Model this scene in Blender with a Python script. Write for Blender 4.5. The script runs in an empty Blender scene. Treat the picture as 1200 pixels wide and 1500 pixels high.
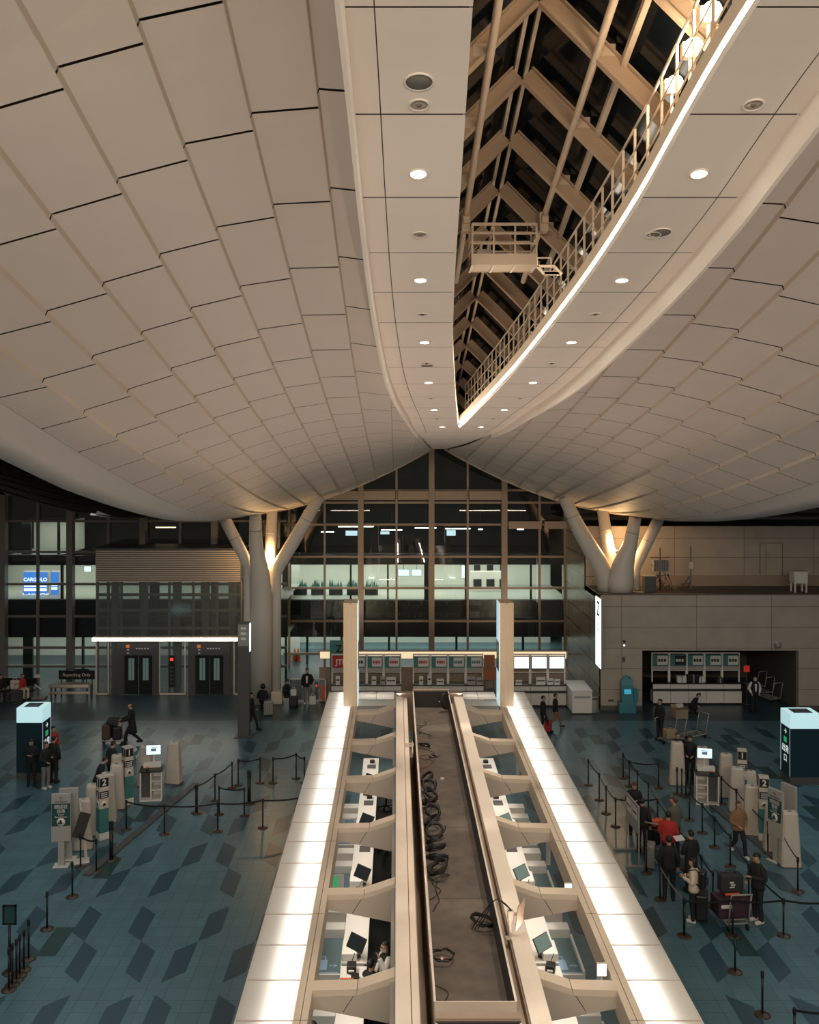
import bpy, bmesh, math, random
from mathutils import Vector, Matrix
R = math.radians
PI = math.pi
rnd = random.Random(7)
sc = bpy.context.scene
C = sc.collection

# ---------------------------------------------------------------- picture <-> place
FP, HC, VX, VY = 1405.0, 12.0, 581.3, 669.0      # focal length (px), eye height, vanishing point


def floor_at(px, py):
    y = FP * HC / (py - VY)
    return ((px - VX) / FP * y, y)


def xat(px, y):
    return (px - VX) / FP * y


def zat(py, y):
    return HC - (py - VY) / FP * y


ORD = ['first', 'second', 'third', 'fourth', 'fifth', 'sixth', 'seventh', 'eighth', 'ninth', 'tenth', 'eleventh', 'twelfth',
       'thirteenth', 'fourteenth', 'fifteenth', 'sixteenth', 'seventeenth', 'eighteenth', 'nineteenth', 'twentieth']


# ---------------------------------------------------------------- materials
def mat(name, col, rough=0.5, metal=0.0, emit=0.0, ecol=None, noise=0.0, nscale=4.0, bump=0.0, spec=None):
    m = bpy.data.materials.new(name)
    m.use_nodes = True
    nt = m.node_tree
    b = nt.nodes['Principled BSDF']
    c4 = (col[0], col[1], col[2], 1)
    b.inputs['Base Color'].default_value = c4
    b.inputs['Roughness'].default_value = rough
    b.inputs['Metallic'].default_value = metal
    if spec is not None:
        b.inputs['Specular IOR Level'].default_value = spec
    if emit:
        e = ecol or col
        b.inputs['Emission Color'].default_value = (e[0], e[1], e[2], 1)
        b.inputs['Emission Strength'].default_value = emit
    if noise or bump:
        tc = nt.nodes.new('ShaderNodeTexCoord')
        n = nt.nodes.new('ShaderNodeTexNoise')
        n.inputs['Scale'].default_value = nscale
        n.inputs['Detail'].default_value = 4
        nt.links.new(tc.outputs['Object'], n.inputs['Vector'])
        if noise:
            mx = nt.nodes.new('ShaderNodeMix')
            mx.data_type = 'RGBA'
            mx.inputs[6].default_value = tuple(max(0, v * (1 - noise)) for v in col) + (1,)
            mx.inputs[7].default_value = tuple(min(1, v * (1 + noise)) for v in col) + (1,)
            nt.links.new(n.outputs['Fac'], mx.inputs[0])
            nt.links.new(mx.outputs[2], b.inputs['Base Color'])
        if bump:
            bp = nt.nodes.new('ShaderNodeBump')
            bp.inputs['Strength'].default_value = bump
            nt.links.new(n.outputs['Fac'], bp.inputs['Height'])
            nt.links.new(bp.outputs['Normal'], b.inputs['Normal'])
    return m


def glass_mat(name, tint=(0.8, 0.86, 0.86), gloss=0.12, rough=0.02, frost=0.0):
    m = bpy.data.materials.new(name)
    m.use_nodes = True
    nt = m.node_tree
    for n in list(nt.nodes):
        nt.nodes.remove(n)
    out = nt.nodes.new('ShaderNodeOutputMaterial')
    t = nt.nodes.new('ShaderNodeBsdfTransparent')
    t.inputs['Color'].default_value = tint + (1,)
    g = nt.nodes.new('ShaderNodeBsdfGlossy')
    g.inputs['Roughness'].default_value = rough
    mx = nt.nodes.new('ShaderNodeMixShader')
    mx.inputs[0].default_value = gloss
    nt.links.new(t.outputs[0], mx.inputs[1])
    nt.links.new(g.outputs[0], mx.inputs[2])
    last = mx
    if frost:
        d = nt.nodes.new('ShaderNodeBsdfDiffuse')
        d.inputs['Color'].default_value = (0.5, 0.53, 0.52, 1)
        m2 = nt.nodes.new('ShaderNodeMixShader')
        m2.inputs[0].default_value = frost
        nt.links.new(mx.outputs[0], m2.inputs[1])
        nt.links.new(d.outputs[0], m2.inputs[2])
        last = m2
    nt.links.new(last.outputs[0], out.inputs['Surface'])
    return m


def translucent_mat(name, col):
    m = bpy.data.materials.new(name)
    m.use_nodes = True
    nt = m.node_tree
    for n in list(nt.nodes):
        nt.nodes.remove(n)
    out = nt.nodes.new('ShaderNodeOutputMaterial')
    t = nt.nodes.new('ShaderNodeBsdfTranslucent')
    t.inputs['Color'].default_value = col + (1,)
    d = nt.nodes.new('ShaderNodeBsdfDiffuse')
    d.inputs['Color'].default_value = (0.6, 0.58, 0.55, 1)
    mx = nt.nodes.new('ShaderNodeMixShader')
    mx.inputs[0].default_value = 0.35
    nt.links.new(t.outputs[0], mx.inputs[1])
    nt.links.new(d.outputs[0], mx.inputs[2])
    nt.links.new(mx.outputs[0], out.inputs['Surface'])
    return m


def tile_mat(name, col, joint, w, h, mortar=0.006, rough=0.35, noise=0.12, axes='XY', offset=0.0):
    """square-jointed slabs or panels; the joints follow object coordinates in metres"""
    m = bpy.data.materials.new(name)
    m.use_nodes = True
    nt = m.node_tree
    b = nt.nodes['Principled BSDF']
    b.inputs['Roughness'].default_value = rough
    tc = nt.nodes.new('ShaderNodeTexCoord')
    mp = nt.nodes.new('ShaderNodeMapping')
    if axes == 'XZ':
        mp.inputs['Rotation'].default_value = (R(90), 0, 0)
    br = nt.nodes.new('ShaderNodeTexBrick')
    br.offset = offset
    br.inputs['Color1'].default_value = tuple(v * (1 - noise) for v in col) + (1,)
    br.inputs['Color2'].default_value = tuple(v * (1 + noise) for v in col) + (1,)
    br.inputs['Mortar'].default_value = joint + (1,)
    br.inputs['Scale'].default_value = 1.0
    br.inputs['Brick Width'].default_value = w
    br.inputs['Row Height'].default_value = h
    br.inputs['Mortar Size'].default_value = mortar
    if axes == 'YZ':
        sp = nt.nodes.new('ShaderNodeSeparateXYZ')
        cb = nt.nodes.new('ShaderNodeCombineXYZ')
        nt.links.new(tc.outputs['Object'], sp.inputs[0])
        nt.links.new(sp.outputs[1], cb.inputs[0])
        nt.links.new(sp.outputs[2], cb.inputs[1])
        nt.links.new(cb.outputs[0], br.inputs['Vector'])
    elif axes == 'XZ':
        sp = nt.nodes.new('ShaderNodeSeparateXYZ')
        cb = nt.nodes.new('ShaderNodeCombineXYZ')
        nt.links.new(tc.outputs['Object'], sp.inputs[0])
        nt.links.new(sp.outputs[0], cb.inputs[0])
        nt.links.new(sp.outputs[2], cb.inputs[1])
        nt.links.new(cb.outputs[0], br.inputs['Vector'])
    else:
        nt.links.new(tc.outputs['Object'], br.inputs['Vector'])
    n = nt.nodes.new('ShaderNodeTexNoise')
    n.inputs['Scale'].default_value = 1.3
    n.inputs['Detail'].default_value = 5
    nt.links.new(tc.outputs['Object'], n.inputs['Vector'])
    mx = nt.nodes.new('ShaderNodeMix')
    mx.data_type = 'RGBA'
    mx.blend_type = 'MULTIPLY'
    mx.inputs[0].default_value = 0.35
    nt.links.new(br.outputs['Color'], mx.inputs[6])
    nt.links.new(n.outputs['Fac'], mx.inputs[7])
    nt.links.new(mx.outputs[2], b.inputs['Base Color'])
    return m


M = {}
M['floor'] = tile_mat('floor_tile', (0.115, 0.235, 0.285), (0.055, 0.12, 0.15), 0.4704, 0.4704, 0.007, rough=0.32, noise=0.07)
M['floor_dark'] = mat('floor_inlay_navy', (0.028, 0.075, 0.105), 0.32, noise=0.12, nscale=2)
M['floor_green'] = mat('floor_inlay_green', (0.02, 0.062, 0.062), 0.35, noise=0.12, nscale=2)
M['floor_band'] = tile_mat('floor_band', (0.045, 0.085, 0.11), (0.025, 0.05, 0.07), 0.4704, 0.4704, 0.007, rough=0.32, noise=0.05)
M['ceil'] = mat('ceiling_panel', (0.68, 0.61, 0.555), 0.55, noise=0.05, nscale=1.2)
M['ceil_back'] = mat('ceiling_gap', (0.10, 0.085, 0.07), 0.8)
M['ceil_step'] = mat('ceiling_step', (0.58, 0.5, 0.41), 0.6)
M['soffit'] = mat('soffit_panel', (0.87, 0.79, 0.71), 0.5, noise=0.03, nscale=2)
M['soffit_gap'] = mat('soffit_joint', (0.12, 0.1, 0.085), 0.8)
M['rim_pale'] = mat('ceiling_rim_panel', (0.74, 0.69, 0.63), 0.5)
M['lip'] = mat('soffit_lip', (0.9, 0.83, 0.75), 0.5)
M['steel_tan'] = mat('painted_steel_tan', (0.55, 0.40, 0.27), 0.55, noise=0.08, nscale=3)
M['steel_cream'] = mat('painted_steel_cream', (0.72, 0.58, 0.43), 0.5)
M['night_glass'] = mat('night_glass', (0.006, 0.009, 0.011), 0.12)
M['shaft'] = mat('shaft_wall', (0.16, 0.12, 0.09), 0.8)
M['led'] = mat('led_strip', (1, 0.93, 0.82), 0.5, emit=14.0, ecol=(1, 0.9, 0.76))
M['lamp_on'] = mat('lamp_lens_on', (1, 1, 1), 0.4, emit=30.0, ecol=(1, 0.93, 0.82))
M['lamp_flood'] = mat('flood_lens_on', (1, 1, 1), 0.4, emit=90.0, ecol=(1, 0.8, 0.55))
M['lamp_off'] = mat('lamp_lens_dim', (0.5, 0.46, 0.4), 0.3, metal=0.3)
M['grille'] = mat('speaker_grille', (0.16, 0.15, 0.14), 0.7)
M['white'] = mat('white_laminate', (0.8, 0.77, 0.72), 0.4)
M['white_metal'] = mat('white_metal', (0.78, 0.75, 0.7), 0.4)
M['beige'] = mat('beige_metal', (0.8, 0.69, 0.56), 0.5, noise=0.04, nscale=3)
M['beige_dk'] = mat('beige_bracket', (0.62, 0.54, 0.46), 0.55, noise=0.03, nscale=3)
M['beam'] = mat('cream_beam', (0.86, 0.78, 0.69), 0.55, noise=0.05, nscale=5)
M['grey'] = mat('grey_metal', (0.32, 0.31, 0.30), 0.5)
M['greydk'] = mat('dark_grey_metal', (0.09, 0.09, 0.092), 0.45)
M['black'] = mat('black_plastic', (0.012, 0.012, 0.013), 0.4)
M['black_metal'] = mat('black_metal', (0.02, 0.02, 0.022), 0.35, metal=0.4)
M['bronze'] = mat('bronze_base', (0.11, 0.075, 0.055), 0.3, metal=0.6)
M['cable'] = mat('cable_black', (0.012, 0.012, 0.014), 0.5)
M['cable_grey'] = mat('cable_grey', (0.2, 0.2, 0.2), 0.5)
M['tag_pink'] = mat('cable_tag', (0.75, 0.48, 0.46), 0.6)
M['trough'] = mat('trough_floor', (0.125, 0.105, 0.092), 0.85, noise=0.5, nscale=3.0)
M['trough_side'] = mat('trough_side', (0.035, 0.033, 0.033), 0.7)
M['rim'] = mat('trough_rim', (0.72, 0.66, 0.58), 0.5)
M['brown'] = mat('brown_panel', (0.36, 0.28, 0.22), 0.65, noise=0.1, nscale=4)
M['panel'] = translucent_mat('backlit_acrylic', (0.95, 0.93, 0.9))
M['box_in'] = mat('lightbox_inside', (0.8, 0.78, 0.74), 0.7)
M['teal'] = mat('teal_panel', (0.05, 0.17, 0.17), 0.4)
M['belt'] = mat('belt_teal', (0.12, 0.19, 0.21), 0.45, noise=0.08, nscale=5)
M['pict_blue'] = mat('pictogram_blue', (0.32, 0.48, 0.68), 0.5)
M['screen_dark'] = mat('screen_dark', (0.015, 0.02, 0.022), 0.12)
M['screen_teal'] = mat('screen_dim', (0.1, 0.14, 0.13), 0.2, emit=0.12, ecol=(0.4, 0.6, 0.55))
M['screen_teal2'] = mat('screen_cyan', (0.05, 0.4, 0.6), 0.2, emit=0.5, ecol=(0.06, 0.5, 0.75))
M['screen_lit'] = mat('screen_lit', (0.8, 0.95, 1), 0.3, emit=1.1, ecol=(0.62, 0.88, 1.0))
M['screen_white'] = mat('screen_white', (0.9, 0.98, 1), 0.3, emit=1.9, ecol=(0.85, 0.97, 1.0))
M['totem_top'] = mat('lit_totem_top', (0.6, 0.85, 0.85), 0.3, emit=0.62, ecol=(0.58, 0.9, 0.95))
M['totem_body'] = mat('totem_navy', (0.012, 0.035, 0.05), 0.3)
M['wall'] = tile_mat('wall_panel', (0.56, 0.49, 0.42), (0.17, 0.145, 0.12), 3.55, 0.98, 0.012, rough=0.5, noise=0.03, axes='XZ')
M['wall_side'] = tile_mat('wall_panel_side', (0.5, 0.42, 0.34), (0.10, 0.085, 0.07), 6.0, 0.98, 0.03, rough=0.22, noise=0.03, axes='YZ')
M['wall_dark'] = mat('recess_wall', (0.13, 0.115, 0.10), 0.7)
M['skirt'] = mat('skirting', (0.12, 0.1, 0.085), 0.6)
M['mull'] = mat('mullion_bronze', (0.30, 0.22, 0.165), 0.45)
M['mull_grey'] = mat('mullion_grey', (0.2, 0.19, 0.175), 0.45)
M['spandrel'] = mat('spandrel_black', (0.006, 0.007, 0.008), 0.35)
M['glass'] = glass_mat('facade_glass', (0.80, 0.86, 0.84), 0.10, 0.01)
M['glass_lift'] = glass_mat('lift_glass', (0.5, 0.56, 0.56), 0.10, 0.08, 0.16)
M['room'] = mat('far_room_wall', (0.72, 0.74, 0.68), 0.7, noise=0.08, nscale=0.8)
M['room_floor'] = mat('far_room_floor', (0.42, 0.45, 0.4), 0.5)
M['room_dark'] = mat('far_room_dark', (0.02, 0.024, 0.024), 0.7)
M['reflection_glow'] = mat('far_reflection', (1, 1, 0.95), 0.5, emit=9.0, ecol=(0.95, 1.0, 0.9))  # self-lit colour imitating light lines reflected in the glass
M['tube_warm'] = mat('cove_warm', (1, 0.75, 0.45), 0.5, emit=6.0, ecol=(1, 0.72, 0.42))
M['tube_warm_soft'] = mat('cove_warm_soft', (1, 0.8, 0.55), 0.5, emit=0.75, ecol=(1, 0.78, 0.5))
M['red_sign'] = mat('red_sign', (0.5, 0.03, 0.02), 0.4, emit=0.2, ecol=(1, 0.05, 0.03))
M['poster_brown'] = mat('poster_brown', (0.4, 0.12, 0.05), 0.6)
M['advert'] = mat('advert_blue', (0.05, 0.2, 0.7), 0.3, emit=0.75, ecol=(0.07, 0.27, 0.85))
M['advert_txt'] = mat('advert_white', (1, 1, 1), 0.3, emit=1.3, ecol=(0.8, 0.92, 1))
M['orange_txt'] = mat('orange_mark', (0.7, 0.2, 0.04), 0.5, emit=0.25, ecol=(0.9, 0.25, 0.05))
M['red_lit'] = mat('red_display', (0.8, 0.03, 0.02), 0.4, emit=1.2, ecol=(1, 0.05, 0.03))
M['red'] = mat('red_print', (0.5, 0.02, 0.025), 0.5)
M['orange'] = mat('orange_plastic', (0.75, 0.13, 0.03), 0.5)
M['txt_black'] = mat('print_black', (0.01, 0.01, 0.01), 0.5)
M['txt_white'] = mat('print_white', (0.75, 0.75, 0.72), 0.5)
M['txt_glow'] = mat('print_glow', (0.9, 1, 1), 0.5, emit=0.7, ecol=(0.85, 1, 1))
M['txt_green'] = mat('print_green', (0.05, 0.5, 0.2), 0.5, emit=0.3, ecol=(0.05, 0.7, 0.25))
M['paper'] = mat('paper', (0.75, 0.73, 0.7), 0.7)
M['cardboard'] = mat('cardboard', (0.36, 0.27, 0.19), 0.8)
M['kiosk'] = mat('kiosk_shell', (0.62, 0.55, 0.47), 0.45, noise=0.03, nscale=4)
M['kiosk_grey'] = mat('sign_grey', (0.40, 0.39, 0.37), 0.5)
M['sign_teal'] = mat('sign_teal', (0.06, 0.22, 0.21), 0.45)
M['sign_green_dk'] = mat('sign_dark_green', (0.02, 0.075, 0.07), 0.45)
M['kiosk_teal'] = mat('kiosk_teal', (0.06, 0.24, 0.30), 0.4)
M['pylon_tan'] = mat('pylon_cladding', (0.78, 0.62, 0.42), 0.5, noise=0.03, nscale=2)
M['pylon_lit'] = mat('pylon_lightbox', (0.6, 0.8, 0.85), 0.3, emit=0.55, ecol=(0.62, 0.85, 0.95))
M['sign_lit'] = mat('lightbox_white', (0.9, 1, 1), 0.3, emit=1.6, ecol=(0.80, 0.95, 1.0))
M['col_white'] = mat('column_white', (0.72, 0.68, 0.62), 0.45)
M['louver'] = mat('louver_slat', (0.66, 0.57, 0.49), 0.4)
M['skin'] = mat('skin', (0.5, 0.29, 0.19), 0.55)
M['lip_tone'] = mat('lip_tone', (0.3, 0.12, 0.09), 0.5)
M['hair'] = mat('hair_black', (0.012, 0.01, 0.009), 0.5)
M['hair_brown'] = mat('hair_brown', (0.09, 0.045, 0.022), 0.5)
M['cloth_black'] = mat('cloth_black', (0.013, 0.013, 0.015), 0.8)
M['cloth_char'] = mat('cloth_charcoal', (0.035, 0.035, 0.038), 0.85)
M['cloth_grey'] = mat('cloth_grey', (0.2, 0.19, 0.18), 0.85)
M['cloth_navy'] = mat('cloth_navy', (0.015, 0.02, 0.032), 0.85)
M['cloth_cream'] = mat('cloth_cream', (0.72, 0.62, 0.5), 0.9)
M['cloth_tan'] = mat('cloth_tan', (0.26, 0.15, 0.075), 0.85)
M['cloth_red'] = mat('cloth_red', (0.45, 0.03, 0.025), 0.8)
M['cloth_olive'] = mat('cloth_olive', (0.12, 0.115, 0.09), 0.85)
M['cloth_white'] = mat('cloth_white', (0.75, 0.72, 0.68), 0.8)
M['shoe_white'] = mat('shoe_white', (0.7, 0.66, 0.62), 0.6)
M['bag_maroon'] = mat('bag_maroon', (0.05, 0.022, 0.035), 0.6)
M['case_grey'] = mat('case_grey', (0.3, 0.3, 0.29), 0.4)
M['case_brown'] = mat('case_brown', (0.1, 0.055, 0.035), 0.6)
M['chair_navy'] = mat('chair_navy', (0.012, 0.018, 0.03), 0.6)
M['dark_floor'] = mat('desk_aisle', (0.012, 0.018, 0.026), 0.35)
M['cable_orange'] = mat('cable_orange', (0.4, 0.1, 0.03), 0.5)


# ---------------------------------------------------------------- mesh builder
class MB:
    def __init__(s):
        s.v, s.f, s.m, s.sm = [], [], [], []

    def add(s, vs, fs, mi=0, smooth=False):
        b = len(s.v)
        s.v += [tuple(v) for v in vs]
        for f in fs:
            s.f.append(tuple(b + i for i in f))
            s.m.append(mi)
            s.sm.append(smooth)
        return s

    def box(s, x0, x1, y0, y1, z0, z1, mi=0, bev=0.0):
        if bev:
            bev = min(bev, (x1 - x0) / 2.01, (y1 - y0) / 2.01, (z1 - z0) / 2.01)
            bm = bmesh.new()
            bmesh.ops.create_cube(bm, size=1)
            for v in bm.verts:
                v.co = Vector((x0 if v.co.x < 0 else x1, y0 if v.co.y < 0 else y1, z0 if v.co.z < 0 else z1))
            bmesh.ops.bevel(bm, geom=bm.edges[:], offset=bev, segments=2, affect='EDGES', profile=0.5)
            bm.verts.index_update()
            s.add([v.co.copy() for v in bm.verts], [[v.index for v in f.verts] for f in bm.faces], mi)
            bm.free()
            return s
        vs = [(x0, y0, z0), (x1, y0, z0), (x1, y1, z0), (x0, y1, z0), (x0, y0, z1), (x1, y0, z1), (x1, y1, z1), (x0, y1, z1)]
        return s.add(vs, [(0, 3, 2, 1), (4, 5, 6, 7), (0, 1, 5, 4), (1, 2, 6, 5), (2, 3, 7, 6), (3, 0, 4, 7)], mi)

    def bar(s, a, b, w, h, mi=0, up=(0, 0, 1)):
        """rectangular bar from a to b, w across, h along up"""
        a, b = Vector(a), Vector(b)
        d = (b - a).normalized()
        u = Vector(up)
        if abs(d.dot(u)) > 0.98:
            u = Vector((0, 1, 0))
        x = d.cross(u).normalized()
        z = x.cross(d).normalized()
        vs = []
        for p in (a, b):
            for sx, sz in ((-1, -1), (1, -1), (1, 1), (-1, 1)):
                vs.append(p + x * sx * w / 2 + z * sz * h / 2)
        return s.add(vs, [(0, 1, 2, 3), (7, 6, 5, 4), (0, 4, 5, 1), (1, 5, 6, 2), (2, 6, 7, 3), (3, 7, 4, 0)], mi)

    def tube(s, pts, r, n=8, mi=0, cap=True, closed=False):
        pts = [Vector(p) for p in pts]
        rr = r if isinstance(r, (list, tuple)) else [r] * len(pts)
        vs, fs = [], []
        prev = None
        N = len(pts)
        for i, p in enumerate(pts):
            if closed:
                d = pts[(i + 1) % N] - pts[i - 1]
            else:
                d = pts[min(i + 1, N - 1)] - pts[max(i - 1, 0)]
            d.normalize()
            if prev is None:
                u = Vector((0, 0, 1)) if abs(d.z) < 0.9 else Vector((1, 0, 0))
                x = d.cross(u).normalized()
            else:
                x = (prev - d * prev.dot(d)).normalized()
            prev = x
            y = d.cross(x)
            for k in range(n):
                a = 2 * PI * k / n
                vs.append(p + (x * math.cos(a) + y * math.sin(a)) * rr[i])
        for i in range(N if closed else N - 1):
            j = (i + 1) % N
            for k in range(n):
                k2 = (k + 1) % n
                fs.append((i * n + k, i * n + k2, j * n + k2, j * n + k))
        s.add(vs, fs, mi, True)
        if cap and not closed:
            b = len(s.v) - len(vs)
            s.f.append(tuple(b + k for k in range(n))[::-1]); s.m.append(mi); s.sm.append(False)
            s.f.append(tuple(b + (N - 1) * n + k for k in range(n))); s.m.append(mi); s.sm.append(False)
        return s

    def lathe(s, prof, n=20, cx=0, cy=0, mi=0, smooth=True):
        vs, fs = [], []
        for r, z in prof:
            for k in range(n):
                a = 2 * PI * k / n
                vs.append((cx + r * math.cos(a), cy + r * math.sin(a), z))
        for i in range(len(prof) - 1):
            for k in range(n):
                k2 = (k + 1) % n
                fs.append((i * n + k, i * n + k2, (i + 1) * n + k2, (i + 1) * n + k))
        s.add(vs, fs, mi, smooth)
        b = len(s.v) - len(vs)
        s.f.append(tuple(b + k for k in range(n))[::-1]); s.m.append(mi); s.sm.append(False)
        s.f.append(tuple(b + (len(prof) - 1) * n + k for k in range(n))); s.m.append(mi); s.sm.append(False)
        return s

    def prism(s, poly, axis, a, b, mi=0):
        """polygon (2D) extruded along axis from a to b. axis 'x': poly=(y,z); 'y': poly=(x,z); 'z': poly=(x,y)"""
        n = len(poly)

        def P(p, t):
            return {'x': (t, p[0], p[1]), 'y': (p[0], t, p[1]), 'z': (p[0], p[1], t)}[axis]
        vs = [P(p, a) for p in poly] + [P(p, b) for p in poly]
        fs = [tuple(range(n))[::-1], tuple(range(n, 2 * n))] + [(i, (i + 1) % n, n + (i + 1) % n, n + i) for i in range(n)]
        return s.add(vs, fs, mi)

    def loft(s, rings, mi=0, smooth=True, cap=True):
        n = len(rings[0])
        vs = [p for r in rings for p in r]
        fs = []
        for i in range(len(rings) - 1):
            for k in range(n):
                k2 = (k + 1) % n
                fs.append((i * n + k, i * n + k2, (i + 1) * n + k2, (i + 1) * n + k))
        s.add(vs, fs, mi, smooth)
        if cap:
            b = len(s.v) - len(vs)
            s.f.append(tuple(b + k for k in range(n))[::-1]); s.m.append(mi); s.sm.append(False)
            s.f.append(tuple(b + (len(rings) - 1) * n + k for k in range(n))); s.m.append(mi); s.sm.append(False)
        return s

    def mesh(s, name, mats, fix=True):
        me = bpy.data.meshes.new(name)
        me.from_pydata(s.v, [], s.f)
        for m in (mats if isinstance(mats, (list, tuple)) else [mats]):
            me.materials.append(M[m] if isinstance(m, str) else m)
        me.polygons.foreach_set('material_index', s.m)
        me.polygons.foreach_set('use_smooth', s.sm)
        me.update()
        if fix:
            bm = bmesh.new()
            bm.from_mesh(me)
            bmesh.ops.recalc_face_normals(bm, faces=bm.faces[:])
            bm.to_mesh(me)
            bm.free()
        return me

    def obj(s, name, mats, parent=None, loc=None, rotz=0, label=None):
        o = bpy.data.objects.new(name, s.mesh(name, mats))
        C.objects.link(o)
        if parent:
            o.parent = parent
        if loc:
            o.location = loc
        if rotz:
            o.rotation_euler = (0, 0, rotz)
        if label:
            o['label'] = label
        return o


def tag(o, label, cat, group=None):
    o['label'] = label
    o['category'] = cat
    if group:
        o['group'] = group
    return o


def thing(name, label, cat, loc=(0, 0, 0), rotz=0, group=None):
    o = bpy.data.objects.new(name, None)
    C.objects.link(o)
    o.location = loc
    o.rotation_euler = (0, 0, rotz)
    return tag(o, label, cat, group)


def struct(o):
    o['kind'] = 'structure'
    return o


def shell(name, loc=(0, 0, 0)):
    o = bpy.data.objects.new(name, None)
    C.objects.link(o)
    o.location = loc
    return struct(o)


def dup(root, loc, rotz=0, label=None, group=None):
    r = root.copy()
    C.objects.link(r)
    r.location = loc
    r.rotation_euler = (0, 0, rotz)
    if label:
        r['label'] = label
    if group:
        r['group'] = group
    for ch in root.children:
        c = ch.copy()
        C.objects.link(c)
        c.parent = r
        for g in ch.children:
            d = g.copy()
            C.objects.link(d)
            d.parent = c
    return r


def text(body, size, material, parent, loc, rot=(R(90), 0, 0), name='lettering', align='CENTER', bold=0.0, sx=1.0):
    cu = bpy.data.curves.new(name, 'FONT')
    cu.body = body
    cu.size = size
    cu.align_x = align
    cu.align_y = 'CENTER'
    cu.extrude = 0.002
    cu.offset = bold
    cu.resolution_u = 3
    cu.materials.append(M[material])
    tmp = bpy.data.objects.new('lettering_source', cu)
    C.objects.link(tmp)
    dg = bpy.context.evaluated_depsgraph_get()
    me = bpy.data.meshes.new_from_object(tmp.evaluated_get(dg))
    bpy.data.objects.remove(tmp)
    o = bpy.data.objects.new(name, me)
    C.objects.link(o)
    o.parent = parent
    o.location = loc
    o.rotation_euler = rot
    o.scale = (sx, 1, 1)
    return o


def area(name, loc, rot, sx, sy, power, col=(1, 1, 1), spread=PI):
    l = bpy.data.lights.new(name, 'AREA')
    l.shape = 'RECTANGLE'
    l.size, l.size_y = sx, sy
    l.energy = power
    l.color = col
    l.spread = spread
    o = bpy.data.objects.new(name, l)
    C.objects.link(o)
    o.location = loc
    o.rotation_euler = rot
    return o


def point(name, loc, power, col, r=0.1):
    l = bpy.data.lights.new(name, 'POINT')
    l.energy = power
    l.color = col
    l.shadow_soft_size = r
    o = bpy.data.objects.new(name, l)
    C.objects.link(o)
    o.location = loc
    return o


def spot(name, loc, target, power, col, angle=60, blend=0.6, r=0.08):
    l = bpy.data.lights.new(name, 'SPOT')
    l.energy = power
    l.color = col
    l.spot_size = R(angle)
    l.spot_blend = blend
    l.shadow_soft_size = r
    o = bpy.data.objects.new(name, l)
    C.objects.link(o)
    o.location = loc
    o.rotation_euler = (Vector(target) - Vector(loc)).to_track_quat('-Z', 'Y').to_euler()
    return o


def interp(T, x):
    if x <= T[0][0]:
        a, b = T[0], T[1]
    elif x >= T[-1][0]:
        a, b = T[-2], T[-1]
    else:
        for a, b in zip(T, T[1:]):
            if a[0] <= x <= b[0]:
                break
    return a[1] + (b[1] - a[1]) * (x - a[0]) / (b[0] - a[0])


# ---------------------------------------------------------------- camera
cam = bpy.data.cameras.new('camera')
cam.sensor_width = 36
cam.lens = FP / 1500 * 36
cam.shift_x = (600 - VX) / 1500
cam.shift_y = (VY - 750) / 1500
cam.clip_end = 300
co = bpy.data.objects.new('camera', cam)
C.objects.link(co)
co.location = (0, 0, HC)
co.rotation_euler = (R(90), 0, 0)
sc.camera = co
sc.view_settings.view_transform = 'Standard'
sc.view_settings.look = 'None'
sc.view_settings.gamma = 1
sc.view_settings.exposure = 0.0
sc.cycles.use_denoising = True
sc.cycles.max_bounces = 6
sc.cycles.transparent_max_bounces = 16
sc.cycles.sample_clamp_indirect = 4
w = bpy.data.worlds.new('night')
sc.world = w
w.use_nodes = True
w.node_tree.nodes['Background'].inputs[0].default_value = (0.55, 0.62, 0.75, 1)
w.node_tree.nodes['Background'].inputs[1].default_value = 0.02
def sweep(m, pts, rr, n=16, sub=6):
    P = [Vector(p) for p in pts]
    out, ro = [], []
    for i in range(len(P) - 1):
        p0, p1, p2, p3 = P[max(i - 1, 0)], P[i], P[i + 1], P[min(i + 2, len(P) - 1)]
        for k in range(sub):
            t = k / sub
            out.append(0.5 * ((2 * p1) + (p2 - p0) * t + (2 * p0 - 5 * p1 + 4 * p2 - p3) * t * t + (3 * p1 - p0 - 3 * p2 + p3) * t ** 3))
            ro.append(rr[i] + (rr[i + 1] - rr[i]) * t)
    out.append(P[-1]); ro.append(rr[-1])
    m.tube(out, ro, n)


# ================================================================ people
def skin_obj(name, verts, edges, radii, material, parent, sub=1):
    me = bpy.data.meshes.new(name)
    me.from_pydata([tuple(v) for v in verts], edges, [])
    o = bpy.data.objects.new(name, me)
    C.objects.link(o)
    mod = o.modifiers.new('skin', 'SKIN')
    mod.use_smooth_shade = True
    sv = me.skin_vertices[0].data
    for i, r in enumerate(radii):
        sv[i].radius = r if isinstance(r, tuple) else (r, r)
    sv[0].use_root = True
    if sub:
        sd = o.modifiers.new('sub', 'SUBSURF')
        sd.levels = sub
        sd.render_levels = sub
    bpy.context.view_layer.update()
    dg = bpy.context.evaluated_depsgraph_get()
    m2 = bpy.data.meshes.new_from_object(o.evaluated_get(dg))
    m2.name = name
    o.modifiers.clear()
    o.data = m2
    bpy.data.meshes.remove(me)
    m2.materials.clear()
    m2.materials.append(M[material])
    m2.polygons.foreach_set('use_smooth', [True] * len(m2.polygons))
    o.parent = parent
    return o


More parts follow.
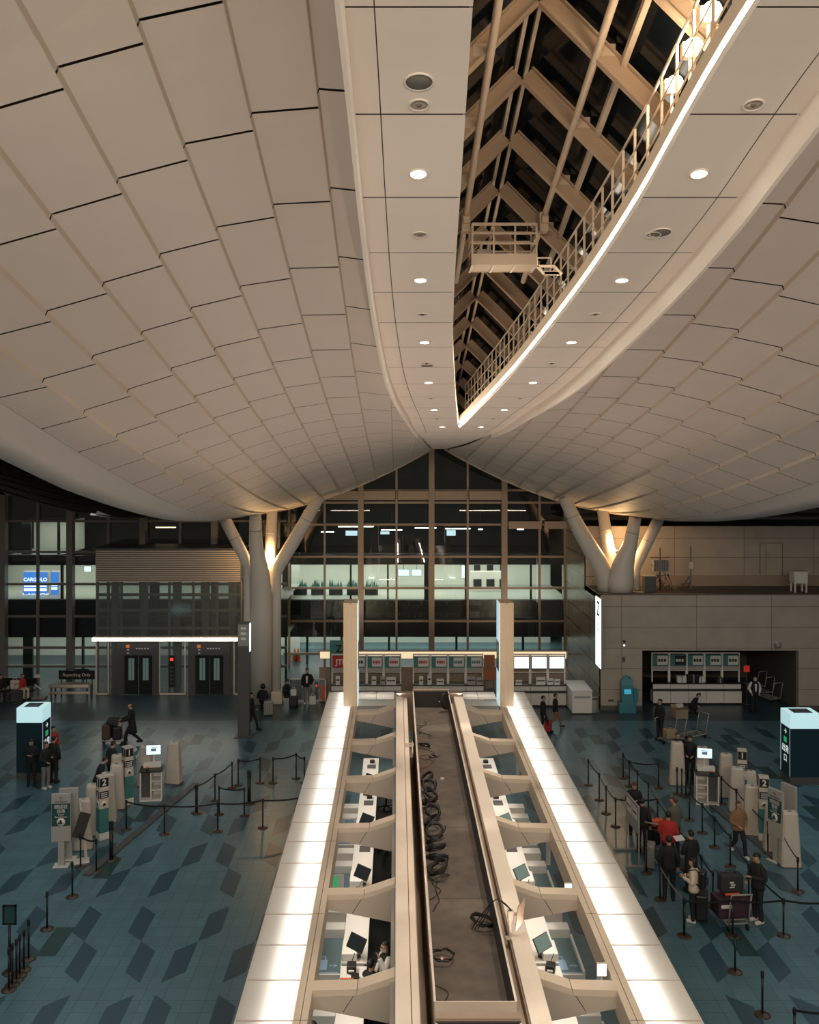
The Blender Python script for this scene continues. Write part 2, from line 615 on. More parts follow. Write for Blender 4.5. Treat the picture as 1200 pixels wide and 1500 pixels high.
ARMS = {
    'down': ((.235, .03, 1.13), (.235, -.04, .89)),
    'phone': ((.225, .03, 1.13), (.075, -.25, 1.18)),
    'push': ((.22, -.10, 1.15), (.19, -.40, 1.03)),
    'hold': ((.24, -.02, 1.12), (.11, -.22, 1.02)),
    'pocket': ((.26, .05, 1.13), (.19, -.06, .93)),
    'chin': ((.2, -.12, 1.16), (.06, -.19, 1.40)),
}
LEGS = {
    'stand': (((.10, -.015, .48), (.11, .02, .085)), ((.10, -.015, .48), (.105, .02, .085))),
    'walk': (((.09, -.20, .50), (.09, -.27, .11)), ((.09, .03, .47), (.09, .36, .17))),
    'sit': (((.12, -.42, .53), (.12, -.42, .085)), ((.12, -.40, .53), (.13, -.38, .085))),
    'crouch': (((.16, -.30, .50), (.14, -.12, .085)), ((.16, -.26, .42), (.15, .05, .10))),
}


def person(label, loc, rotz, legs='stand', arms=('down', 'down'), top='cloth_black', bottom='cloth_black', shoes='cloth_black', hair='hair', style='short',
           h=1.7, coat=False, lean=0.0, nod=0.05, mask=False, turn=0.0, group=None, inner=None, bulk=1.0, sleeve=None):
    k = h / 1.7
    root = thing('person', label, 'person', (loc[0], loc[1], loc[2] if len(loc) > 2 else 0), rotz, group)
    pz = {'stand': .92, 'walk': .91, 'sit': .53, 'crouch': .34}[legs]
    dz = pz - .92

    def U(p, f=1.0):
        """upper-body point: shift with the pelvis and lean forward about it"""
        x, y, z = p
        q = z - .92
        return Vector((x, y - math.sin(lean) * q, .92 + q * math.cos(lean) + dz)) * k

    def Hd(p):
        """head point: nod and turn about the neck top"""
        x, y, z = p
        y2, z2 = y, z - 1.50
        c, s_ = math.cos(nod), math.sin(nod)
        y3, z3 = y2 * c - z2 * s_, y2 * s_ + z2 * c
        ct, st = math.cos(turn), math.sin(turn)
        return U((x * ct - y3 * st, x * st + y3 * ct, 1.50 + z3))

    def Lg(p):
        return Vector(p) * k
    # ---- the continuous body
    V, E, Rr = [], [], []

    def v(p, r, par=None):
        V.append(p); Rr.append(tuple(a * k for a in r) if isinstance(r, tuple) else r * k)
        if par is not None:
            E.append((par, len(V) - 1))
        return len(V) - 1
    pel = v(U((0, 0, .92)), (.135, .10))
    s1 = v(U((0, 0, 1.10)), (.125, .09), pel)
    s2 = v(U((0, 0, 1.29)), (.14, .10), s1)
    n0 = v(U((0, .015, 1.42)), .06, s2)
    n1 = v(U((0, .0, 1.49)), .052, n0)
    h0 = v(Hd((0, -.025, 1.555)), (.074, .086), n1)
    h1 = v(Hd((0, -.018, 1.625)), (.088, .104), h0)
    v(Hd((0, -.008, 1.675)), (.066, .078), h1)
    v(Hd((0, -.118, 1.585)), .013, h0)
    sh = []
    for sgn, am in ((1, arms[0]), (-1, arms[1])):
        el, wr = ARMS[am]
        a = v(U((sgn * .16, .01, 1.375)), .058, s2)
        b_ = v(U((sgn * el[0], el[1], el[2])), .042, a)
        w_ = v(U((sgn * wr[0], wr[1], wr[2])), .028, b_)
        d = (V[w_] - V[b_]).normalized()
        side = d.cross(Vector((0, 0, 1)) if abs(d.z) < .8 else Vector((0, 1, 0))).normalized()
        nrm = d.cross(side).normalized()
        pm = v(V[w_] + d * .06 * k, (.036, .02), w_)
        th = v(V[w_] + d * .04 * k + side * -sgn * .035 * k, .011, w_)
        v(V[th] + d * .035 * k + side * -sgn * .012 * k, .009, th)
        for q, ln in ((-1.5, .062), (-.5, .072), (.5, .067), (1.5, .05)):
            f0 = v(V[pm] + d * .045 * k + side * q * .018 * k, .009, pm)
            v(V[f0] + (d * .8 + nrm * .5 * sgn).normalized() * ln * .6 * k, .008, f0)
    ank = []
    for sgn, (kn, an) in ((1, LEGS[legs][0]), (-1, LEGS[legs][1])):
        hp = v(U((sgn * .09, 0, .88)), .085, pel)
        b_ = v(Lg((sgn * kn[0], kn[1], kn[2])), .058, hp)
        c_ = v(Lg((sgn * an[0], an[1], an[2])), .038, b_)
        v(Lg((sgn * an[0], an[1] - .13, max(.03, an[2] - .05))), .03, c_)
        ank.append((sgn, an))
    body = skin_obj('body', V, E, Rr, 'skin', root, 1)
    # ---- jacket
    B_ = bulk * 1.04
    prof = [(1.0, .178, .135), (1.10, .17, .13), (1.22, .18, .135), (1.31, .19, .135), (1.375, .175, .118), (1.42, .125, .098), (1.455, .078, .076), (1.475, .07, .07)]
    if legs in ('stand', 'walk'):
        prof = [(.84, .182, .145), (.92, .18, .142)] + prof
        if coat:
            prof = [(.52, .205, .18), (.66, .195, .165)] + prof
    else:
        prof = [(.90, .175, .135)] + prof
    rings = []
    for z, rx, ry_ in prof:
        bb = B_ if z < 1.44 else 1
        rings.append([U((rx * bb * math.cos(2 * PI * j / 18), .008 + ry_ * bb * math.sin(2 * PI * j / 18) * (1.0 if math.sin(2 * PI * j / 18) > 0 else .95), z)) for j in range(18)])
    m = MB(); m.loft(rings)
    m.obj('jacket', top, root)
    for sgn, am in ((1, arms[0]), (-1, arms[1])):
        el, wr = ARMS[am]
        m = MB()
        P0, P1, P2 = U((sgn * .115, .01, 1.392)), U((sgn * el[0], el[1], el[2])), U((sgn * wr[0], wr[1], wr[2]))
        P0b = P0.lerp(P1, .2) + Vector((sgn * .022, 0, .008)) * k
        sweep(m, [P0, P0b, P1, P1.lerp(P2, .3), P2], [.045 * B_ * k, .072 * B_ * k, .064 * B_ * k, .06 * B_ * k, .047 * k], 12, 4)
        m.obj('sleeve', sleeve or top, root)
    # ---- trousers
    m = MB()
    rings = []
    for z, rx, ry_ in ((.80, .12, .10), (.84, .158, .118), (.92, .165, .125), (1.0, .155, .118), (1.03, .10, .08)):
        rings.append([U((rx * math.cos(2 * PI * j / 16), .005 + ry_ * math.sin(2 * PI * j / 16), z)) for j in range(16)])
    m.loft(rings)
    m.obj('trousers', bottom, root)
    for sgn, (kn, an) in ((1, LEGS[legs][0]), (-1, LEGS[legs][1])):
        m = MB()
        hp, kp, ap = U((sgn * .082, 0, .90)), Lg((sgn * kn[0], kn[1], kn[2])), Lg((sgn * an[0], an[1], an[2] - .015))
        sweep(m, [hp, hp.lerp(kp, .35), kp, kp.lerp(ap, .4), ap], [.085 * k, .088 * k, .066 * k, .062 * k, .056 * k], 12, 4)
        m.obj('trouser_leg', bottom, root)
    # ---- shoes
    for sgn, an in ank:
        m = MB()
        x, y, z = sgn * an[0] * k, an[1] * k, max(0.0, (an[2] - .085)) * k
        rise = max(0, an[2] - .1)
        m.box(x - .045 * k, x + .045 * k, y - .19 * k, y + .07 * k, z + .001, z + .095 * k, bev=.03 * k)
        m.obj('shoe', shoes, root)
    # ---- hair
    m = MB()
    n_, mm = 16, 10
    cx_, cy_, cz_ = 0, .012, 1.632
    rx, ry_, rz = .088, .108, .098
    vs, fs = [], []
    for i in range(mm + 1):
        ph = PI * i / mm
        for j in range(n_):
            th = 2 * PI * j / n_
            x = rx * math.sin(ph) * math.cos(th); y = ry_ * math.sin(ph) * math.sin(th); z = rz * math.cos(ph)
            if style == 'long' and z < 0 and y > -.02:
                z *= 2.2; y = y + .01
            if style == 'afro':
                x *= 1.5; y *= 1.35; z *= 1.4
            vs.append(Hd((cx_ + x, cy_ + y, cz_ + z)))
    for i in range(mm):
        for j in range(n_):
            j2 = (j + 1) % n_
            f = (i * n_ + j, i * n_ + j2, (i + 1) * n_ + j2, (i + 1) * n_ + j)
            ph = PI * (i + .5) / mm; th = 2 * PI * (j + .5) / n_
            yy_, zz_ = math.sin(ph) * math.sin(th), math.cos(ph)
            if yy_ < -.15 and zz_ < .42:
                continue
            if style == 'short' and zz_ < -.35 and yy_ < .35:
                continue
            if style == 'bald' and zz_ > -.1 and yy_ < .55:
                continue
            fs.append(f)
    m.add(vs, fs, 0, True)
    m.obj('hair', hair, root)
    # ---- eyes, mouth, mask
    for nm, sx_, y_, z_, w_2, h_2 in (('eye', -.032, -.106, 1.612, .012, .006), ('eye', .032, -.106, 1.612, .012, .006), ('mouth', 0, -.102, 1.535, .02, .004)):
        m = MB()
        c = Hd((sx_, y_, z_))
        m.box(c.x - w_2 * k, c.x + w_2 * k, c.y - .005, c.y + .014, c.z - h_2 * k, c.z + h_2 * k)
        m.obj(nm, 'hair' if nm == 'eye' else 'lip_tone', root)
    if mask:
        ring0 = [Hd((x, y, z)) for x, y, z in ((-.078, -.03, 1.585), (-.05, -.112, 1.59), (0, -.138, 1.592), (.05, -.112, 1.59), (.078, -.03, 1.585), (.07, -.03, 1.52), (.04, -.1, 1.507), (0, -.118, 1.503), (-.04, -.1, 1.507), (-.07, -.03, 1.52))]
        m = MB()
        m.add(ring0, [(0, 1, 8, 9), (1, 2, 7, 8), (2, 3, 6, 7), (3, 4, 5, 6)], 0, True)
        m.obj('face_mask', 'cloth_white', root)
    if inner:
        m = MB()
        ring = [U((x, y, z)) for x, y, z in ((-.05, -.128, 1.36), (.05, -.128, 1.36), (.035, -.142, 1.02), (-.035, -.142, 1.02))]
        m.add(ring, [(0, 1, 2, 3)])
        m.obj('shirt_front', inner, root)
    if arms[0] == 'phone' or arms[1] == 'phone':
        pass
    return root


def held_phone(root, label, side=1, k=1.0):
    """phone in a raised hand"""
    x, y, z = .075 * side * k, -.34 * k, 1.2 * k
    p = Matrix.Rotation(root.rotation_euler.z, 4, 'Z') @ Vector((x, y, z)) + root.location
    m = MB(); m.box(-.036, .036, -.006, .006, -.07, .07, bev=.004)
    t = thing('mobile_phone', label, 'phone', p, root.rotation_euler.z)
    o = m.obj('phone_case', 'black', t); o.rotation_euler = (R(-40), 0, 0)
    return t


def at(px, py):
    x, y = floor_at(px, py)
    return (x, y, 0)


FACE = {'cam': 0, 'away': PI, 'right': R(90), 'left': R(-90)}
# around the lit totem by the lift tower
pA = person('person in black with hood standing before the lit totem, looking at a phone', at(46, 1151), R(10), 'stand', ('phone', 'phone'), h=1.70, nod=.35)
pB = person('person in black jacket, grey trousers and white trainers by the lit totem', at(67, 1155), R(55), 'stand', ('phone', 'hold'), bottom='cloth_grey', shoes='shoe_white', hair='hair_brown', h=1.68, nod=.2)
pC = person('person in black standing behind the one in grey trousers', at(79, 1147), R(160), 'stand', ('pocket', 'down'), h=1.72)
pD = person('person in red jacket half hidden behind the lit totem', at(78, 1128), R(60), 'stand', ('down', 'down'), top='cloth_red', h=1.66)
pE = person('bald person in long black coat walking behind a luggage trolley', at(193, 1092), R(-80), 'walk', ('push', 'push'), style='bald', hair='hair_brown', coat=True, h=1.76, lean=.06)
pF = person('person in black bending over behind the tapered kiosks, nearer of two', at(143, 1178), R(120), 'stand', ('hold', 'hold'), h=1.62, lean=.35, nod=.4)
pG = person('person in black behind the tapered kiosks, taller of two', at(163, 1154), R(150), 'stand', ('hold', 'hold'), h=1.66, lean=.1, nod=.3)
# by the tree column and facade
pH = person('person with large curly black hair behind the grey suitcase at the tree column', at(385, 1043), R(180), 'sit', ('hold', 'hold'), style='afro', h=1.66)
pI = person('person in black seated by the tree column, reading a phone', (*at(420, 1034)[:2], 0), R(60), 'sit', ('phone', 'phone'), h=1.66, nod=.45, hair='hair')
pJ = person('person in black jacket over white shirt and grey trousers standing by the gates', at(450, 1031), R(0), 'stand', ('pocket', 'down'), bottom='cloth_grey', shoes='shoe_white', inner='cloth_white', h=1.72)
pK = person('person in black walking behind the dark tall totem', at(368, 1071), R(80), 'walk', ('down', 'hold'), h=1.68)
pL = person('person in orange red top seated on the bench by the repacking table', at(30, 1024), R(60), 'sit', ('hold', 'hold'), top='cloth_red', bottom='cloth_cream', hair='hair_brown', h=1.64, lean=.2)
pM = person('person in dark clothes seated at the far end of the bench', at(1, 1026), R(30), 'sit', ('hold', 'hold'), h=1.66)
# beyond the canopy on the stone wall side
pN = person('person in black cap walking beside the canopy towards the lift side', at(796, 1074), R(80), 'walk', ('down', 'down'), h=1.62)
pO = person('person in black top and beige trousers walking beyond the canopy', at(814, 1066), R(78), 'walk', ('down', 'down'), bottom='cloth_tan', h=1.5)
pP = person('person in uniform white shirt and black vest standing by the recess counters', at(1106, 1044), R(0), 'stand', ('pocket', 'pocket'), top='cloth_black', bottom='cloth_black', sleeve='cloth_white', inner='cloth_white', mask=True, h=1.72)
pQ = person('person in black crouching on the floor before the recess counters', at(1013, 1046), R(60), 'crouch', ('hold', 'hold'), h=1.66, lean=.5)
pR_ = person('person in black standing beside a trolley in front of the recess counters', at(967, 1084), R(-60), 'stand', ('hold', 'down'), h=1.72)
pS = person('person in black standing behind the first tapered kiosk of the queue', at(1011, 1146), R(-20), 'stand', ('hold', 'hold'), h=1.74, nod=.3)
pT = person('person with dark hair peeping over the first tapered kiosk of the queue', at(993, 1136), R(20), 'stand', ('down', 'down'), hair='hair_brown', h=1.6)
# the queue
q1 = person('person with brown hair and black coat queueing behind the grey notice board', at(929, 1222), R(-10), 'stand', ('phone', 'phone'), hair='hair_brown', style='long', h=1.66, nod=.4)
q2 = person('person in black standing between the notice board and the red jacket', at(941, 1250), R(150), 'stand', ('down', 'down'), h=1.66)
q3 = person('person in bright red puffer jacket in the queue', at(979, 1274), R(160), 'stand', ('hold', 'hold'), top='cloth_red', h=1.68, bulk=1.15)
q4 = person('person in olive grey jacket with cropped hair beside the red jacket', at(988, 1252), R(190), 'stand', ('down', 'hold'), top='cloth_olive', hair='hair_brown', h=1.72, turn=.6)
q5 = person('tall person in black seen from behind in front of the red jacket', at(980, 1318), R(170), 'stand', ('down', 'down'), h=1.72)
q6 = person('person in black hood standing behind the cream jacket', at(1012, 1306), R(200), 'stand', ('hold', 'hold'), h=1.68, coat=True)
q7 = person('person in cream jacket and black trousers wearing a black backpack', at(1016, 1350), R(-120), 'stand', ('phone', 'phone'), top='cloth_cream', bottom='cloth_black', shoes='shoe_white', style='long', h=1.62, nod=.15)
q8 = person('person in tan and black jacket walking along the kiosk row', at(1082, 1254), R(10), 'walk', ('pocket', 'hold'), top='cloth_tan', bottom='cloth_black', shoes='shoe_white', hair='hair_brown', h=1.64, bulk=1.12)
q9 = person('person in black with white trainers standing over the big luggage trolley', at(1110, 1351), R(-70), 'stand', ('phone', 'hold'), shoes='shoe_white', h=1.78, nod=.3)
# the two counter staff
s1 = person('counter clerk in black and red scarf seen from behind at the nearest desks', (xat(544, 20.2), 20.2, .15), R(140), 'sit', ('hold', 'hold'), top='cloth_black', h=1.62, inner='cloth_red')
s2 = person('counter clerk in black waistcoat, white sleeves and mask at the nearest desks', (xat(565, 20.95), 20.95, .15), R(-60), 'sit', ('chin', 'hold'), top='cloth_black', sleeve='cloth_white', mask=True, h=1.62, inner='cloth_white')
s3 = person('clerk in black reaching out under the nearest bracket, half hidden', (xat(452, 16.2) - .05, 17.6, 0), R(172), 'stand', ('push', 'down'), top='cloth_black', h=1.62)
for p, sd, lb in ((pA, 1, 'phone in the hands of the hooded person before the lit totem'), (pB, 1, 'phone in the hand of the person in grey trousers by the totem'),
                  (q1, -1, 'phone in the hand of the brown-haired person behind the notice board'), (q7, 1, 'phone in the hand of the person in the cream jacket'),
                  (q9, 1, 'phone in the hand of the person standing over the big trolley')):
    held_phone(p, lb, sd)
# ================================================================ the floor
XC = 2.1
TS = 0.4704
b = MB()
b.add([(-45, -8, 0), (45, -8, 0), (45, 75, 0), (-45, 75, 0)], [(0, 1, 2, 3)])
floor = b.obj('floor', 'floor'); struct(floor)
b = MB()
g = MB()
BAND0 = 25.63            # far edge of the reference band
for k in range(-5, 3):
    yb = BAND0 - k * 9 * TS
    flip = k % 2
    for c in range(-60, 60, 3):
        col = c + 0.55 + (0 if flip else 0.0)
        typ = ((c // 3) // 4 + flip) % 2
        for i in range(2):
            if typ == 0:
                q = [(0, 0), (1, 1), (1, 4), (0, 3)]
                cc, rr_ = col + i, 4 * i
            else:
                q = [(1, 0), (0, 1), (0, 4), (1, 3)]
                cc, rr_ = col + 1 - i, 4 * i
            P = [((cc + a) * TS, yb - (rr_ + d) * TS, 0.002) for a, d in q]
            if all(-0.2 > p[0] or p[0] > 0.2 for p in P) and P[0][1] < 43.5 and P[3][1] > 8:
                b.add(P, [(0, 1, 2, 3)])
        if (c // 3) % 4 == 1:
            cc = col + 1.0 + (1.0 if typ else 1)
            P = [((cc + a) * TS, yb - (2.5 + d) * TS, 0.0025) for a, d in ((0, 0), (1, 0), (1, 3), (0, 3))]
            if P[0][1] < 43.5:
                g.add(P, [(0, 1, 2, 3)])
b.obj('floor_inlay_navy', 'floor_dark', floor)
g.obj('floor_inlay_green', 'floor_green', floor)
b = MB()
b.add([(-45, 43.6, 0.0015), (45, 43.6, 0.0015), (45, 60, 0.0015), (-45, 60, 0.0015)], [(0, 1, 2, 3)])
b.obj('floor_border_band', 'floor_band', floor)

# ================================================================ the ceiling wings
COEF = [12.6608, -3.2448, 0.6786, -0.2499, -1.7648, -0.0836, -0.2204, 0.7586, -0.5477, 0.0792, 0.8573, 0.3199, -0.2757]
IJ = [(i, j) for i in range(4) for j in range(4) if i + j <= 4]


def wz0(u, y):
    a, c = (u - 6) / 4, (y - 28) / 20
    return sum(k * a ** i * c ** j for k, (i, j) in zip(COEF, IJ))


def wz(u, y):
    if y < 10:
        return wz0(u, 10) + (wz0(u, 10) - wz0(u, 11)) * (10 - y) * 0.8
    return wz0(u, y)


SZ = [(6, 16.86), (9.13, 16.35), (10.27, 16.16), (11.58, 15.87), (13.16, 15.49), (15.8, 15.03), (20.1, 14.42), (24.2, 13.87), (28.6, 13.38), (32.5, 12.95), (38, 12.66), (43, 12.48), (49, 12.38)]
SU = [(6, 2.62), (9.13, 2.60), (11.58, 2.575), (13.16, 2.555), (15.8, 2.52), (18.9, 2.45), (23.4, 2.27), (27, 2.0), (30.5, 1.66), (36, 1.2), (42, 0.72), (48.6, 0.28)]
OU = [(6, 1.44), (9.13, 1.37), (10.27, 1.33), (11.58, 1.287), (13.16, 1.235), (15.8, 1.14), (18, 1.035), (20.1, 0.92), (22.2, 0.785), (24.2, 0.638), (26.5, 0.475), (28.6, 0.318), (30.6, 0.16), (32.5, 0.0)]


def catmull(T):
    def fn(x):
        x = max(T[0][0], min(T[-1][0], x))
        for i in range(len(T) - 1):
            if x <= T[i + 1][0]:
                break
        p1, p2 = T[i], T[i + 1]
        p0 = T[i - 1] if i else (2 * p1[0] - p2[0], 2 * p1[1] - p2[1])
        p3 = T[i + 2] if i + 2 < len(T) else (2 * p2[0] - p1[0], 2 * p2[1] - p1[1])
        t = (x - p1[0]) / (p2[0] - p1[0])
        m1 = (p2[1] - p0[1]) / (p2[0] - p0[0]) * (p2[0] - p1[0])
        m2 = (p3[1] - p1[1]) / (p3[0] - p1[0]) * (p2[0] - p1[0])
        return (2 * t ** 3 - 3 * t * t + 1) * p1[1] + (t ** 3 - 2 * t * t + t) * m1 + (-2 * t ** 3 + 3 * t * t) * p2[1] + (t ** 3 - t * t) * m2
    return fn


sz, su, ou = catmull(SZ), catmull(SU), catmull(OU)
Y_END = 48.6
YS = [3.7 + 2.3 * i for i in range(20)]
YS = [y for y in YS if y > 5.5]
YS = [y - (YS[0] - 6.15) for y in YS]
YS = [y for y in YS if y < Y_END - 0.8] + [Y_END]
SEAMS = [0.46, 1.36, 2.26, 3.16, 4.06, 4.96, 5.86, 6.76, 7.66, 8.56, 9.46]
STEP = 0.075
SKEW = 0.13


def wing(sign, name, axis=XC, rim=True):
    root = shell(name)
    p, st, bk, lp = MB(), MB(), MB(), MB()
    for i, (u0, u1) in enumerate(zip(SEAMS, SEAMS[1:])):
        for y0, y1 in zip(YS, YS[1:]):
            n = 5
            ys = [y0 + (y1 - y0) * k / n for k in range(n + 1)]
            gy = 0.022
            ys[0] += gy
            ys[-1] -= gy
            rows = []
            for y in ys:
                ui = su(y) - 0.02
                a, c = max(u0, ui), u1
                if c - a < 0.03:
                    a = c - 0.03
                sk = SKEW if y1 < Y_END else SKEW * (1 - (y - y0) / (y1 - y0))
                zi, zc = wz(u0, y + sk), wz(c, y - sk) + STEP
                fr = (a - u0) / (u1 - u0)
                za = zi + (zc - zi) * fr
                if su(y) > c - 0.03:
                    rows.append(None)
                    continue
                rows.append(((axis + sign * (a + 0.012), y + sk * (1 - 2 * fr), za), (axis + sign * (c - 0.012), y - sk, zc)))
            for r0, r1 in zip(rows, rows[1:]):
                if r0 and r1:
                    m = len(r0)
                    p.add([r0[0], r0[1], r1[1], r1[0]], [(0, 1, 2, 3)])
                    # step face at the outer edge (strip outside hangs lower than this one)
                    if u1 < 9.4:
                        a0, a1 = r0[1], r1[1]
                        st.add([a0, a1, (a1[0] + sign * 0.03, a1[1], a1[2] - STEP - 0.005), (a0[0] + sign * 0.03, a0[1], a0[2] - STEP - 0.005)], [(0, 1, 2, 3)])
                    bk.add([(r0[0][0], r0[0][1], r0[0][2] + 0.07), (r0[1][0] + sign * 0.03, r0[1][1], r0[1][2] + 0.07), (r1[1][0] + sign * 0.03, r1[1][1], r1[1][2] + 0.07), (r1[0][0], r1[0][1], r1[0][2] + 0.07)], [(0, 1, 2, 3)])
        # fill backing across the cross joints
        for y in YS:
            ui = su(y) - 0.02
            a = max(u0, ui)
            if u1 - a < 0.03:
                continue
            fr = (a - u0) / (u1 - u0)
            ya, yc = y + SKEW * (1 - 2 * fr), y - SKEW
            zi, zc = wz(u0, y + SKEW), wz(u1, y - SKEW) + STEP
            A = (axis + sign * a, zi + (zc - zi) * fr + 0.06)
            B = (axis + sign * u1, zc + 0.06)
            bk.add([(A[0], ya - 0.04, A[1]), (B[0], yc - 0.04, B[1]), (B[0], yc + 0.04, B[1]), (A[0], ya + 0.04, A[1])], [(0, 1, 2, 3)])
    p.obj('ceiling_panel_skin', 'ceil', root)
    st.obj('ceiling_step', 'ceil_step', root)
    bk.obj('ceiling_backing', 'ceil_back', root)
    # the pale rim that closes the wing's outer edge
    r = MB()
    y = 5.95
    L = []
    while y <= Y_END + 0.01:
        drop = 0.42 * max(0.0, min(1.0, (40 - y) / 16))
        z = wz(9.46, y)
        L.append((y, z + STEP - 0.01, z - drop - 0.06))
        y += (Y_END - 5.95) / 38
    for (y0, a0, c0), (y1, a1, c1) in zip(L, L[1:]):
        X0, X1, X2 = axis + sign * 9.44, axis + sign * 10.1, axis + sign * 10.42
        r.add([(X0, y0, a0), (X1, y0, (a0 + c0) / 2 + 0.03), (X2, y0, c0), (X2 + sign * .02, y0, c0 + 0.35),
               (X0, y1, a1), (X1, y1, (a1 + c1) / 2 + 0.03), (X2, y1, c1), (X2 + sign * .02, y1, c1 + 0.35)],
              [(0, 1, 5, 4), (1, 2, 6, 5), (2, 3, 7, 6)], 0, True)
    if rim:
        r.obj('ceiling_rim', 'rim_pale', root)
    # closing edge at the facade end
    e = MB()
    us = [0.3 + (10.42 - 0.3) * k / 40 for k in range(41)]
    for a, c in zip(us, us[1:]):
        za, zc = wz(min(a, 9.46), Y_END), wz(min(c, 9.46), Y_END)
        e.add([(axis + sign * a, Y_END, za - .02), (axis + sign * c, Y_END, zc - .02), (axis + sign * c, Y_END + 0.02, zc + 0.6), (axis + sign * a, Y_END + 0.02, za + 0.6)], [(0, 1, 2, 3)])
    e.obj('ceiling_end_edge', 'ceil_step', root)
    return root


wing(-1, 'ceiling_left')
wing(1, 'ceiling_right')
wing(1, 'ceiling_neighbour', XC - 23.2, False)

# dark slab above everything behind the wings (the space over the hung ceiling)
b = MB()
b.box(-40, 40, 33, 75, 18.6, 19)
struct(b.obj('ceiling_roof_slab', 'room_dark'))

# ================================================================ central soffit with the pointed skylight opening
sof = shell('ceiling_soffit')
ny = 86
ysf = [5.95 + (48.55 - 5.95) * k / ny for k in range(ny + 1)]
ysf = sorted(set([round(y, 4) for y in ysf] + [32.5]))
JOINT = [7.35 + 1.89 * k for k in range(22)]
p, bk = MB(), MB()


def soff_strip(y0, y1, fr0, fr1):
    for sign in (-1, 1):
        q = []
        for y in (y0, y1):
            inn = ou(y) if y < 32.5 else 0.0
            out = su(y)
            lo, hi = inn + (out - inn) * fr0, inn + (out - inn) * fr1
            q.append((lo, hi, y))
        (a0, b0, _), (a1, b1, _) = q
        vs = [(XC + sign * a0, y0, sz(y0)), (XC + sign * b0, y0, sz(y0)), (XC + sign * b1, y1, sz(y1)), (XC + sign * a1, y1, sz(y1))]
        p.add(vs, [(0, 1, 2, 3)])


edges = sorted(set(ysf + JOINT))
edges = [y for y in edges if y <= 48.55]
for y0, y1 in zip(edges, edges[1:]):
    a = y0 + (0.012 if y0 in JOINT else 0)
    c = y1 - (0.012 if y1 in JOINT else 0)
    if c - a < 0.01:
        continue
    if y0 < 34:
        soff_strip(a, c, 0.0, 0.765)
        soff_strip(a, c, 0.775, 1.0)
    else:
        soff_strip(a, c, 0.0, 1.0)
p.obj('soffit_panel_skin', 'soffit', sof)
for y0, y1 in zip(edges, edges[1:]):
    for sign in (-1, 1):
        q = []
        for y in (y0, y1):
            inn = ou(y) + 0.03 if y < 32.4 else 0.0
            q.append((inn, su(y)))
        bk.add([(XC + sign * q[0][0], y0, sz(y0) + 0.05), (XC + sign * q[0][1], y0, sz(y0) + 0.05), (XC + sign * q[1][1], y1, sz(y1) + 0.05), (XC + sign * q[1][0], y1, sz(y1) + 0.05)], [(0, 1, 2, 3)])
bk.obj('soffit_backing', 'soffit_gap', sof)
# down-turned lips along both outer edges
for sign in (-1, 1):
    l = MB()
    for y0, y1 in zip(ysf, ysf[1:]):
        h0, h1 = (0.40 * max(0.25, min(1, (40 - y) / 18)) for y in (y0, y1))
        if y0 > 34.6:
            continue
        a0, a1 = su(y0), su(y1)
        ring = []
        for y, a, h in ((y0, a0, h0), (y1, a1, h1)):
            z = sz(y)
            ring.append([(XC + sign * a, y, z + 0.02), (XC + sign * a, y, z - h), (XC + sign * (a + 0.05), y, z - h - .01), (XC + sign * (a + 0.05), y, z + 1.3)])
        l.add(ring[0] + ring[1], [(0, 1, 5, 4), (1, 2, 6, 5), (2, 3, 7, 6)])
    l.obj('soffit_lip', 'lip', sof)

# ---------------------------------------------------------------- the skylight above the opening
sky = thing('skylight', 'long gabled skylight of tan steel rafters and night-black glass above the pointed opening', 'skylight')


def ridge_z(y):
    return 18.33 - 0.225 * (y - 16.06)


def ring_strip(off0, z0, off1, z1, y_lo=5.95, y_hi=32.5, n=60, sides=(-1, 1)):
    m = MB()
    for sign in sides:
        L = []
        for k in range(n + 1):
            t = k / n
            y = y_lo + (y_hi - y_lo) * (1 - (1 - t) ** 1.6)
            L.append(((XC + sign * (max(0, ou(y)) + off0), y + off0 * (2.2 if t == 1 else 0), sz(y) + z0), (XC + sign * (max(0, ou(y)) + off1), y + off1 * (2.2 if t == 1 else 0), sz(y) + z1)))
        for (a0, b0), (a1, b1) in zip(L, L[1:]):
            m.add([a0, b0, b1, a1], [(0, 1, 2, 3)])
    return m


ring_strip(0, 0, 0, 0.10).obj('opening_edge', 'lip', sky)
ring_strip(0.0, 0.10, 0.05, 0.10).obj('opening_ledge', 'lip', sky)
for s_ in (-1, 1):
    ring_strip(0.05, 0.10, 0.05, 0.2, sides=(s_,)).obj('led_line', 'led', sky)
ring_strip(0.05, 0.2, 0.0, 0.21).obj('led_cap', 'steel_cream', sky)
ring_strip(0.0, 0.21, 0.0, 0.42).obj('upstand', 'steel_cream', sky)
ring_strip(0.0, 0.42, 0.55, 0.42).obj('catwalk', 'steel_tan', sky)
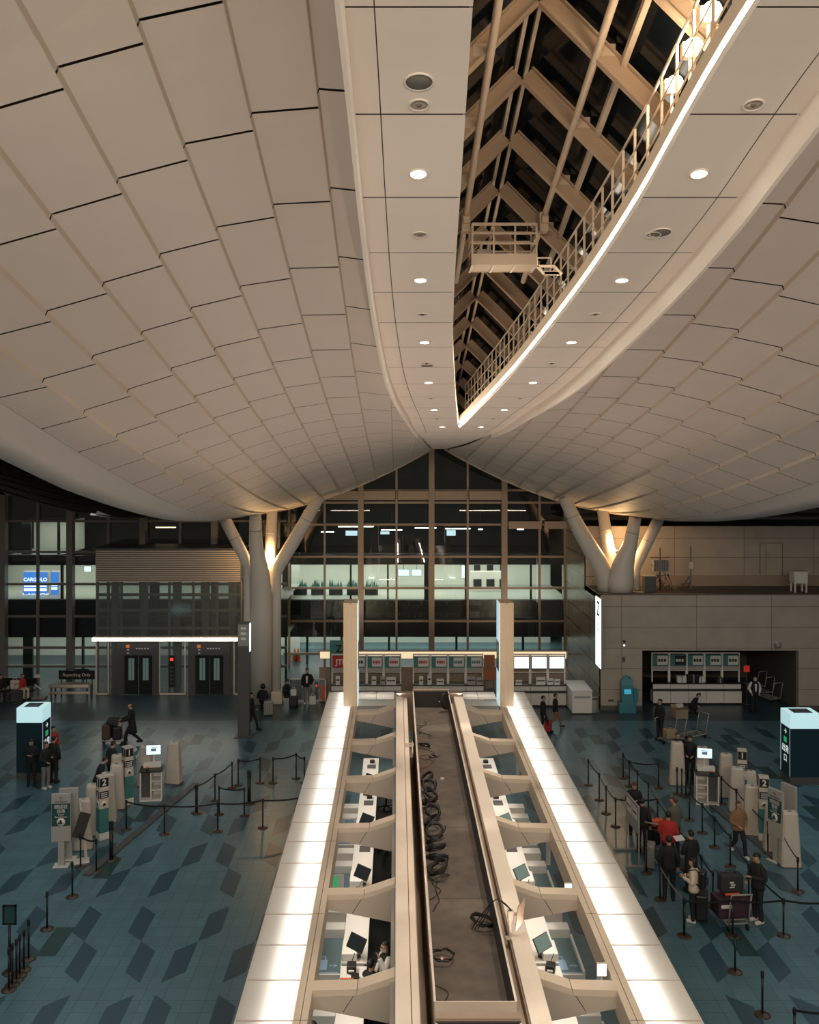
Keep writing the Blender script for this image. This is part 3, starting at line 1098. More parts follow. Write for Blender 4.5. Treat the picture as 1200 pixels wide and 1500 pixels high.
# dark shaft wall set back behind the catwalk
yy = [5.95 + 1.5 * k for k in range(22)]
for sign in (-1, 1):
    sh = MB()
    for y0, y1 in zip(yy, yy[1:]):
        if ridge_z(y1) - 1.1 < sz(y1) + .4:
            continue
        q0 = (XC + sign * (min(2.75, su(y0)) - .01), y0)
        q1 = (XC + sign * (min(2.75, su(y1)) - .01), y1)
        sh.add([(q0[0], q0[1], sz(y0) + 0.3), (q0[0], q0[1], ridge_z(y0) - 1.1), (q1[0], q1[1], ridge_z(y1) - 1.1), (q1[0], q1[1], sz(y1) + 0.3)], [(0, 1, 2, 3)])
        sh.add([(q0[0], y0, sz(y0) + 0.36), (q1[0], y1, sz(y1) + 0.36), (XC + sign * (max(0, ou(y1)) + .5), y1, sz(y1) + 0.36), (XC + sign * (max(0, ou(y0)) + .5), y0, sz(y0) + 0.36)], [(0, 1, 2, 3)])
    sh.obj('shaft_side', 'shaft', sky)
sh = MB()
sh.add([(XC - 1.3, 35.2, 12.9), (XC + 1.3, 35.2, 12.9), (XC + 1.3, 35.2, 14.4), (XC - 1.3, 35.2, 14.4)], [(0, 1, 2, 3)])
sh.obj('shaft_end', 'shaft', sky)
SL = 1.0
# glass panes between rafters, rafters, purlins
ry = [16.06 - 1.87 * 5 + 1.87 * k for k in range(17)]
def eave(y):
    return max(0.0, min(2.72, ridge_z(y) - sz(y) - 0.45, su(y) - 0.05))


for k, y in enumerate(ry):
    z = ridge_z(y)
    m = MB()
    ue = eave(y)
    if ue < .25:
        continue
    for sign in (-1, 1):
        a = Vector((XC, y, z))
        e = Vector((XC + sign * ue, y, z - ue * SL))
        up = Vector((sign * SL, 0, 1)).normalized()
        m.bar(a - up * 0.02, e - up * 0.02, 0.15, 0.04, 0, up)
        m.bar(a + up * 0.11, e + up * 0.11, 0.03, 0.22, 0, up)
        m.bar(a + up * 0.23, e + up * 0.23, 0.20, 0.03, 0, up)
    m.obj('rafter', 'steel_tan', sky)
pan = 0
for k, (y0, y1) in enumerate(zip(ry, ry[1:])):
    for sign in (-1, 1):
        m = MB()
        z0, z1 = ridge_z(y0) + 0.5, ridge_z(y1) + 0.5
        u0, u1 = max(.1, eave(y0)), max(.1, eave(y1))
        m.add([(XC, y0, z0), (XC + sign * u0, y0, z0 - u0 * SL), (XC + sign * u1, y1, z1 - u1 * SL), (XC, y1, z1)], [(0, 1, 2, 3)])
        m.obj('glass_pane', 'night_glass', sky)
m = MB()
for sign in (-1, 1):
    for u in (0.05, 1.25):
        y0, y1 = ry[0], max(y for y in ry if eave(y) > u + .1)
        w_ = 0.06 if u < 0.1 else 0.09
        m.bar((XC + sign * (u + (0.04 if u < .1 else 0)), y0, ridge_z(y0) + 0.3 - u * SL), (XC + sign * (u + (0.04 if u < .1 else 0)), y1, ridge_z(y1) + 0.3 - u * SL), w_, 0.1)
m.obj('glazing_bar_frame', 'steel_cream', sky)
# catwalk railing on the far side of the opening
rl = MB()
prev = None
yv = 7.0
while yv < 32.0:
    u = max(0, ou(yv)) + 0.12
    X, z = XC + u, sz(yv) + 0.42
    rl.bar((X, yv, z), (X, yv, z + 0.95), 0.035, 0.035)
    if prev:
        for h in (0.3, 0.62, 0.95):
            rl.tube([(prev[0], prev[1], prev[2] + h), (X, yv, z + h)], 0.014 if h < .9 else 0.022, 5)
    prev = (X, yv, z)
    yv += 0.62
rl.obj('guard_rail', 'steel_cream', sky)

# gondola rails and the maintenance gondola
for sx, side in ((-0.72, 'near the plain edge'), (0.84, 'over the railed catwalk')):
    m = MB()
    m.tube([(XC + sx, 6, ridge_z(6) - 0.95 + .1), (XC + sx, 22.3, ridge_z(22.3) - 0.95 + .1)], 0.062, 10)
    t = thing('gondola_rail', 'round cream pipe rail under the skylight rafters, %s' % side, 'rail', (0, 0, 0))
    m.obj('pipe', 'steel_cream', t)
    for y in ry:
        if y < 22.3:
            q = MB()
            X = XC + sx
            z = ridge_z(y) - 0.85
            q.box(X - 0.05, X + 0.05, y - 0.05, y + 0.05, z, ridge_z(y) - abs(sx) * SL - 0.02)
            q.box(min(X, X + sx * .35), max(X, X + sx * .35), y - 0.025, y + 0.025, z + 0.02, z + 0.2)
            q.obj('hanger', 'steel_cream', t)

GY = 18.9
gx0, gx1 = xat(692, GY), xat(786, GY)
gz0 = zat(388, GY)
t = thing('maintenance_gondola', 'cream steel access gondola with guard rails hanging under the skylight rails', 'gondola', (0, 0, 0))
m = MB()
m.box(gx0 - .02, gx1 + .02, GY, GY + 0.75, gz0 + 0.02, gz0 + 0.05)
m.box(gx0 - .02, gx1 + .02, GY - 0.02, GY, gz0, gz0 + 0.22)
m.box(gx0 - .02, gx1 + .02, GY + 0.75, GY + 0.77, gz0, gz0 + 0.22)
m.box(gx0 - .02, gx0, GY, GY + 0.75, gz0, gz0 + 0.22)
m.box(gx1, gx1 + .02, GY, GY + 0.75, gz0, gz0 + 0.22)
m.obj('tray', 'steel_cream', t)
for k in range(4):
    m = MB()
    X = gx0 + (gx1 - gx0) * k / 3
    m.bar((X, GY, gz0), (X, GY + .75, gz0), 0.04, 0.03)
    m.obj('floor_rib', 'lip', t)
m = MB()
for k in range(4):
    X = gx0 + (gx1 - gx0) * k / 3
    for y in (GY, GY + .74):
        m.bar((X, y, gz0 + .2), (X, y, gz0 + 0.8), 0.035, 0.035)
for y in (GY, GY + .74):
    for h in (0.42, 0.62, 0.8):
        m.bar((gx0, y, gz0 + h), (gx1, y, gz0 + h), 0.03, 0.035 if h < .8 else 0.06)
for X in (gx0, gx1):
    for h in (0.42, 0.62, 0.8):
        m.bar((X, GY, gz0 + h), (X, GY + .75, gz0 + h), 0.03, 0.035)
m.tube([(gx0 + .08, GY + .74, gz0 + .8), (gx0 + .08, GY + .74, gz0 + 1.0), (gx1 - .08, GY + .74, gz0 + 1.0), (gx1 - .08, GY + .74, gz0 + .8)], 0.014, 6)
m.obj('guard_rail', 'steel_cream', t)
for sx in (-0.72, 0.84):
    q = MB()
    X = XC + sx
    q.box(X - 0.09, X + 0.09, GY + .2, GY + .5, gz0 + 0.72, ridge_z(GY) - 0.8, bev=.02)
    q.box(X - 0.06, X + 0.06, GY + .1, GY + .6, gz0 + 0.86, gz0 + 1.0)
    q.obj('trolley', 'steel_cream', t)
q = MB()
q.box(gx0 + .12, gx0 + .42, GY + .4, GY + .6, gz0 + .06, gz0 + .4, bev=.02)
q.obj('control_box', 'beige_dk', t)

# a short boarding ladder frame on the catwalk
Yl = 17.0
X0, X1 = xat(787, Yl), xat(822, Yl)
zt, zb = zat(390, Yl), sz(Yl) + 0.42
t = thing('boarding_ladder', 'short cream boarding ladder frame rising from the railed catwalk below the gondola', 'ladder')
m = MB()
for X in (X0, X1 - .12):
    m.bar((X + .12, Yl, zb), (X + .12, Yl, zt - .14), 0.05, 0.04)
    m.bar((X + .12, Yl, zt - .14), (X, Yl, zt), 0.05, 0.04)
for h in range(4):
    z = zb + (zt - .14 - zb) * h / 3
    m.bar((X0 + .12, Yl, z), (X1, Yl, z), 0.04, 0.04)
m.bar((X0, Yl, zt), (X1 - .12, Yl, zt), 0.05, 0.04)
m.tube([(X0 + .02, Yl + .1, zt), (X0 + .02, Yl + .1, zt + .17), (X1 - .16, Yl + .1, zt + .17), (X1 - .16, Yl + .1, zt)], 0.014, 6)
m.obj('rung_frame', 'steel_cream', t)

# three flood lights on the catwalk side
for k, (px, py) in enumerate(((1041, 18), (1014, 70), (987, 124))):
    Y = (11.2, 12.0, 12.9)[k]
    X, z = xat(px, Y), zat(py, Y)
    t = thing('flood_light', 'glaring warm flood light above the catwalk railing, %s of three from the gondola' % ORD[2 - k], 'light', (X, Y, z), 0, 'flood lights on the catwalk')
    m = MB()
    m.box(-0.11, 0.11, 0.02, 0.16, -0.1, 0.1, bev=.02)
    m.obj('housing', 'steel_cream', t)
    m = MB()
    m.lathe([(0.001, 0), (0.11, 0), (0.11, 0.02), (0.001, 0.03)], 20)
    o = m.obj('lens', 'lamp_flood', t)
    o.rotation_euler = (R(115), 0, R(-20))
    o.location = (0, -0.06, -0.01)
    m = MB()
    m.bar((0, .09, -.1), (0, .09, -.45), 0.03, 0.03)
    m.obj('yoke', 'steel_cream', t)
    point('flood_glow', (X - 0.12, Y - 0.25, z - 0.08), 24, (1, 0.76, 0.5), 0.08)

# ---------------------------------------------------------------- downlights and speakers in the soffit
def mk_light(kind):
    t = thing(kind, 'x', 'light')
    m = MB()
    if kind == 'ceiling_speaker':
        m.lathe([(0.17, 0.0), (0.17, -0.012), (0.15, -0.02), (0.145, -0.004)], 28)
        m.obj('rim', 'soffit', t)
        m = MB(); m.lathe([(0.145, -0.004), (0.145, -0.012), (0.001, -0.016)], 28)
        m.obj('grille', 'grille', t)
    else:
        m.lathe([(0.125, 0.0), (0.125, -0.012), (0.105, -0.02), (0.098, 0.02)], 28)
        m.obj('rim', 'soffit', t)
        m = MB(); m.lathe([(0.1, 0.012), (0.1, -0.004), (0.001, -0.006)], 24)
        if kind == 'downlight':
            m.obj('lens', 'lamp_on', t)
        else:
            m.obj('reflector', 'lamp_off', t)
            m = MB(); m.lathe([(0.035, 0.0), (0.03, -0.02), (0.001, -0.025)], 12)
            m.obj('bulb', 'grille', t)
    return t


ON_ROWS = [254, 410, 501, 560, 600, 625]
OFF_ROWS = [153, 343, 460, 532, 583, 613]
SPK_ROWS = [119, 340, 535]


def row_to_y(row):
    lo, hi = 6.0, 48
    for _ in range(50):
        mid = (lo + hi) / 2
        if VY - (sz(mid) - HC) * FP / mid > row:
            hi = mid
        else:
            lo = mid
    return lo


LPX = {254: (613, 1024), 410: (616, 911), 501: (622, 837), 560: (628, 781), 600: (636, 739), 625: (648, 705),
       153: (614, 1104), 343: (615, 957), 460: (619, 872), 532: (625, 808), 583: (631, 762), 613: (640, 722),
       119: (614, 1140), 340: (0, 968), 535: (626, 0)}
first = {}
IXC = 1.158
for kind, rows in (('downlight', ON_ROWS), ('unlit_downlight', OFF_ROWS), ('ceiling_speaker', SPK_ROWS)):
    for si, side in enumerate(('plain side', 'railing side')):
        n = 0
        for r_ in rows:
            px = LPX[r_][si]
            if not px:
                continue
            y = row_to_y(r_)
            if kind == 'ceiling_speaker' and r_ == 119 and si == 1:
                continue
            what = {'downlight': 'lit round downlight', 'unlit_downlight': 'unlit round downlight', 'ceiling_speaker': 'dark round speaker grille'}[kind]
            lab = '%s in the soffit on the skylight’s %s, %s counted from overhead' % (what, side, ORD[n])
            lab = lab.replace('’', '\'')
            loc = (xat(px, y), y, sz(y) - 0.002)
            if kind not in first:
                first[kind] = mk_light(kind)
                o = first[kind]
                o.location = loc
                o['label'] = lab
            else:
                o = dup(first[kind], loc, 0, lab)
            sl = math.atan((sz(y + .3) - sz(y - .3)) / .6)
            o.rotation_euler = (sl, 0, 0)
            o['group'] = {'downlight': 'lit downlights in the soffit', 'unlit_downlight': 'unlit downlights in the soffit', 'ceiling_speaker': 'speakers in the soffit'}[kind]
            if kind == 'downlight':
                spot('downlight_beam', (loc[0], loc[1], loc[2] - 0.06), (loc[0] + (IXC - loc[0]) * .6, loc[1], 0), 1150, (1, 0.84, 0.66), 29, 0.5, 0.1)
            n += 1
# the small lit ones at the far end, past the tip
for k, (px, py) in enumerate(((652, 648), (668, 652), (646, 640))):
    y = 38 + 2.2 * k
    o = dup(first['downlight'], (xat(px, y), y, sz(y) - 0.002), 0, 'small lit downlight beyond the skylight tip, %s towards the glass facade' % ORD[k], 'lit downlights past the tip')
# ================================================================ right stone-panel block
WY, WX = 45.4, 9.65
wall = shell('wall_right')
m = MB()
OX0, OX1, OZ = xat(941, WY), xat(1170, WY), zat(953, WY)
LZ = zat(872, WY)
m.box(WX, OX0, WY, WY + 0.3, 0, LZ)
m.box(OX1, 34, WY, WY + 0.3, 0, LZ)
m.box(OX0, OX1, WY, WY + 0.3, OZ, LZ)
o = m.obj('wall_front', 'wall', wall)
m = MB()
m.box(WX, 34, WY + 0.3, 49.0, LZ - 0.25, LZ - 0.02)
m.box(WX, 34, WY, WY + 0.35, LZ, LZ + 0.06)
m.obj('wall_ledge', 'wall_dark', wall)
m = MB()
m.box(WX, 34, 49.0, 49.3, LZ - .3, 8.45)
m.obj('wall_upper', 'wall', wall)
m = MB()
m.add([(WX, WY, 0), (WX, 56, 0), (WX, 56, 8.45), (WX, 49.0, 8.45), (WX, 49.0, LZ), (WX, WY, LZ)], [(0, 1, 2, 3, 4, 5)])
m.obj('wall_flank', 'wall_side', wall)
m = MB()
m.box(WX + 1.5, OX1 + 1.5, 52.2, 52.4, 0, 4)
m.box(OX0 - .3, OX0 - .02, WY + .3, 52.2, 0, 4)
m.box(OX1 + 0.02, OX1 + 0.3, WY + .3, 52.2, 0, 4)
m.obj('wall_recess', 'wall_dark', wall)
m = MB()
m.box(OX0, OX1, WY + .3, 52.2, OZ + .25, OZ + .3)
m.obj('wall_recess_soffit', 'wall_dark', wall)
m = MB()
m.box(WX - .02, OX0, WY - .03, WY, 0, 0.22)
m.box(OX1, 34, WY - .03, WY, 0, 0.22)
m.obj('wall_skirting', 'skirt', wall)
m = MB()      # dark strip low on the upper wall, a flush service door
m.box(xat(940, 48.95), 34, 48.9, 49.0, LZ - .02, LZ + .5)
m.obj('wall_kick_strip', 'brown', wall)
dr = struct(bpy.data.objects.new('door_1', None)); C.objects.link(dr)
m = MB()
dx0, dx1, dz1 = xat(1114, 48.96), xat(1146, 48.96), zat(796, 48.96)
m.box(dx0, dx1, 48.96, 49.0, LZ + .52, dz1)
m.obj('door_leaf', 'wall', dr)
m = MB()
for a, c in ((dx0 - .03, dx0), (dx1, dx1 + .03), (dx0 + .27, dx0 + .29)):
    m.box(a, c, 48.955, 48.97, LZ + .52, dz1)
m.box(dx0, dx1, 48.955, 48.97, dz1, dz1 + .03)
m.obj('door_frame', 'skirt', dr)
m = MB(); m.box(dx0 + .36, dx0 + .42, 48.9, 48.96, LZ + 1.5, LZ + 1.62, bev=.01)
m.obj('door_handle', 'grey', dr)
m = MB()      # pipes and dark void over the upper wall
for k in range(5):
    m.tube([(WX, 50 + k * .8, 8.8 + .3 * (k % 2)), (34, 50 + k * .8, 8.8 + .3 * (k % 2))], 0.12, 8)
struct(m.obj('trim_1', 'greydk'))

# bits on the ledge: radio mast, plinth box, brackets
t = thing('antenna_mast', 'grey antenna mast with finned box among cables on the stone ledge', 'antenna', (xat(967, 47), 47, LZ))
m = MB(); m.tube([(0, 0, 0), (0, 0, 2.1)], 0.035, 8); m.obj('pole', 'greydk', t)
m = MB(); m.box(-.35, .4, -.1, .1, .95, 1.5, bev=.02); m.obj('finned_box', 'grey', t)
m = MB()
for h in (.75, 1.25, 1.62):
    m.bar((-.45, 0, h), (.45, 0, h), .04, .04)
for k in range(9):
    m.bar((-.33 + k * .085, -.12, .97), (-.33 + k * .085, -.12, 1.48), .02, .03)
m.obj('bracket', 'greydk', t)
m = MB()
for k in range(14):
    a = rnd.uniform(-.8, .8); c = rnd.uniform(-.8, .8)
    m.tube([(a, rnd.uniform(-.3, .3), .05), ((a + c) / 2, rnd.uniform(-.3, .3), rnd.uniform(.2, .6)), (c * .5, 0, rnd.uniform(.5, 1))], .012, 5)
m.obj('cable', 'cable', t)
t = thing('pipe_stand', 'slim grey pipe stand with braces beside the antenna mast', 'pipe stand', (xat(1012, 47.6), 47.6, LZ))
m = MB(); m.tube([(0, 0, 0), (0, 0, 2.1)], 0.04, 8); m.obj('pole', 'grey', t)
m = MB()
m.bar((0, 0, .7), (-.5, 0, 0), .04, .04); m.bar((0, 0, .5), (.0, .5, 0), .04, .04); m.bar((-.5, 0, .25), (0, 0, .25), .05, .05)
m.obj('brace', 'greydk', t)
m = MB(); m.box(-.08, .1, -.08, .06, 1.0, 1.35, bev=.01); m.obj('junction_box', 'white_metal', t)
t = thing('equipment_crate', 'dark low equipment crate on the ledge beside the tree column', 'crate', (xat(951, 46.6), 46.6, LZ))
m = MB(); m.box(-.28, .28, -.25, .25, 0, .75, bev=.03); m.obj('case', 'greydk', t)
m = MB(); m.box(-.3, .3, -.27, .27, .75, .8, bev=.01); m.obj('lid', 'grey', t)
t = thing('ledge_box', 'small white box on four legs standing on the stone ledge', 'box', (xat(1170, 46.5), 46.5, LZ))
m = MB(); m.box(-.33, .33, -.3, .3, .45, .98, bev=.015); m.obj('housing', 'white_metal', t)
m = MB(); m.box(-.37, .37, -.34, .34, .98, 1.03, bev=.01); m.obj('lid', 'white_metal', t)
for sx in (-.27, .27):
    for sy in (-.24, .24):
        q = MB(); q.box(sx - .035, sx + .035, sy - .035, sy + .035, 0, .45); q.obj('leg', 'white_metal', t)
t = thing('ledge_light', 'tiny lit slot light low on the upper stone wall', 'light', (xat(1033, 48.9), 48.88, zat(863, 48.9)))
m = MB(); m.box(-.09, .09, -.02, .02, -.16, .16, bev=.01); m.obj('frame', 'grey', t)
m = MB(); m.box(-.03, .05, -.03, -.02, -.12, .12); m.obj('lens', 'tube_warm', t)
# camera, speaker panel, sockets on the front wall
t = thing('dome_camera', 'round silver security camera on the stone wall above the recess', 'camera', (xat(1138, WY), WY - .02, zat(944, WY)))
m = MB(); m.lathe([(.001, -.16), (.1, -.14), (.15, -.05), (.16, .05), (.12, .12), (.001, .15)], 16); m.obj('dome', 'grey', t).location = (0, -.14, 0)
m = MB(); m.box(-.12, -.02, -.2, .02, .02, .16, bev=.01); m.obj('bracket', 'white_metal', t)
t = thing('wall_camera', 'small spot camera with bright dot on the stone wall by the lit Z sign', 'camera', (xat(914, WY), WY - .02, zat(940, WY)))
m = MB(); m.box(-.05, .05, -.16, .02, -.02, .06, bev=.01); m.obj('camera_body', 'black', t)
m = MB(); m.box(-.06, .06, -.05, .02, -.22, -.1, bev=.01); m.obj('light_box', 'white_metal', t)
m = MB(); m.box(-.03, .03, -.07, -.05, -.19, -.13); m.obj('lens', 'screen_white', t)
t = thing('wall_plate', 'grey rectangular intercom plate on the stone wall above the teal kiosk', 'wall plate', (xat(913.5, WY), WY - .015, zat(966, WY)))
m = MB(); m.box(-.09, .09, -.02, .01, -.14, .14, bev=.008); m.obj('plate', 'grey', t)
m = MB(); m.box(-.06, .06, -.022, -.018, -.1, .1); m.obj('grille', 'greydk', t)
t = thing('socket_plate', 'row of three black sockets low on the stone wall', 'socket', (xat(895, WY), WY - .012, zat(1026, WY)))
for k in range(3):
    q = MB(); q.box(-.12 + k * .09, -.06 + k * .09, -.01, .01, -.05, .05, bev=.004); q.obj('socket', 'black', t)

# lit Z lightbox at the corner
t = thing('lightbox_sign', 'tall narrow white lightbox with black Z at the stone wall\'s corner', 'sign', (9.57, 45.32, 0))
z0, z1 = zat(977, 45.2), zat(876, 45.2)
m = MB(); m.box(-.04, .06, -.62, .6, z0 - .03, z1 + .03); m.obj('case', 'grey', t)
m = MB(); m.box(-.055, -.04, -.6, .58, z0, z1); m.obj('face_panel', 'sign_lit', t)
text('Z', .95, 'txt_black', t, (-.06, -.02, z1 - .55), (R(90), 0, R(-90)), bold=.01)
text('出発', .24, 'kiosk_grey', t, (-.06, -.02, z1 - 1.25), (R(90), 0, R(-90)))
text('Departures', .17, 'kiosk_grey', t, (-.06, -.02, z1 - 1.5), (R(90), 0, R(-90)))

# ================================================================ glass facade
def facade(name, Y, x_px0, x_px1, mulls, trans, ztop, mm, big=()):
    f = shell(name)
    X0, X1 = xat(x_px0, Y), xat(x_px1, Y)
    for px in mulls:
        wd = 0.32 if px in big else 0.12
        m = MB()
        X = xat(px, Y)
        m.box(X - wd / 2, X + wd / 2, Y - (0.5 if px in big else .22), Y - .02, 0, ztop)
        m.obj('mullion', mm, f)
    for py in trans:
        m = MB()
        z = zat(py, Y)
        m.box(X0, X1, Y - .2, Y - .02, z - .06, z + .06)
        m.obj('transom', mm, f)
    m = MB()
    m.add([(X0, Y, 0), (X1, Y, 0), (X1, Y, ztop), (X0, Y, ztop)], [(0, 1, 2, 3)])
    m.obj('window_glass', 'glass', f)
    return f


FY, LY = 55.0, 51.0
f1 = facade('window_1', FY, 416, 830, [424, 476, 529, 581, 632, 685, 738, 790, 827], [718, 736, 768, 815, 861, 909, 957], 13.5, 'mull', (529, 632, 738))
f2 = facade('window_2', LY, -60, 420, [-40, 8, 57, 106, 160, 212, 265, 316], [724, 763, 808, 855, 902, 948, 975], 11.9, 'mull_grey', (8, 106, 212, 316))
m = MB()         # pale horizontal blinds boxes near the head of the glazing
z0, z1 = zat(732, FY), zat(719, FY)
for a, c in ((468, 528), (530, 580), (582, 631), (633, 684), (686, 742)):
    m.box(xat(a, FY) + .04, xat(c, FY) - .04, FY - .42, FY - .2, z0, z1)
z0, z1 = zat(774, FY), zat(763, FY)
for a, c in ((743, 793), (795, 835)):
    m.box(xat(a, FY) + .04, xat(c, FY) - .04, FY - .42, FY - .2, z0, z1)
m.obj('blind_box', 'brown', f1)
m = MB()
m.box(xat(-60, LY), xat(140, LY), LY - .5, LY, zat(724, LY), zat(711, LY))
m.box(xat(-60, LY), xat(420, LY), LY - .5, LY, zat(700, LY), zat(676, LY))
m.obj('head_beam', 'mull_grey', f2)


# rooms and slabs beyond the glass
def beyond(name, Y, X0, X1, bands, depth=7.0):
    """bands: (z0, z1, lit)"""
    r = shell(name)
    for i, (z0, z1, lit) in enumerate(bands):
        if not lit:
            m = MB(); m.box(X0, X1, Y + .25, Y + .6, z0, z1); m.obj('wall_spandrel', 'spandrel', r)
        else:
            m = MB()
            m.add([(X0, Y + depth, z0), (X1, Y + depth, z0), (X1, Y + depth, z1), (X0, Y + depth, z1)], [(0, 1, 2, 3)])
            m.obj('wall_room_back', 'room', r)
            m = MB()
            m.add([(X0, Y + .3, z0), (X1, Y + .3, z0), (X1, Y + depth, z0), (X0, Y + depth, z0)], [(0, 1, 2, 3)])
            m.obj('floor_room', 'room_floor', r)
            m = MB()
            m.add([(X0, Y + .3, z1), (X1, Y + .3, z1), (X1, Y + depth, z1), (X0, Y + depth, z1)], [(0, 1, 2, 3)])
            m.obj('ceiling_room', 'room', r)
            # dark posts inside
            k = X0 + rnd.uniform(.4, 2)
            m = MB()
            while k < X1:
                m.box(k, k + rnd.choice((.1, .12, .5)), Y + .7, Y + .9, z0, z1)
                k += rnd.uniform(1.8, 4.2)
            m.obj('column_room', 'room_dark', r)
            area('room_light', ((X0 + X1) / 2, Y + depth * .5, z1 - .05), (0, 0, 0), X1 - X0, depth * .7, lit, (0.97, 1.0, 0.9))
    return r


cX0, cX1 = xat(412, FY) - 2, xat(830, FY) + .2
beyond('room_beyond_glass', FY, cX0, cX1, [(-.2, 1.62, 420), (1.62, 3.72, 0), (3.72, 5.78, 520), (5.78, 6.35, 0)])
m = MB(); m.box(cX0, cX1, FY + 6.4, FY + 6.6, 6.3, 14)
struct(m.obj('room_beyond_dark', 'room_dark'))
lX0, lX1 = xat(-70, LY), xat(420, LY)
beyond('room_beyond_lift', LY, lX0, lX1, [(0, 2.35, 300), (2.35, 4.35, 0), (4.35, 6.2, 300), (6.2, 6.7, 0)], 7)
beyond('room_beyond_upper', LY, xat(8, LY), xat(88, LY), [(6.75, 8.5, 40)], 4)
m = MB(); m.box(lX0, lX1, LY + 5.4, LY + 5.6, 6.6, 12)
struct(m.obj('room_beyond_dark', 'room_dark'))
m = MB(); m.box(-8.6, -8.4, LY, FY + 7, 0, 12)
m.box(-8.5, cX0, FY - .1, FY + .1, 0, 12)
struct(m.obj('room_beyond_side', 'room_dark'))
m = MB(); m.box(-36, 36, 63.5, 64, -1, 19)
struct(m.obj('wall_night', 'spandrel'))

# things beyond the glass -------------------------------------------------
def in_view(px0, px1, py0, py1, y):
    return xat(px0, y), xat(px1, y), zat(py1, y), zat(py0, y)


aY = LY + 2.2
x0, x1, z0, z1 = in_view(34, 70, 837, 880, aY)
t = thing('advert_screen', 'large bright blue advert panel with white lettering behind the facade glass', 'screen', (x0, aY, z0))
W_, H_ = x1 - x0, z1 - z0
m = MB(); m.box(0, W_, 0, .3, 0, H_); m.obj('cabinet', 'white_metal', t)
m = MB(); m.box(.03, W_ - .03, -.02, 0, 0.0, H_ - .04); m.obj('screen', 'advert', t)
text('CARGOLO', .27, 'advert_txt', t, (W_ / 2, -.03, H_ * .72), bold=.008)
text('Available NOW', .23, 'advert_txt', t, (W_ / 2, -.03, H_ * .2), bold=.006)
m = MB(); m.box(.05, W_ - .05, -.03, -.02, H_ * .33, H_ * .43); m.box(.05, W_ - .05, -.03, -.02, H_ * .47, H_ * .52); m.obj('printed_band', 'advert_txt', t)
x0, x1, z0, z1 = in_view(74, 87, 837, 880, aY)
t = thing('advert_screen', 'narrow blue advert panel beside the larger blue one behind the glass', 'screen', (x0, aY, z0))
W_ = x1 - x0
m = MB(); m.box(0, W_, 0, .3, 0, H_); m.obj('cabinet', 'white_metal', t)
m = MB(); m.box(.03, W_ - .05, -.02, 0, 0, H_ - .04); m.obj('screen', 'advert', t)
m = MB(); m.lathe([(.001, -.02), (.12, -.02), (.12, 0), (.001, 0)], 14)
o = m.obj('printed_emblem', 'advert_txt', t); o.rotation_euler = (R(90), 0, 0); o.location = (W_ / 2, -.015, H_ * .78)
m = MB(); m.box(.06, W_ - .1, -.03, -.02, H_ * .5, H_ * .56); m.box(.06, W_ - .1, -.03, -.02, H_ * .38, H_ * .46); m.obj('printed_band', 'advert_txt', t)
# small hanging info screens in the upper rooms; glowing strips imitate reflections in the glass
def hung(name, lab, px0, px1, py0, py1, y, material, cat='sign'):
    x0, x1, z0, z1 = in_view(px0, px1, py0, py1, y)
    t = thing(name, lab, cat, ((x0 + x1) / 2, y, z0))
    w_ = (x1 - x0) / 2
    m = MB(); m.box(-w_, w_, 0, .08, 0, z1 - z0); m.obj('case', 'greydk', t)
    m = MB(); m.box(-w_ + .02, w_ - .02, -.01, 0, .02, z1 - z0 - .02); m.obj('face_panel', material, t)
    m = MB(); m.bar((0, .04, z1 - z0), (0, .04, z1 - z0 + .3), .03, .03); m.obj('hanger', 'greydk', t)
    return t


hung('hanging_sign', 'small white hanging sign with two dark dots behind the facade by the lift', 123, 134, 829, 838, LY + 3, 'screen_lit')
hung('hanging_sign', 'white hanging screen in the lit upper room, first beside the central mullion', 583, 600, 834, 844, FY + 2, 'screen_lit')
hung('hanging_sign', 'white hanging screen in the lit upper room, second beside the central mullion', 603, 618, 834, 844, FY + 2, 'screen_lit')
hung('hanging_sign', 'pale blue upright screen in the lit upper room past the central mullion', 676, 684, 828, 847, FY + 3, 'screen_lit')
hung('hanging_sign', 'blue departure screen glowing in the dark upper storey, near the column', 506, 524, 777, 785, FY + 3, 'screen_lit')
hung('hanging_sign', 'blue departure screen glowing in the dark upper storey beside first wide mullion', 557, 571, 778, 783, FY + 3, 'screen_lit')
hung('hanging_sign', 'blue departure screen in the dark upper storey just past the central mullion', 654, 668, 776, 785, FY + 3, 'screen_lit')
for k, (px0, px1, py) in enumerate(((470, 490, 779), (495, 548, 771), (558, 590, 776), (607, 640, 773), (652, 690, 774), (700, 708, 775), (757, 768, 775))):  # glowing strips stand in for light lines reflected in the glass
    t = thing('reflection_strip', 'thin white strip imitating reflected light in the dark upper storey, %s from the tree column' % ORD[k], 'light', (xat((px0 + px1) / 2, FY + 4), FY + 4, zat(py, FY + 4)), 0, 'reflected light strips in the dark storey')
    L = (px1 - px0) / FP * (FY + 4)
    m = MB(); m.box(-L / 2, L / 2, -.06, .06, 0, .06, bev=.02); m.obj('housing', 'white_metal', t)
    m = MB(); m.box(-L / 2 + .03, L / 2 - .03, -.05, .05, -.035, 0); m.obj('lens', 'reflection_glow', t)
    m = MB(); m.bar((0, 0, .06), (0, 0, 1.2), .02, .02); m.obj('hanger', 'greydk', t)
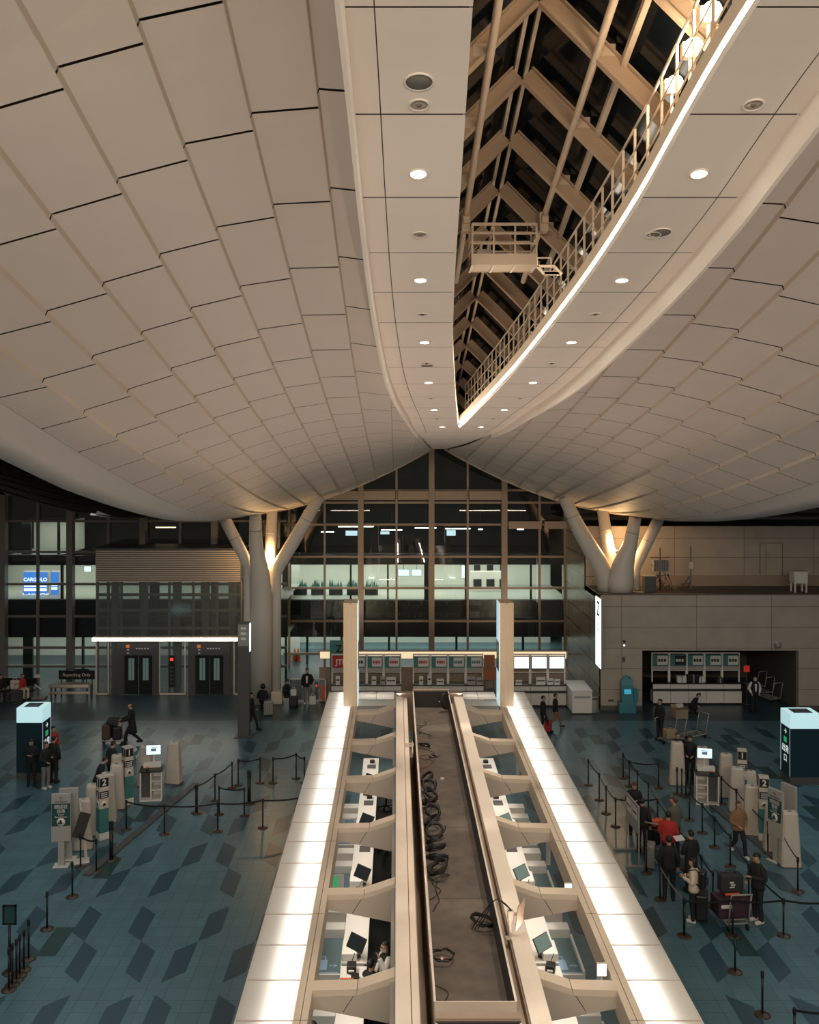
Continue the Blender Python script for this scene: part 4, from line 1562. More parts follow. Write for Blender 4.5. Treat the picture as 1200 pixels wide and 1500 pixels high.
for k, (px0, px1, py, y) in enumerate(((541, 655, 826, FY + 2.5), (38, 84, 819, LY + 3), (122, 140, 821, LY + 3), (228, 258, 772, LY + 3))):
    t = thing('cove_lamp', 'warm glowing cove strip %s' % ('across the lit upper room', 'above the blue advert panels', 'above the small hanging sign', 'high behind the lift tower')[k], 'light', (xat((px0 + px1) / 2, y), y, zat(py, y)))
    L = (px1 - px0) / FP * y
    m = MB(); m.box(-L / 2, L / 2, -.1, .1, .0, .1, bev=.02); m.obj('housing', 'white_metal', t)
    m = MB(); m.box(-L / 2 + .03, L / 2 - .03, -.09, .09, -.04, 0); m.obj('lens', 'tube_warm', t)
# furniture in the lit rooms: white counter run, planters, traffic cones
x0, x1, z0, z1 = in_view(690, 738, 846, 866, FY + 4)
t = thing('room_counter', 'white counter with dark openings in the lit upper room', 'counter', ((x0 + x1) / 2, FY + 4, 3.72))
w_ = (x1 - x0) / 2
m = MB(); m.box(-w_, w_, 0, .6, 0, 1.2, bev=.02); m.obj('carcass', 'white', t)
for k in range(3):
    q = MB(); q.box(-w_ + .15 + k * .8, -w_ + .65 + k * .8, -.02, 0, .25, .75); q.obj('opening_panel', 'room_dark', t)
    q = MB(); q.box(-w_ + .2 + k * .8, -w_ + .6 + k * .8, .2, .24, 1.25, 1.6); q.obj('monitor', 'black', t)
for k in range(5):
    px = 440 + k * 26
    y = FY + 2.5
    t = thing('planter_bench', 'green planter bench in the lit upper room, %s from the tree column' % ORD[k], 'planter', (xat(px, y), y, 3.72), 0, 'planter benches upstairs')
    m = MB(); m.box(-.4, .4, -.2, .2, 0, .4, bev=.02); m.obj('trough', 'room_dark', t)
    m = MB()
    for j in range(26):
        a, c, h = rnd.uniform(-.38, .38), rnd.uniform(-.18, .18), rnd.uniform(.2, .6)
        m.add([(a - .05, c, .4), (a + .05, c, .4), (a + rnd.uniform(-.1, .1), c, .4 + h)], [(0, 1, 2)])
    m.obj('foliage', 'txt_green' if False else 'sign_teal', t)
for k, px in enumerate((432, 437)):
    t = thing('traffic_cone', 'orange traffic cone behind the glass beyond the ticket gates, %s from the column' % ORD[k], 'cone', (xat(px, FY + 1.5), FY + 1.5, 0.0), 0, 'cones beyond the gates')
    m = MB(); m.box(-.2, .2, -.2, .2, 0, .03); m.obj('base', 'orange', t)
    m = MB(); m.lathe([(.15, .03), (.03, .7), (.001, .71)], 14); m.obj('cone_shell', 'orange', t)

# ================================================================ lift tower
EY = 48.3
ex0, ex1 = xat(140, EY), xat(352, EY)
lift = thing('lift_tower', 'glazed lift tower with louvred head and two steel lift doors', 'lift', (ex0, EY, 0))
EW = ex1 - ex0
zL0, zL1 = zat(853, EY), zat(806, EY)
zB = zat(936, EY)
m = MB(); m.box(0, EW, .06, 2.4, zL0, zL1); m.obj('head_box', 'greydk', lift)
m = MB()
nsl = 15
for k in range(nsl):
    z = zL0 + (zL1 - zL0) * (k + .5) / nsl
    m.box(0, EW, -.02, .05, z - .027, z + .03)
m.obj('louvre_slat', 'louver', lift)
m = MB(); m.box(-.1, EW + .1, -.1, 2.5, zL1, zL1 + .1); m.obj('roof_plate', 'greydk', lift)
m = MB(); m.add([(0, 0, 0), (EW, 0, 0), (EW, 0, zL0), (0, 0, zL0)], [(0, 1, 2, 3)])
m.add([(EW, 0, 0), (EW, 2.3, 0), (EW, 2.3, zL0), (EW, 0, zL0)], [(0, 1, 2, 3)])
m.obj('glass_front', 'glass_lift', lift)
m = MB()
for k in range(7):
    X = EW * k / 6
    m.box(X - .05, X + .05, .25, .4, 0, zL0)
for z in (3.3, 4.2, 5.0):
    m.box(0, EW, .3, .42, z - .07, z + .07)
for X in (.5, 2.0, 3.7, 5.2, 6.6):
    m.box(X - .18, X + .18, 1.6, 1.9, 0, zL0)
m.obj('steel_frame', 'grey', lift)
m = MB(); m.box(-.08, EW + .02, -.32, .02, zB - .04, zB + .14); m.obj('canopy_bar', 'white_metal', lift)
m = MB(); m.box(-.06, EW, -.345, -.32, zB - .03, zB + .10); m.obj('light_bar', 'led', lift)
for k, px in enumerate((203, 307)):
    X = xat(px, EY) - ex0
    m = MB()
    m.box(X - 1.05, X - .72, -.12, .1, 0, zB - .1); m.box(X + .72, X + 1.05, -.12, .1, 0, zB - .1); m.box(X - .72, X + .72, -.12, .1, 2.02, zB - .1)
    fr = m.obj('door_surround', 'greydk', lift)
    for sx in (-1, 1):
        m = MB()
        a, c = sorted((X + sx * .02, X + sx * .7))
        m.box(a, c, .0, .05, 0.02, 2.02)
        d = m.obj('door_leaf', 'greydk', lift)
        m = MB(); m.box(a + .2, c - .2, -.012, 0, .75, 1.85); m.obj('door_window', 'screen_teal', d)
        m = MB(); m.box((a + c) / 2 - .01, (a + c) / 2 + .01, -.02, -.012, .75, 1.85); m.obj('door_muntin', 'greydk', d)
    m = MB()
    m.box(X - .6, X - .42, -.14, -.12, 2.4, 2.55); m.obj('orange_mark', 'orange_txt', lift)
    m = MB()
    for q in range(5):
        m.box(X - .1 + q * .14, X - .02 + q * .14, -.14, -.12, 2.33, 2.4)
    m.box(X - .55, X - .44, -.14, -.12, 2.27, 2.33); m.box(X - .55, X - .44, -.14, -.12, 2.1, 2.16)
    m.obj('printed_mark', 'txt_white', lift)
for a, c in ((0.02, .68), (3.2, 4.55), (6.95, EW - .02)):
    m = MB()
    m.box(a, a + .06, -.06, 0, .05, zB - .1); m.box(c - .06, c, -.06, 0, .05, zB - .1); m.box(a, c, -.06, 0, .02, .1)
    m.obj('pane_frame', 'beige', lift)
m = MB(); m.box(3.72, 4.0, -.1, -.02, .4, 2.0, bev=.01); cp = m.obj('call_panel', 'black', lift)
m = MB(); m.box(3.78, 3.94, -.115, -.1, 1.75, 1.88); m.obj('red_display', 'red_lit', cp)
m = MB()
for q in range(5):
    m.box(3.77, 3.95, -.112, -.1, .55 + q * .2, .66 + q * .2)
m.obj('button_panel', 'greydk', cp)

# ================================================================ tree columns
def tree_column(name, lab, cx, cy, zb, paths, plinth=None):
    """paths: (part name, y offset, [(px, py, radius)...]) traced members, each a bent tube of its own"""
    t = thing(name, lab, 'column', (cx, cy, zb))
    for nm, dy0, dy1, pts in paths:
        q = MB()
        P, rr = [], []
        n_ = len(pts)
        for i, (px, py, r) in enumerate(pts):
            y = cy + dy0 + (dy1 - dy0) * i / (n_ - 1)
            P.append(Vector((xat(px, y) - cx, y - cy, max(0.0, zat(py, y) - zb)))); rr.append(r)
        Q, qr = [], []
        for i in range(n_):              # soften the bends slightly, keep the runs straight
            if 0 < i < n_ - 1:
                for f in (.25, .1):
                    Q.append(P[i].lerp(P[i - 1], f)); qr.append(rr[i] + (rr[i - 1] - rr[i]) * f)
                for f in (.1, .25):
                    Q.append(P[i].lerp(P[i + 1], f)); qr.append(rr[i] + (rr[i + 1] - rr[i]) * f)
            else:
                Q.append(P[i]); qr.append(rr[i])
        q.tube(Q, qr, 20)
        bo = q.obj(nm, 'col_white', t)
        if nm != 'pipe':
            A, B_ = P[-2], P[-1]
            p0 = A.lerp(B_, .45); d = (B_ - A).normalized() * .018
            r = rr[-2] + (rr[-1] - rr[-2]) * .45
            q = MB(); q.tube([p0 - d, p0 + d], r * 1.012, 20); q.obj('joint_ring', 'grey', bo)
    if plinth:
        q = MB(); q.box(*plinth, bev=.04); q.obj('plinth', 'beige', t)
    return t


cy = 46.9
cx = xat(382, cy)
Z = lambda py: zat(py, cy)
T1 = tree_column('tree_column', 'white tree column with four splayed branches beside the lift tower', cx, cy, 0, [
    ('trunk', 0, -.9, [(383, 1029, .52), (383, 875, .52), (381, 842, .47), (375, 800, .34), (374, 748, .28)]),
    ('branch', 0, -.4, [(363, 1029, .2), (363, 832, .21), (359, 818, .27), (325, 752, .29)]),
    ('branch', 0, .2, [(405, 1029, .22), (405, 842, .24), (409, 828, .32), (432, 790, .33), (469, 726, .28)]),
    ('branch', .5, 1.3, [(395, 860, .3), (396, 815, .30), (399, 742, .26)])], (.55, 1.1, -.45, .3, 0, .6))
cy2 = 47.0
cx2 = xat(904, cy2)
T2 = tree_column('tree_column', 'white tree column with four splayed branches standing on the stone ledge', cx2, cy2, LZ, [
    ('trunk', -.3, -.9, [(908, 874, .62), (909, 852, .66), (913, 828, .52), (923, 798, .34), (931, 758, .28)]),
    ('branch', 0, -.3, [(888, 873, .42), (888, 850, .46), (880, 828, .43), (850, 778, .37), (826, 728, .29)]),
    ('branch', .4, 1.2, [(900, 860, .36), (898, 830, .36), (891, 800, .3), (883, 748, .28)]),
    ('branch', .3, .6, [(932, 873, .2), (932, 832, .21), (935, 822, .28), (966, 758, .28)])])
# warm uplights between the branches
for (x, y, z) in ((cx + .3, cy + .6, Z(835)), (cx2 + .1, cy2 + .75, LZ + 1.7)):
    t = thing('branch_uplight', 'small warm uplight tucked behind the branches of the %s' % ('column by the lift' if x < 0 else 'column on the ledge'), 'light', (x, y, z))
    m = MB(); m.lathe([(.1, 0), (.12, .05), (.12, .18), (.09, .2)], 14); m.obj('can', 'greydk', t)
    m = MB(); m.lathe([(.09, .2), (.085, .21), (.001, .22)], 14); m.obj('lens', 'lamp_on', t)
# ================================================================ the check-in island with its backlit canopy
IX = 1.158
isl = thing('check_in_canopy', 'long island canopy of backlit white panels on beige brackets around the cable trough', 'canopy', (IX, 0, 0))
JY = [15.47 + 1.202 * k for k in range(-3, 18)] + [37.1]
ZC = 2.9
for s in (-1, 1):
    for y0, y1 in zip(JY, JY[1:]):
        m = MB()
        a, c = sorted((s * 2.84, s * 3.755))
        m.box(a, c, y0 + .01, y1 - .01, ZC - .014, ZC)
        m.obj('light_panel', 'panel', isl)
    # tray under the panels
    m = MB()
    y0, y1 = JY[0], JY[-1]
    a, c = sorted((s * 2.84, s * 3.77))
    m.box(a, c, y0, y1, ZC - .33, ZC - .30)
    a, c = sorted((s * 3.755, s * 3.775))
    m.box(a, c, y0, y1, ZC - .33, ZC + .004)
    for y in JY:
        a, c = sorted((s * 2.84, s * 3.755))
        m.box(a, c, y - .014, y + .014, ZC - .02, ZC + .003, 1)
    m.obj('panel_tray', ['box_in', 'beige_dk'], isl)
    # trim rails
    m = MB()
    a, c = sorted((s * 2.72, s * 2.832)); m.box(a, c, y0, 34.88, 2.45, ZC + .012)
    a, c = sorted((s * 2.595, s * 2.708)); m.box(a, c, y0, 34.88, 2.45, ZC + .012)
    for q, y in enumerate(JY):
        if q % 3 == 0 and y < 34:
            a, c = sorted((s * 2.596, s * 2.831)); m.box(a, c, y - .006, y + .006, ZC, ZC + .0135, 1)
    o = m.obj('trim_rail', ['beige', 'soffit_gap'], isl)
    area('canopy_tube', (IX + s * 3.1, (y0 + y1) / 2, ZC - .17), (R(180), 0, 0), .46, y1 - y0, 150, (1, 0.985, 0.95))
    # working light under the canopy
    area('desk_tube', (IX + s * 2.55, 25, 2.42), (0, R(s * 25), 0), .12, 24, 90, (1, 0.9, 0.78), R(95))
# brackets
BY = [16.5 + 3.563 * k for k in range(-1, 6)]
for s in (-1, 1):
    for y in BY:
        m = MB()
        m.prism([(s * 2.6, 2.885), (s * 1.84, 2.905), (s * 2.1, 2.50), (s * 2.6, 2.59)], 'y', y - .15, y + .15)
        m.obj('bracket_arm', 'beige_dk', isl)
        m = MB()
        m.prism([(s * 1.825, 2.908), (s * 1.19, 3.12), (s * 1.19, 2.32), (s * 2.085, 2.497)], 'y', y - .15, y + .15)
        m.obj('bracket_root', 'beige_dk', isl)
        m = MB()
        m.prism([(s * 2.6, 2.885), (s * 1.84, 2.905), (s * 1.84, 2.93), (s * 2.6, 2.91)], 'y', y - .165, y + .15)
        m.prism([(s * 1.825, 2.908), (s * 1.19, 3.12), (s * 1.19, 3.145), (s * 1.825, 2.933)], 'y', y - .165, y + .15)
        m.prism([(s * 2.6, 2.80), (s * 1.86, 2.82), (s * 1.84, 2.905), (s * 2.6, 2.885)], 'y', y - .165, y - .15)
        m.prism([(s * 1.84, 2.82), (s * 1.19, 3.03), (s * 1.19, 3.12), (s * 1.825, 2.908)], 'y', y - .165, y - .15)
        m.obj('bracket_cap', 'beige', isl)
    m = MB()
    a, c = sorted((s * (.935 if s < 0 else .86), s * 1.183)); m.box(a, c, 10.5, 34.3, 2.3, 3.5, bev=.012)
    m.obj('beam', 'beam', isl)
    if s < 0:
        m = MB()
        a, c = sorted((s * .80, s * .925)); m.box(a, c, 10.5, 34.3, 2.3, 3.46, bev=.012)
        m.obj('beam_inner', 'beam', isl)
    m = MB()
    a, c = sorted((s * .785, s * .80) if s < 0 else (.84, .86)); m.box(a, c, 10.5, 34.3, 1.6, 3.44)
    m.obj('inner_panel', 'brown', isl)
    if s > 0:
        m = MB(); m.box(.625, .83, 10.5, 33.9, 3.2, 3.3); m.obj('cable_ledge', 'brown', isl)
    m = MB()
    a, c = sorted((s * 1.183, s * 1.27)); m.box(a, c, 10.5, 34.3, 2.5, 3.05)
    m.obj('grey_ledge', 'grey', isl)
    m = MB()
    a, c = sorted((s * 1.05, s * 1.2)); m.box(a, c, 10.5, 34.3, 0, 2.5)
    m.obj('under_wall', 'greydk', isl)
    # far end: two lit panels across and a white gutter
    for k in range(2):
        m = MB()
        w0 = 1.25 + k * .68
        a, c = sorted((s * (w0 + .01), s * (w0 + .67)))
        m.box(a, c, 36.0, 37.1, ZC - .014, ZC)
        m.obj('light_panel', 'panel', isl)
    m = MB()
    a, c = sorted((s * 1.19, s * 2.6)); m.box(a, c, 35.25, 35.95, 2.6, ZC - .02, bev=.01); m.box(a, c, 35.9, 37.12, 2.5, 2.55)
    m.obj('end_gutter', 'white_metal', isl)
    m = MB()
    m.box(a, c, 35.2, 35.25, 2.3, ZC - .05)
    m.obj('end_fascia', 'grey', isl)
    area('end_tube', (IX + s * 1.93, 36.5, ZC - .3), (R(180), 0, 0), 1.2, .1, 40, (1, 0.93, 0.83))
m = MB(); m.box(-1.19, 1.19, 34.0, 34.3, 2.3, 3.62); m.obj('end_beam', 'brown', isl)
m = MB(); m.box(-1.19, 1.19, 36.6, 37.1, 2.4, 2.9); m.obj('end_beam', 'brown', isl)
m = MB(); m.box(-.79, .79, 10.5, 34.2, 1.55, 1.6); m.obj('gap_floor', 'brown', isl)
for s in (-1, 1):
    for y in (13.9, 21.1, 28.23, 35.4):
        m = MB(); m.box(s * 3.3 - .06, s * 3.3 + .06, y - .06, y + .06, 0, 2.45); m.obj('post', 'white_metal', isl)

# troughs
def trough(y0, y1, lab):
    t = thing('cable_trough', lab, 'trough', (IX, 0, 0))
    zt, zf = 4.0, 3.45
    m = MB(); m.box(-.6, .6, y0 + .02, y1 - .02, zf - .05, zf); m.obj('trough_bed', 'trough', t)
    m = MB()
    for k in range(int((y1 - y0) / 3.56) + 1):
        y = y0 + .9 + 3.56 * k
        if y < y1 - .1:
            m.box(-.585, .585, y - .006, y + .006, zf - .02, zf + .0015)
    m.obj('bed_joint', 'trough_side', t)
    for s in (-1, 1):
        a, c = sorted((s * .585, s * .603))
        m = MB(); m.box(a, c, y0, y1, 1.62, zt - .015); m.obj('side_board', 'trough_side' if s > 0 else 'brown', t)
        a, c = sorted((s * .58, s * .615))
        m = MB(); m.box(a, c, y0, y1, zt - .015, zt, bev=.004); m.obj('rim', 'rim', t)
    m = MB(); m.box(-.603, .603, y0 - .02, y0, 2.9, zt); m.obj('end_board', 'beige_dk', t)
    m = MB(); m.box(-.6, .6, y1, y1 + .04, 2.9, zt); m.obj('end_board', 'trough_side', t)
    m = MB(); m.box(-.605, .605, y1 + .04, y1 + .2, 2.9, zt + .04); m.obj('end_frame', 'brown', t)
    return t


trough(14.1, 32.7, 'long dark cable trough with pale rims down the middle of the island')
trough(10.8, 13.55, 'next trough section beyond the beige end board, cut by the picture\'s edge')

# pylons
for s, nm in ((-1, 'lift tower'), (1, 'white service counter')):
    t = thing('sign_pylon', 'tan sign pylon with lit pale inner face nearer the %s' % nm, 'pylon', (IX, 34.9, ZC))
    m = MB()
    a, c = sorted((s * 2.6, s * 2.82)); m.box(a, c, 0, .95, .015, 3.78)
    a, c = sorted((s * 2.88, s * 3.1)); m.box(a, c, 0, .95, .015, 3.78)
    m.obj('cladding', 'pylon_tan', t)
    m = MB()
    for z in (.75, 1.6, 2.45, 3.3):
        a, c = sorted((s * 2.6, s * 2.82)); m.box(a, c, -.003, .0, z, z + .012)
        a, c = sorted((s * 2.88, s * 3.1)); m.box(a, c, -.003, .0, z + .05, z + .062)
    m.obj('joint_trim', 'beige_dk', t)
    m = MB(); a, c = sorted((s * 2.82, s * 2.88)); m.box(a, c, .04, .93, .015, 3.74); m.obj('channel', 'white_metal', t)
    m = MB(); a, c = sorted((s * 2.57, s * 2.6)); m.box(a, c, .02, .93, .015, 3.76); m.obj('lightbox_face', 'pylon_lit', t)
    m = MB(); a, c = sorted((s * 2.565, s * 2.57)); m.box(a, c, .08, .9, 1.25, 2.3); m.obj('printed_band', 'totem_body', t)
    text('Z', .6, 'txt_white', t, (s * 2.56, .48, 1.9), (R(90), 0, R(-90 * s)), bold=.008)

# ================================================================ check-in desks
def mk_desk():
    t = thing('check_in_desk', 'x', 'desk')
    m = MB(); m.box(1.8, 2.36, -1.72, 1.72, .99, 1.03, bev=.01); m.obj('desk_top', 'white', t)
    m = MB(); m.box(2.3, 2.35, -1.7, 1.7, .0, .985); m.obj('front_panel', 'white', t)
    for y in (-1.7, 1.66):
        q = MB(); q.box(1.86, 2.3, y, y + .04, 0, .985); q.obj('side_panel', 'white', t)
    m = MB(); m.box(1.84, 2.28, .5, 1.5, .1, .7); m.obj('drawer_unit', 'grey', t)
    m = MB(); m.box(2.02, 2.36, -1.66, -1.05, 1.03, 1.2, bev=.02); m.obj('raised_shelf', 'white', t)
    m = MB(); m.box(1.9, 2.2, .55, .95, 1.03, 1.045, bev=.005); m.obj('keyboard', 'greydk', t)
    m = MB(); m.box(1.95, 2.12, 1.1, 1.3, 1.03, 1.12, bev=.02); m.obj('phone', 'black', t)
    return t


def mk_belt():
    t = thing('baggage_belt', 'x', 'conveyor')
    m = MB(); m.box(2.42, 2.99, 0, 1.6, .38, .45); m.obj('belt', 'belt', t)
    m = MB()
    m.box(2.38, 2.42, -.06, 1.62, 0, .55); m.box(2.99, 3.04, -.06, 1.62, 0, .55)
    m.box(2.42, 2.99, -.06, 0, .0, .47)
    m.obj('side_frame', 'white_metal', t)
    m = MB(); m.box(2.40, 3.0, 1.62, 1.98, 0, .66, bev=.02); m.obj('cross_box', 'white', t)
    m = MB(); m.box(2.40, 3.0, 1.98, 2.62, 0, .3); m.obj('recess_board', 'brown', t)
    m = MB(); m.box(2.40, 3.0, 2.62, 3.0, 0, .6, bev=.02); m.obj('cross_box', 'white', t)
    # pictogram: a suitcase and an arrow
    m = MB()
    z = .4515
    m.add([(-2.97, .18, z), (-2.74, .18, z), (-2.74, .62, z), (-2.97, .62, z)], [(0, 1, 2, 3)])
    m.add([(-2.92, .62, z), (-2.89, .62, z), (-2.89, .74, z), (-2.92, .74, z)], [(0, 1, 2, 3)])
    m.add([(-2.81, .62, z), (-2.78, .62, z), (-2.78, .74, z), (-2.81, .74, z)], [(0, 1, 2, 3)])
    m.add([(-2.92, .74, z), (-2.78, .74, z), (-2.78, .77, z), (-2.92, .77, z)], [(0, 1, 2, 3)])
    m.add([(-2.69, .34, z), (-2.58, .34, z), (-2.58, .38, z), (-2.69, .38, z)], [(0, 1, 2, 3)])
    m.add([(-2.6, .27, z), (-2.5, .36, z), (-2.6, .45, z), (-2.56, .36, z)], [(0, 1, 2, 3)])
    m.add([(-2.96, .06, z), (-2.48, .06, z), (-2.48, .09, z), (-2.96, .09, z)], [(0, 1, 2, 3)])
    o = m.obj('luggage_pictogram', 'pict_blue', t)
    return t


def mk_monitor(lit):
    t = thing('desk_monitor', 'x', 'monitor')
    m = MB(); m.lathe([(.1, 0), (.1, .012), (.02, .02), (.018, .16)], 14); m.obj('stand', 'greydk', t)
    m = MB(); m.box(-.25, .25, -.012, .014, -.16, .16, bev=.008)
    o = m.obj('screen_case', 'black', t); o.location = (0, 0, .3); o.rotation_euler = (R(-32), 0, 0)
    m = MB(); m.box(-.235, .235, -.016, -.012, -.145, .145); o2 = m.obj('screen_face', 'screen_teal' if lit else 'screen_dark', o)
    m = MB(); m.bar((0, .03, .12), (0, .03, .3), .03, .03); m.obj('neck', 'greydk', t)
    return t


def mirror_mesh(o):
    """mirrored copy of a mesh about x = 0"""
    me = o.data.copy()
    for v in me.vertices:
        v.co.x = -v.co.x
    me.flip_normals()
    return me


desk_r = mk_desk()
desk_l = dup(desk_r, (0, 0, 0))
belt_r = mk_belt()
belt_l = dup(belt_r, (0, 0, 0))
for root in (desk_l,):
    for ch in root.children:
        ch.data = mirror_mesh(ch)
for ch in belt_l.children:
    if ch.name.startswith('luggage'):
        continue
    ch.data = mirror_mesh(ch)
for ch in belt_r.children:
    if ch.name.startswith('luggage'):
        # same reading direction on the other side: shift, do not mirror
        me = ch.data.copy()
        for v in me.vertices:
            v.co.x += 5.45
        ch.data = me
mon = [mk_monitor(False), mk_monitor(True)]
used = set()
UY = [17.84 + 3.563 * k for k in range(0, 5)]
for si, s in enumerate((-1, 1)):
    where = 'the lift tower' if s < 0 else 'the stone wall'
    for k, y in enumerate(UY):
        lab = 'white check-in desk facing %s, %s from the camera end' % (where, ORD[k])
        base = desk_l if s < 0 else desk_r
        loc = (IX, y + 1.1, 0)
        if base.name not in used:
            used.add(base.name); base.location = loc; base['label'] = lab; base['group'] = 'check-in desks of the island'
        else:
            dup(base, loc, 0, lab, 'check-in desks of the island')
        if k < 4:
            base = belt_l if s < 0 else belt_r
            lab = 'teal baggage belt with suitcase pictogram facing %s, %s from camera' % (where, ORD[k])
            loc = (IX, y, 0)
            if base.name not in used:
                used.add(base.name); base.location = loc; base['label'] = lab; base['group'] = 'baggage belts of the island'
            else:
                dup(base, loc, 0, lab, 'baggage belts of the island')
        lab = 'black monitor on the desks facing %s, %s from camera' % (where, ORD[k])
        base = mon[0 if s < 0 else 1]
        loc = (IX + s * 2.04, y - .35, 1.03)
        rz = R(90 * s - 45 * s)
        if base.name not in used:
            used.add(base.name); base.location = loc; base['label'] = lab; base['group'] = 'desk monitors of the island'; base.rotation_euler = (0, 0, rz)
        else:
            dup(base, loc, rz, lab, 'desk monitors of the island')
# dark working aisle floors
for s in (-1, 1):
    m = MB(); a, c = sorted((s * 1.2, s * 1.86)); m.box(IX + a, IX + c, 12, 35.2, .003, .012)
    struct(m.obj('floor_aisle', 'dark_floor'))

# swivel chairs in the aisles
def mk_chair():
    t = thing('swivel_chair', 'x', 'chair')
    m = MB(); m.box(-.23, .23, -.22, .22, .42, .5, bev=.03); m.obj('seat', 'chair_navy', t)
    m = MB(); m.box(-.21, .21, .2, .25, .56, .95, bev=.02); m.obj('backrest', 'chair_navy', t)
    m = MB(); m.bar((0, .2, .46), (0, .24, .6), .05, .03); m.tube([(0, 0, .08), (0, 0, .43)], .03, 8); m.obj('stem', 'black', t)
    for k in range(5):
        a = 2 * PI * k / 5
        q = MB(); q.bar((0, 0, .09), (.26 * math.cos(a), .26 * math.sin(a), .05), .04, .03); q.tube([(.26 * math.cos(a), .26 * math.sin(a) - .015, .03), (.26 * math.cos(a), .26 * math.sin(a) + .015, .03)], .03, 8); q.obj('leg', 'black', t)
    return t


ch0 = mk_chair()
n = 0
for s in (-1, 1):
    where = 'the lift tower' if s < 0 else 'the stone wall'
    for k, y in enumerate(UY):
        lab = 'dark swivel chair behind desks facing %s, %s from camera' % (where, ORD[k])
        loc = (IX + s * 1.52, y + .62, .012)
        rz = R(90) * s + rnd.uniform(-.4, .4)
        if n == 0:
            ch0.location = loc; ch0.rotation_euler = (0, 0, rz); ch0['label'] = lab; ch0['group'] = 'swivel chairs of the island'
        else:
            dup(ch0, loc, rz, lab, 'swivel chairs of the island')
        n += 1
# small lit position signs under the canopy trim
for k, (px, py) in enumerate(((833, 1302), (882, 1421))):
    y = 20.6 - 3.75 * k
    t = thing('position_light', 'small bright white lit box below the canopy trim, %s' % ('farther one' if k == 0 else 'nearer one'), 'light', (xat(px, y), y, zat(py, y)))
    m = MB(); m.box(-.09, .09, 0, .05, -.12, .12, bev=.01); m.obj('case', 'white_metal', t)
    m = MB(); m.box(-.075, .075, -.008, 0, -.1, .1); m.obj('lens', 'screen_white', t)
    m = MB(); m.bar((0, .03, .12), (0, .03, 2.5 - zat(py, y)), .02, .02); m.obj('hanger', 'white_metal', t)

# flat antenna plate on the beam, towards the camera
y = 17.0
t = thing('plate_antenna', 'flat tilted antenna plate on a short post at the beam by the cable loops', 'antenna', (xat(748, y), y, 3.46))
m = MB(); m.box(-.15, .15, -.012, .012, -.25, .25, bev=.01); o = m.obj('plate', 'brown', t); o.location = (.17, -.02, .44); o.rotation_euler = (R(10), R(-8), R(58))
m = MB(); m.bar((0, 0, 0), (0, 0, .5), .05, .05); m.bar((0, 0, .42), (.15, 0, .44), .05, .05); m.box(-.05, .05, -.05, .05, .34, .5, bev=.01); m.box(-.09, .09, -.06, .06, 0, .02); m.obj('post', 'beige_dk', t)
m = MB()
for k in range(3):
    sweep(m, [(.05, 0, .46), (-.1, .03 * k, .6), (-.27, .05, .66), (-.45 - .03 * k, .12 + .05 * k, .3), (-.56 - .05 * k, .3, .02)], [.009] * 5, 5, 5)
m.obj('cable', 'cable', t)

# ---------------------------------------------------------------- cable coils and loose cables in the trough
ZF = 3.45
def coil(x, y, r, turns, tilt, lab, minor=.014, flat=.6, matn='cable', inner=True, grp='cable coils along the trough'):
    t = thing('cable_coil', lab, 'cable', (x, y, ZF), rnd.uniform(0, 6), grp)
    m = MB()
    rg = random.Random(int(x * 1000 + y * 100))
    pts = []
    for k in range(turns * 18):
        a = 2 * PI * k / 18
        rr = r * (1 + rg.uniform(-.1, .1)) - .012 * rg.random()
        pts.append((rr * math.cos(a), rr * math.sin(a) * 1.05, .02 + flat * r * (.5 * k / (turns * 18)) + rg.uniform(0, .02)))
    m.tube(pts, minor, 6)
    o = m.obj('coil', matn, t)
    o.rotation_euler = (tilt, tilt * .4, 0)
    o.location = (0, 0, r * 1.1 * (abs(math.sin(tilt)) + abs(math.sin(tilt * .4)) * .5) + .02)
    m = MB()
    m.tube([pts[-1], (r * 1.1, .06, .03), (r * 1.12, .14, .03), (r * .9, .22, .05)], minor * .8, 6)
    o2 = m.obj('tail', matn, t)
    o2.rotation_euler = (tilt, tilt * .4, 0); o2.location = o.location
    m = MB(); m.box(-.035, .035, -.02, .02, 0, .012); o3 = m.obj('tag', 'tag_pink', t); o3.location = (-r * .9, 0, r * abs(math.sin(tilt)) + .05 + r * .3)
    return t


spots = [(1140, .17), (1152, .17), (1164, .17), (1177, .18), (1190, .18), (1204, .18), (1218, .18), (1232, .18), (1246, .19), (1260, .19), (1274, .2)]
for k, (py, r) in enumerate(spots):
    y = (HC - ZF - .15) * FP / (py - VY)
    coil(IX - .35 + .03 * k / 5, y, r, 12, R(32), 'black cable coil in the heap along the trough\'s rim, %s from the pylon end' % ORD[k], .019)
for (px, py, r, n_, tl, lab) in ((648, 1022, .24, 7, 75, 'big dark cable coil leaning on the far end of the trough'), (622, 1096, .15, 5, 8, 'flat dark cable coil lying near the far end of the trough'),
                                 (634, 1112, .1, 3, 5, 'small thin cable coil lying just before the flat dark one'), (706, 1358, .2, 5, 12, 'black cable coil by the rim next to the antenna plate'),
                                 (647, 1408, .2, 2, 6, 'two thin loose cable loops lying near the end board')):
    y = (HC - ZF) * FP / (py - VY)
    coil(xat(px, y), min(y, 32.2), r, n_, R(tl), lab, .011 if n_ < 4 else .014)
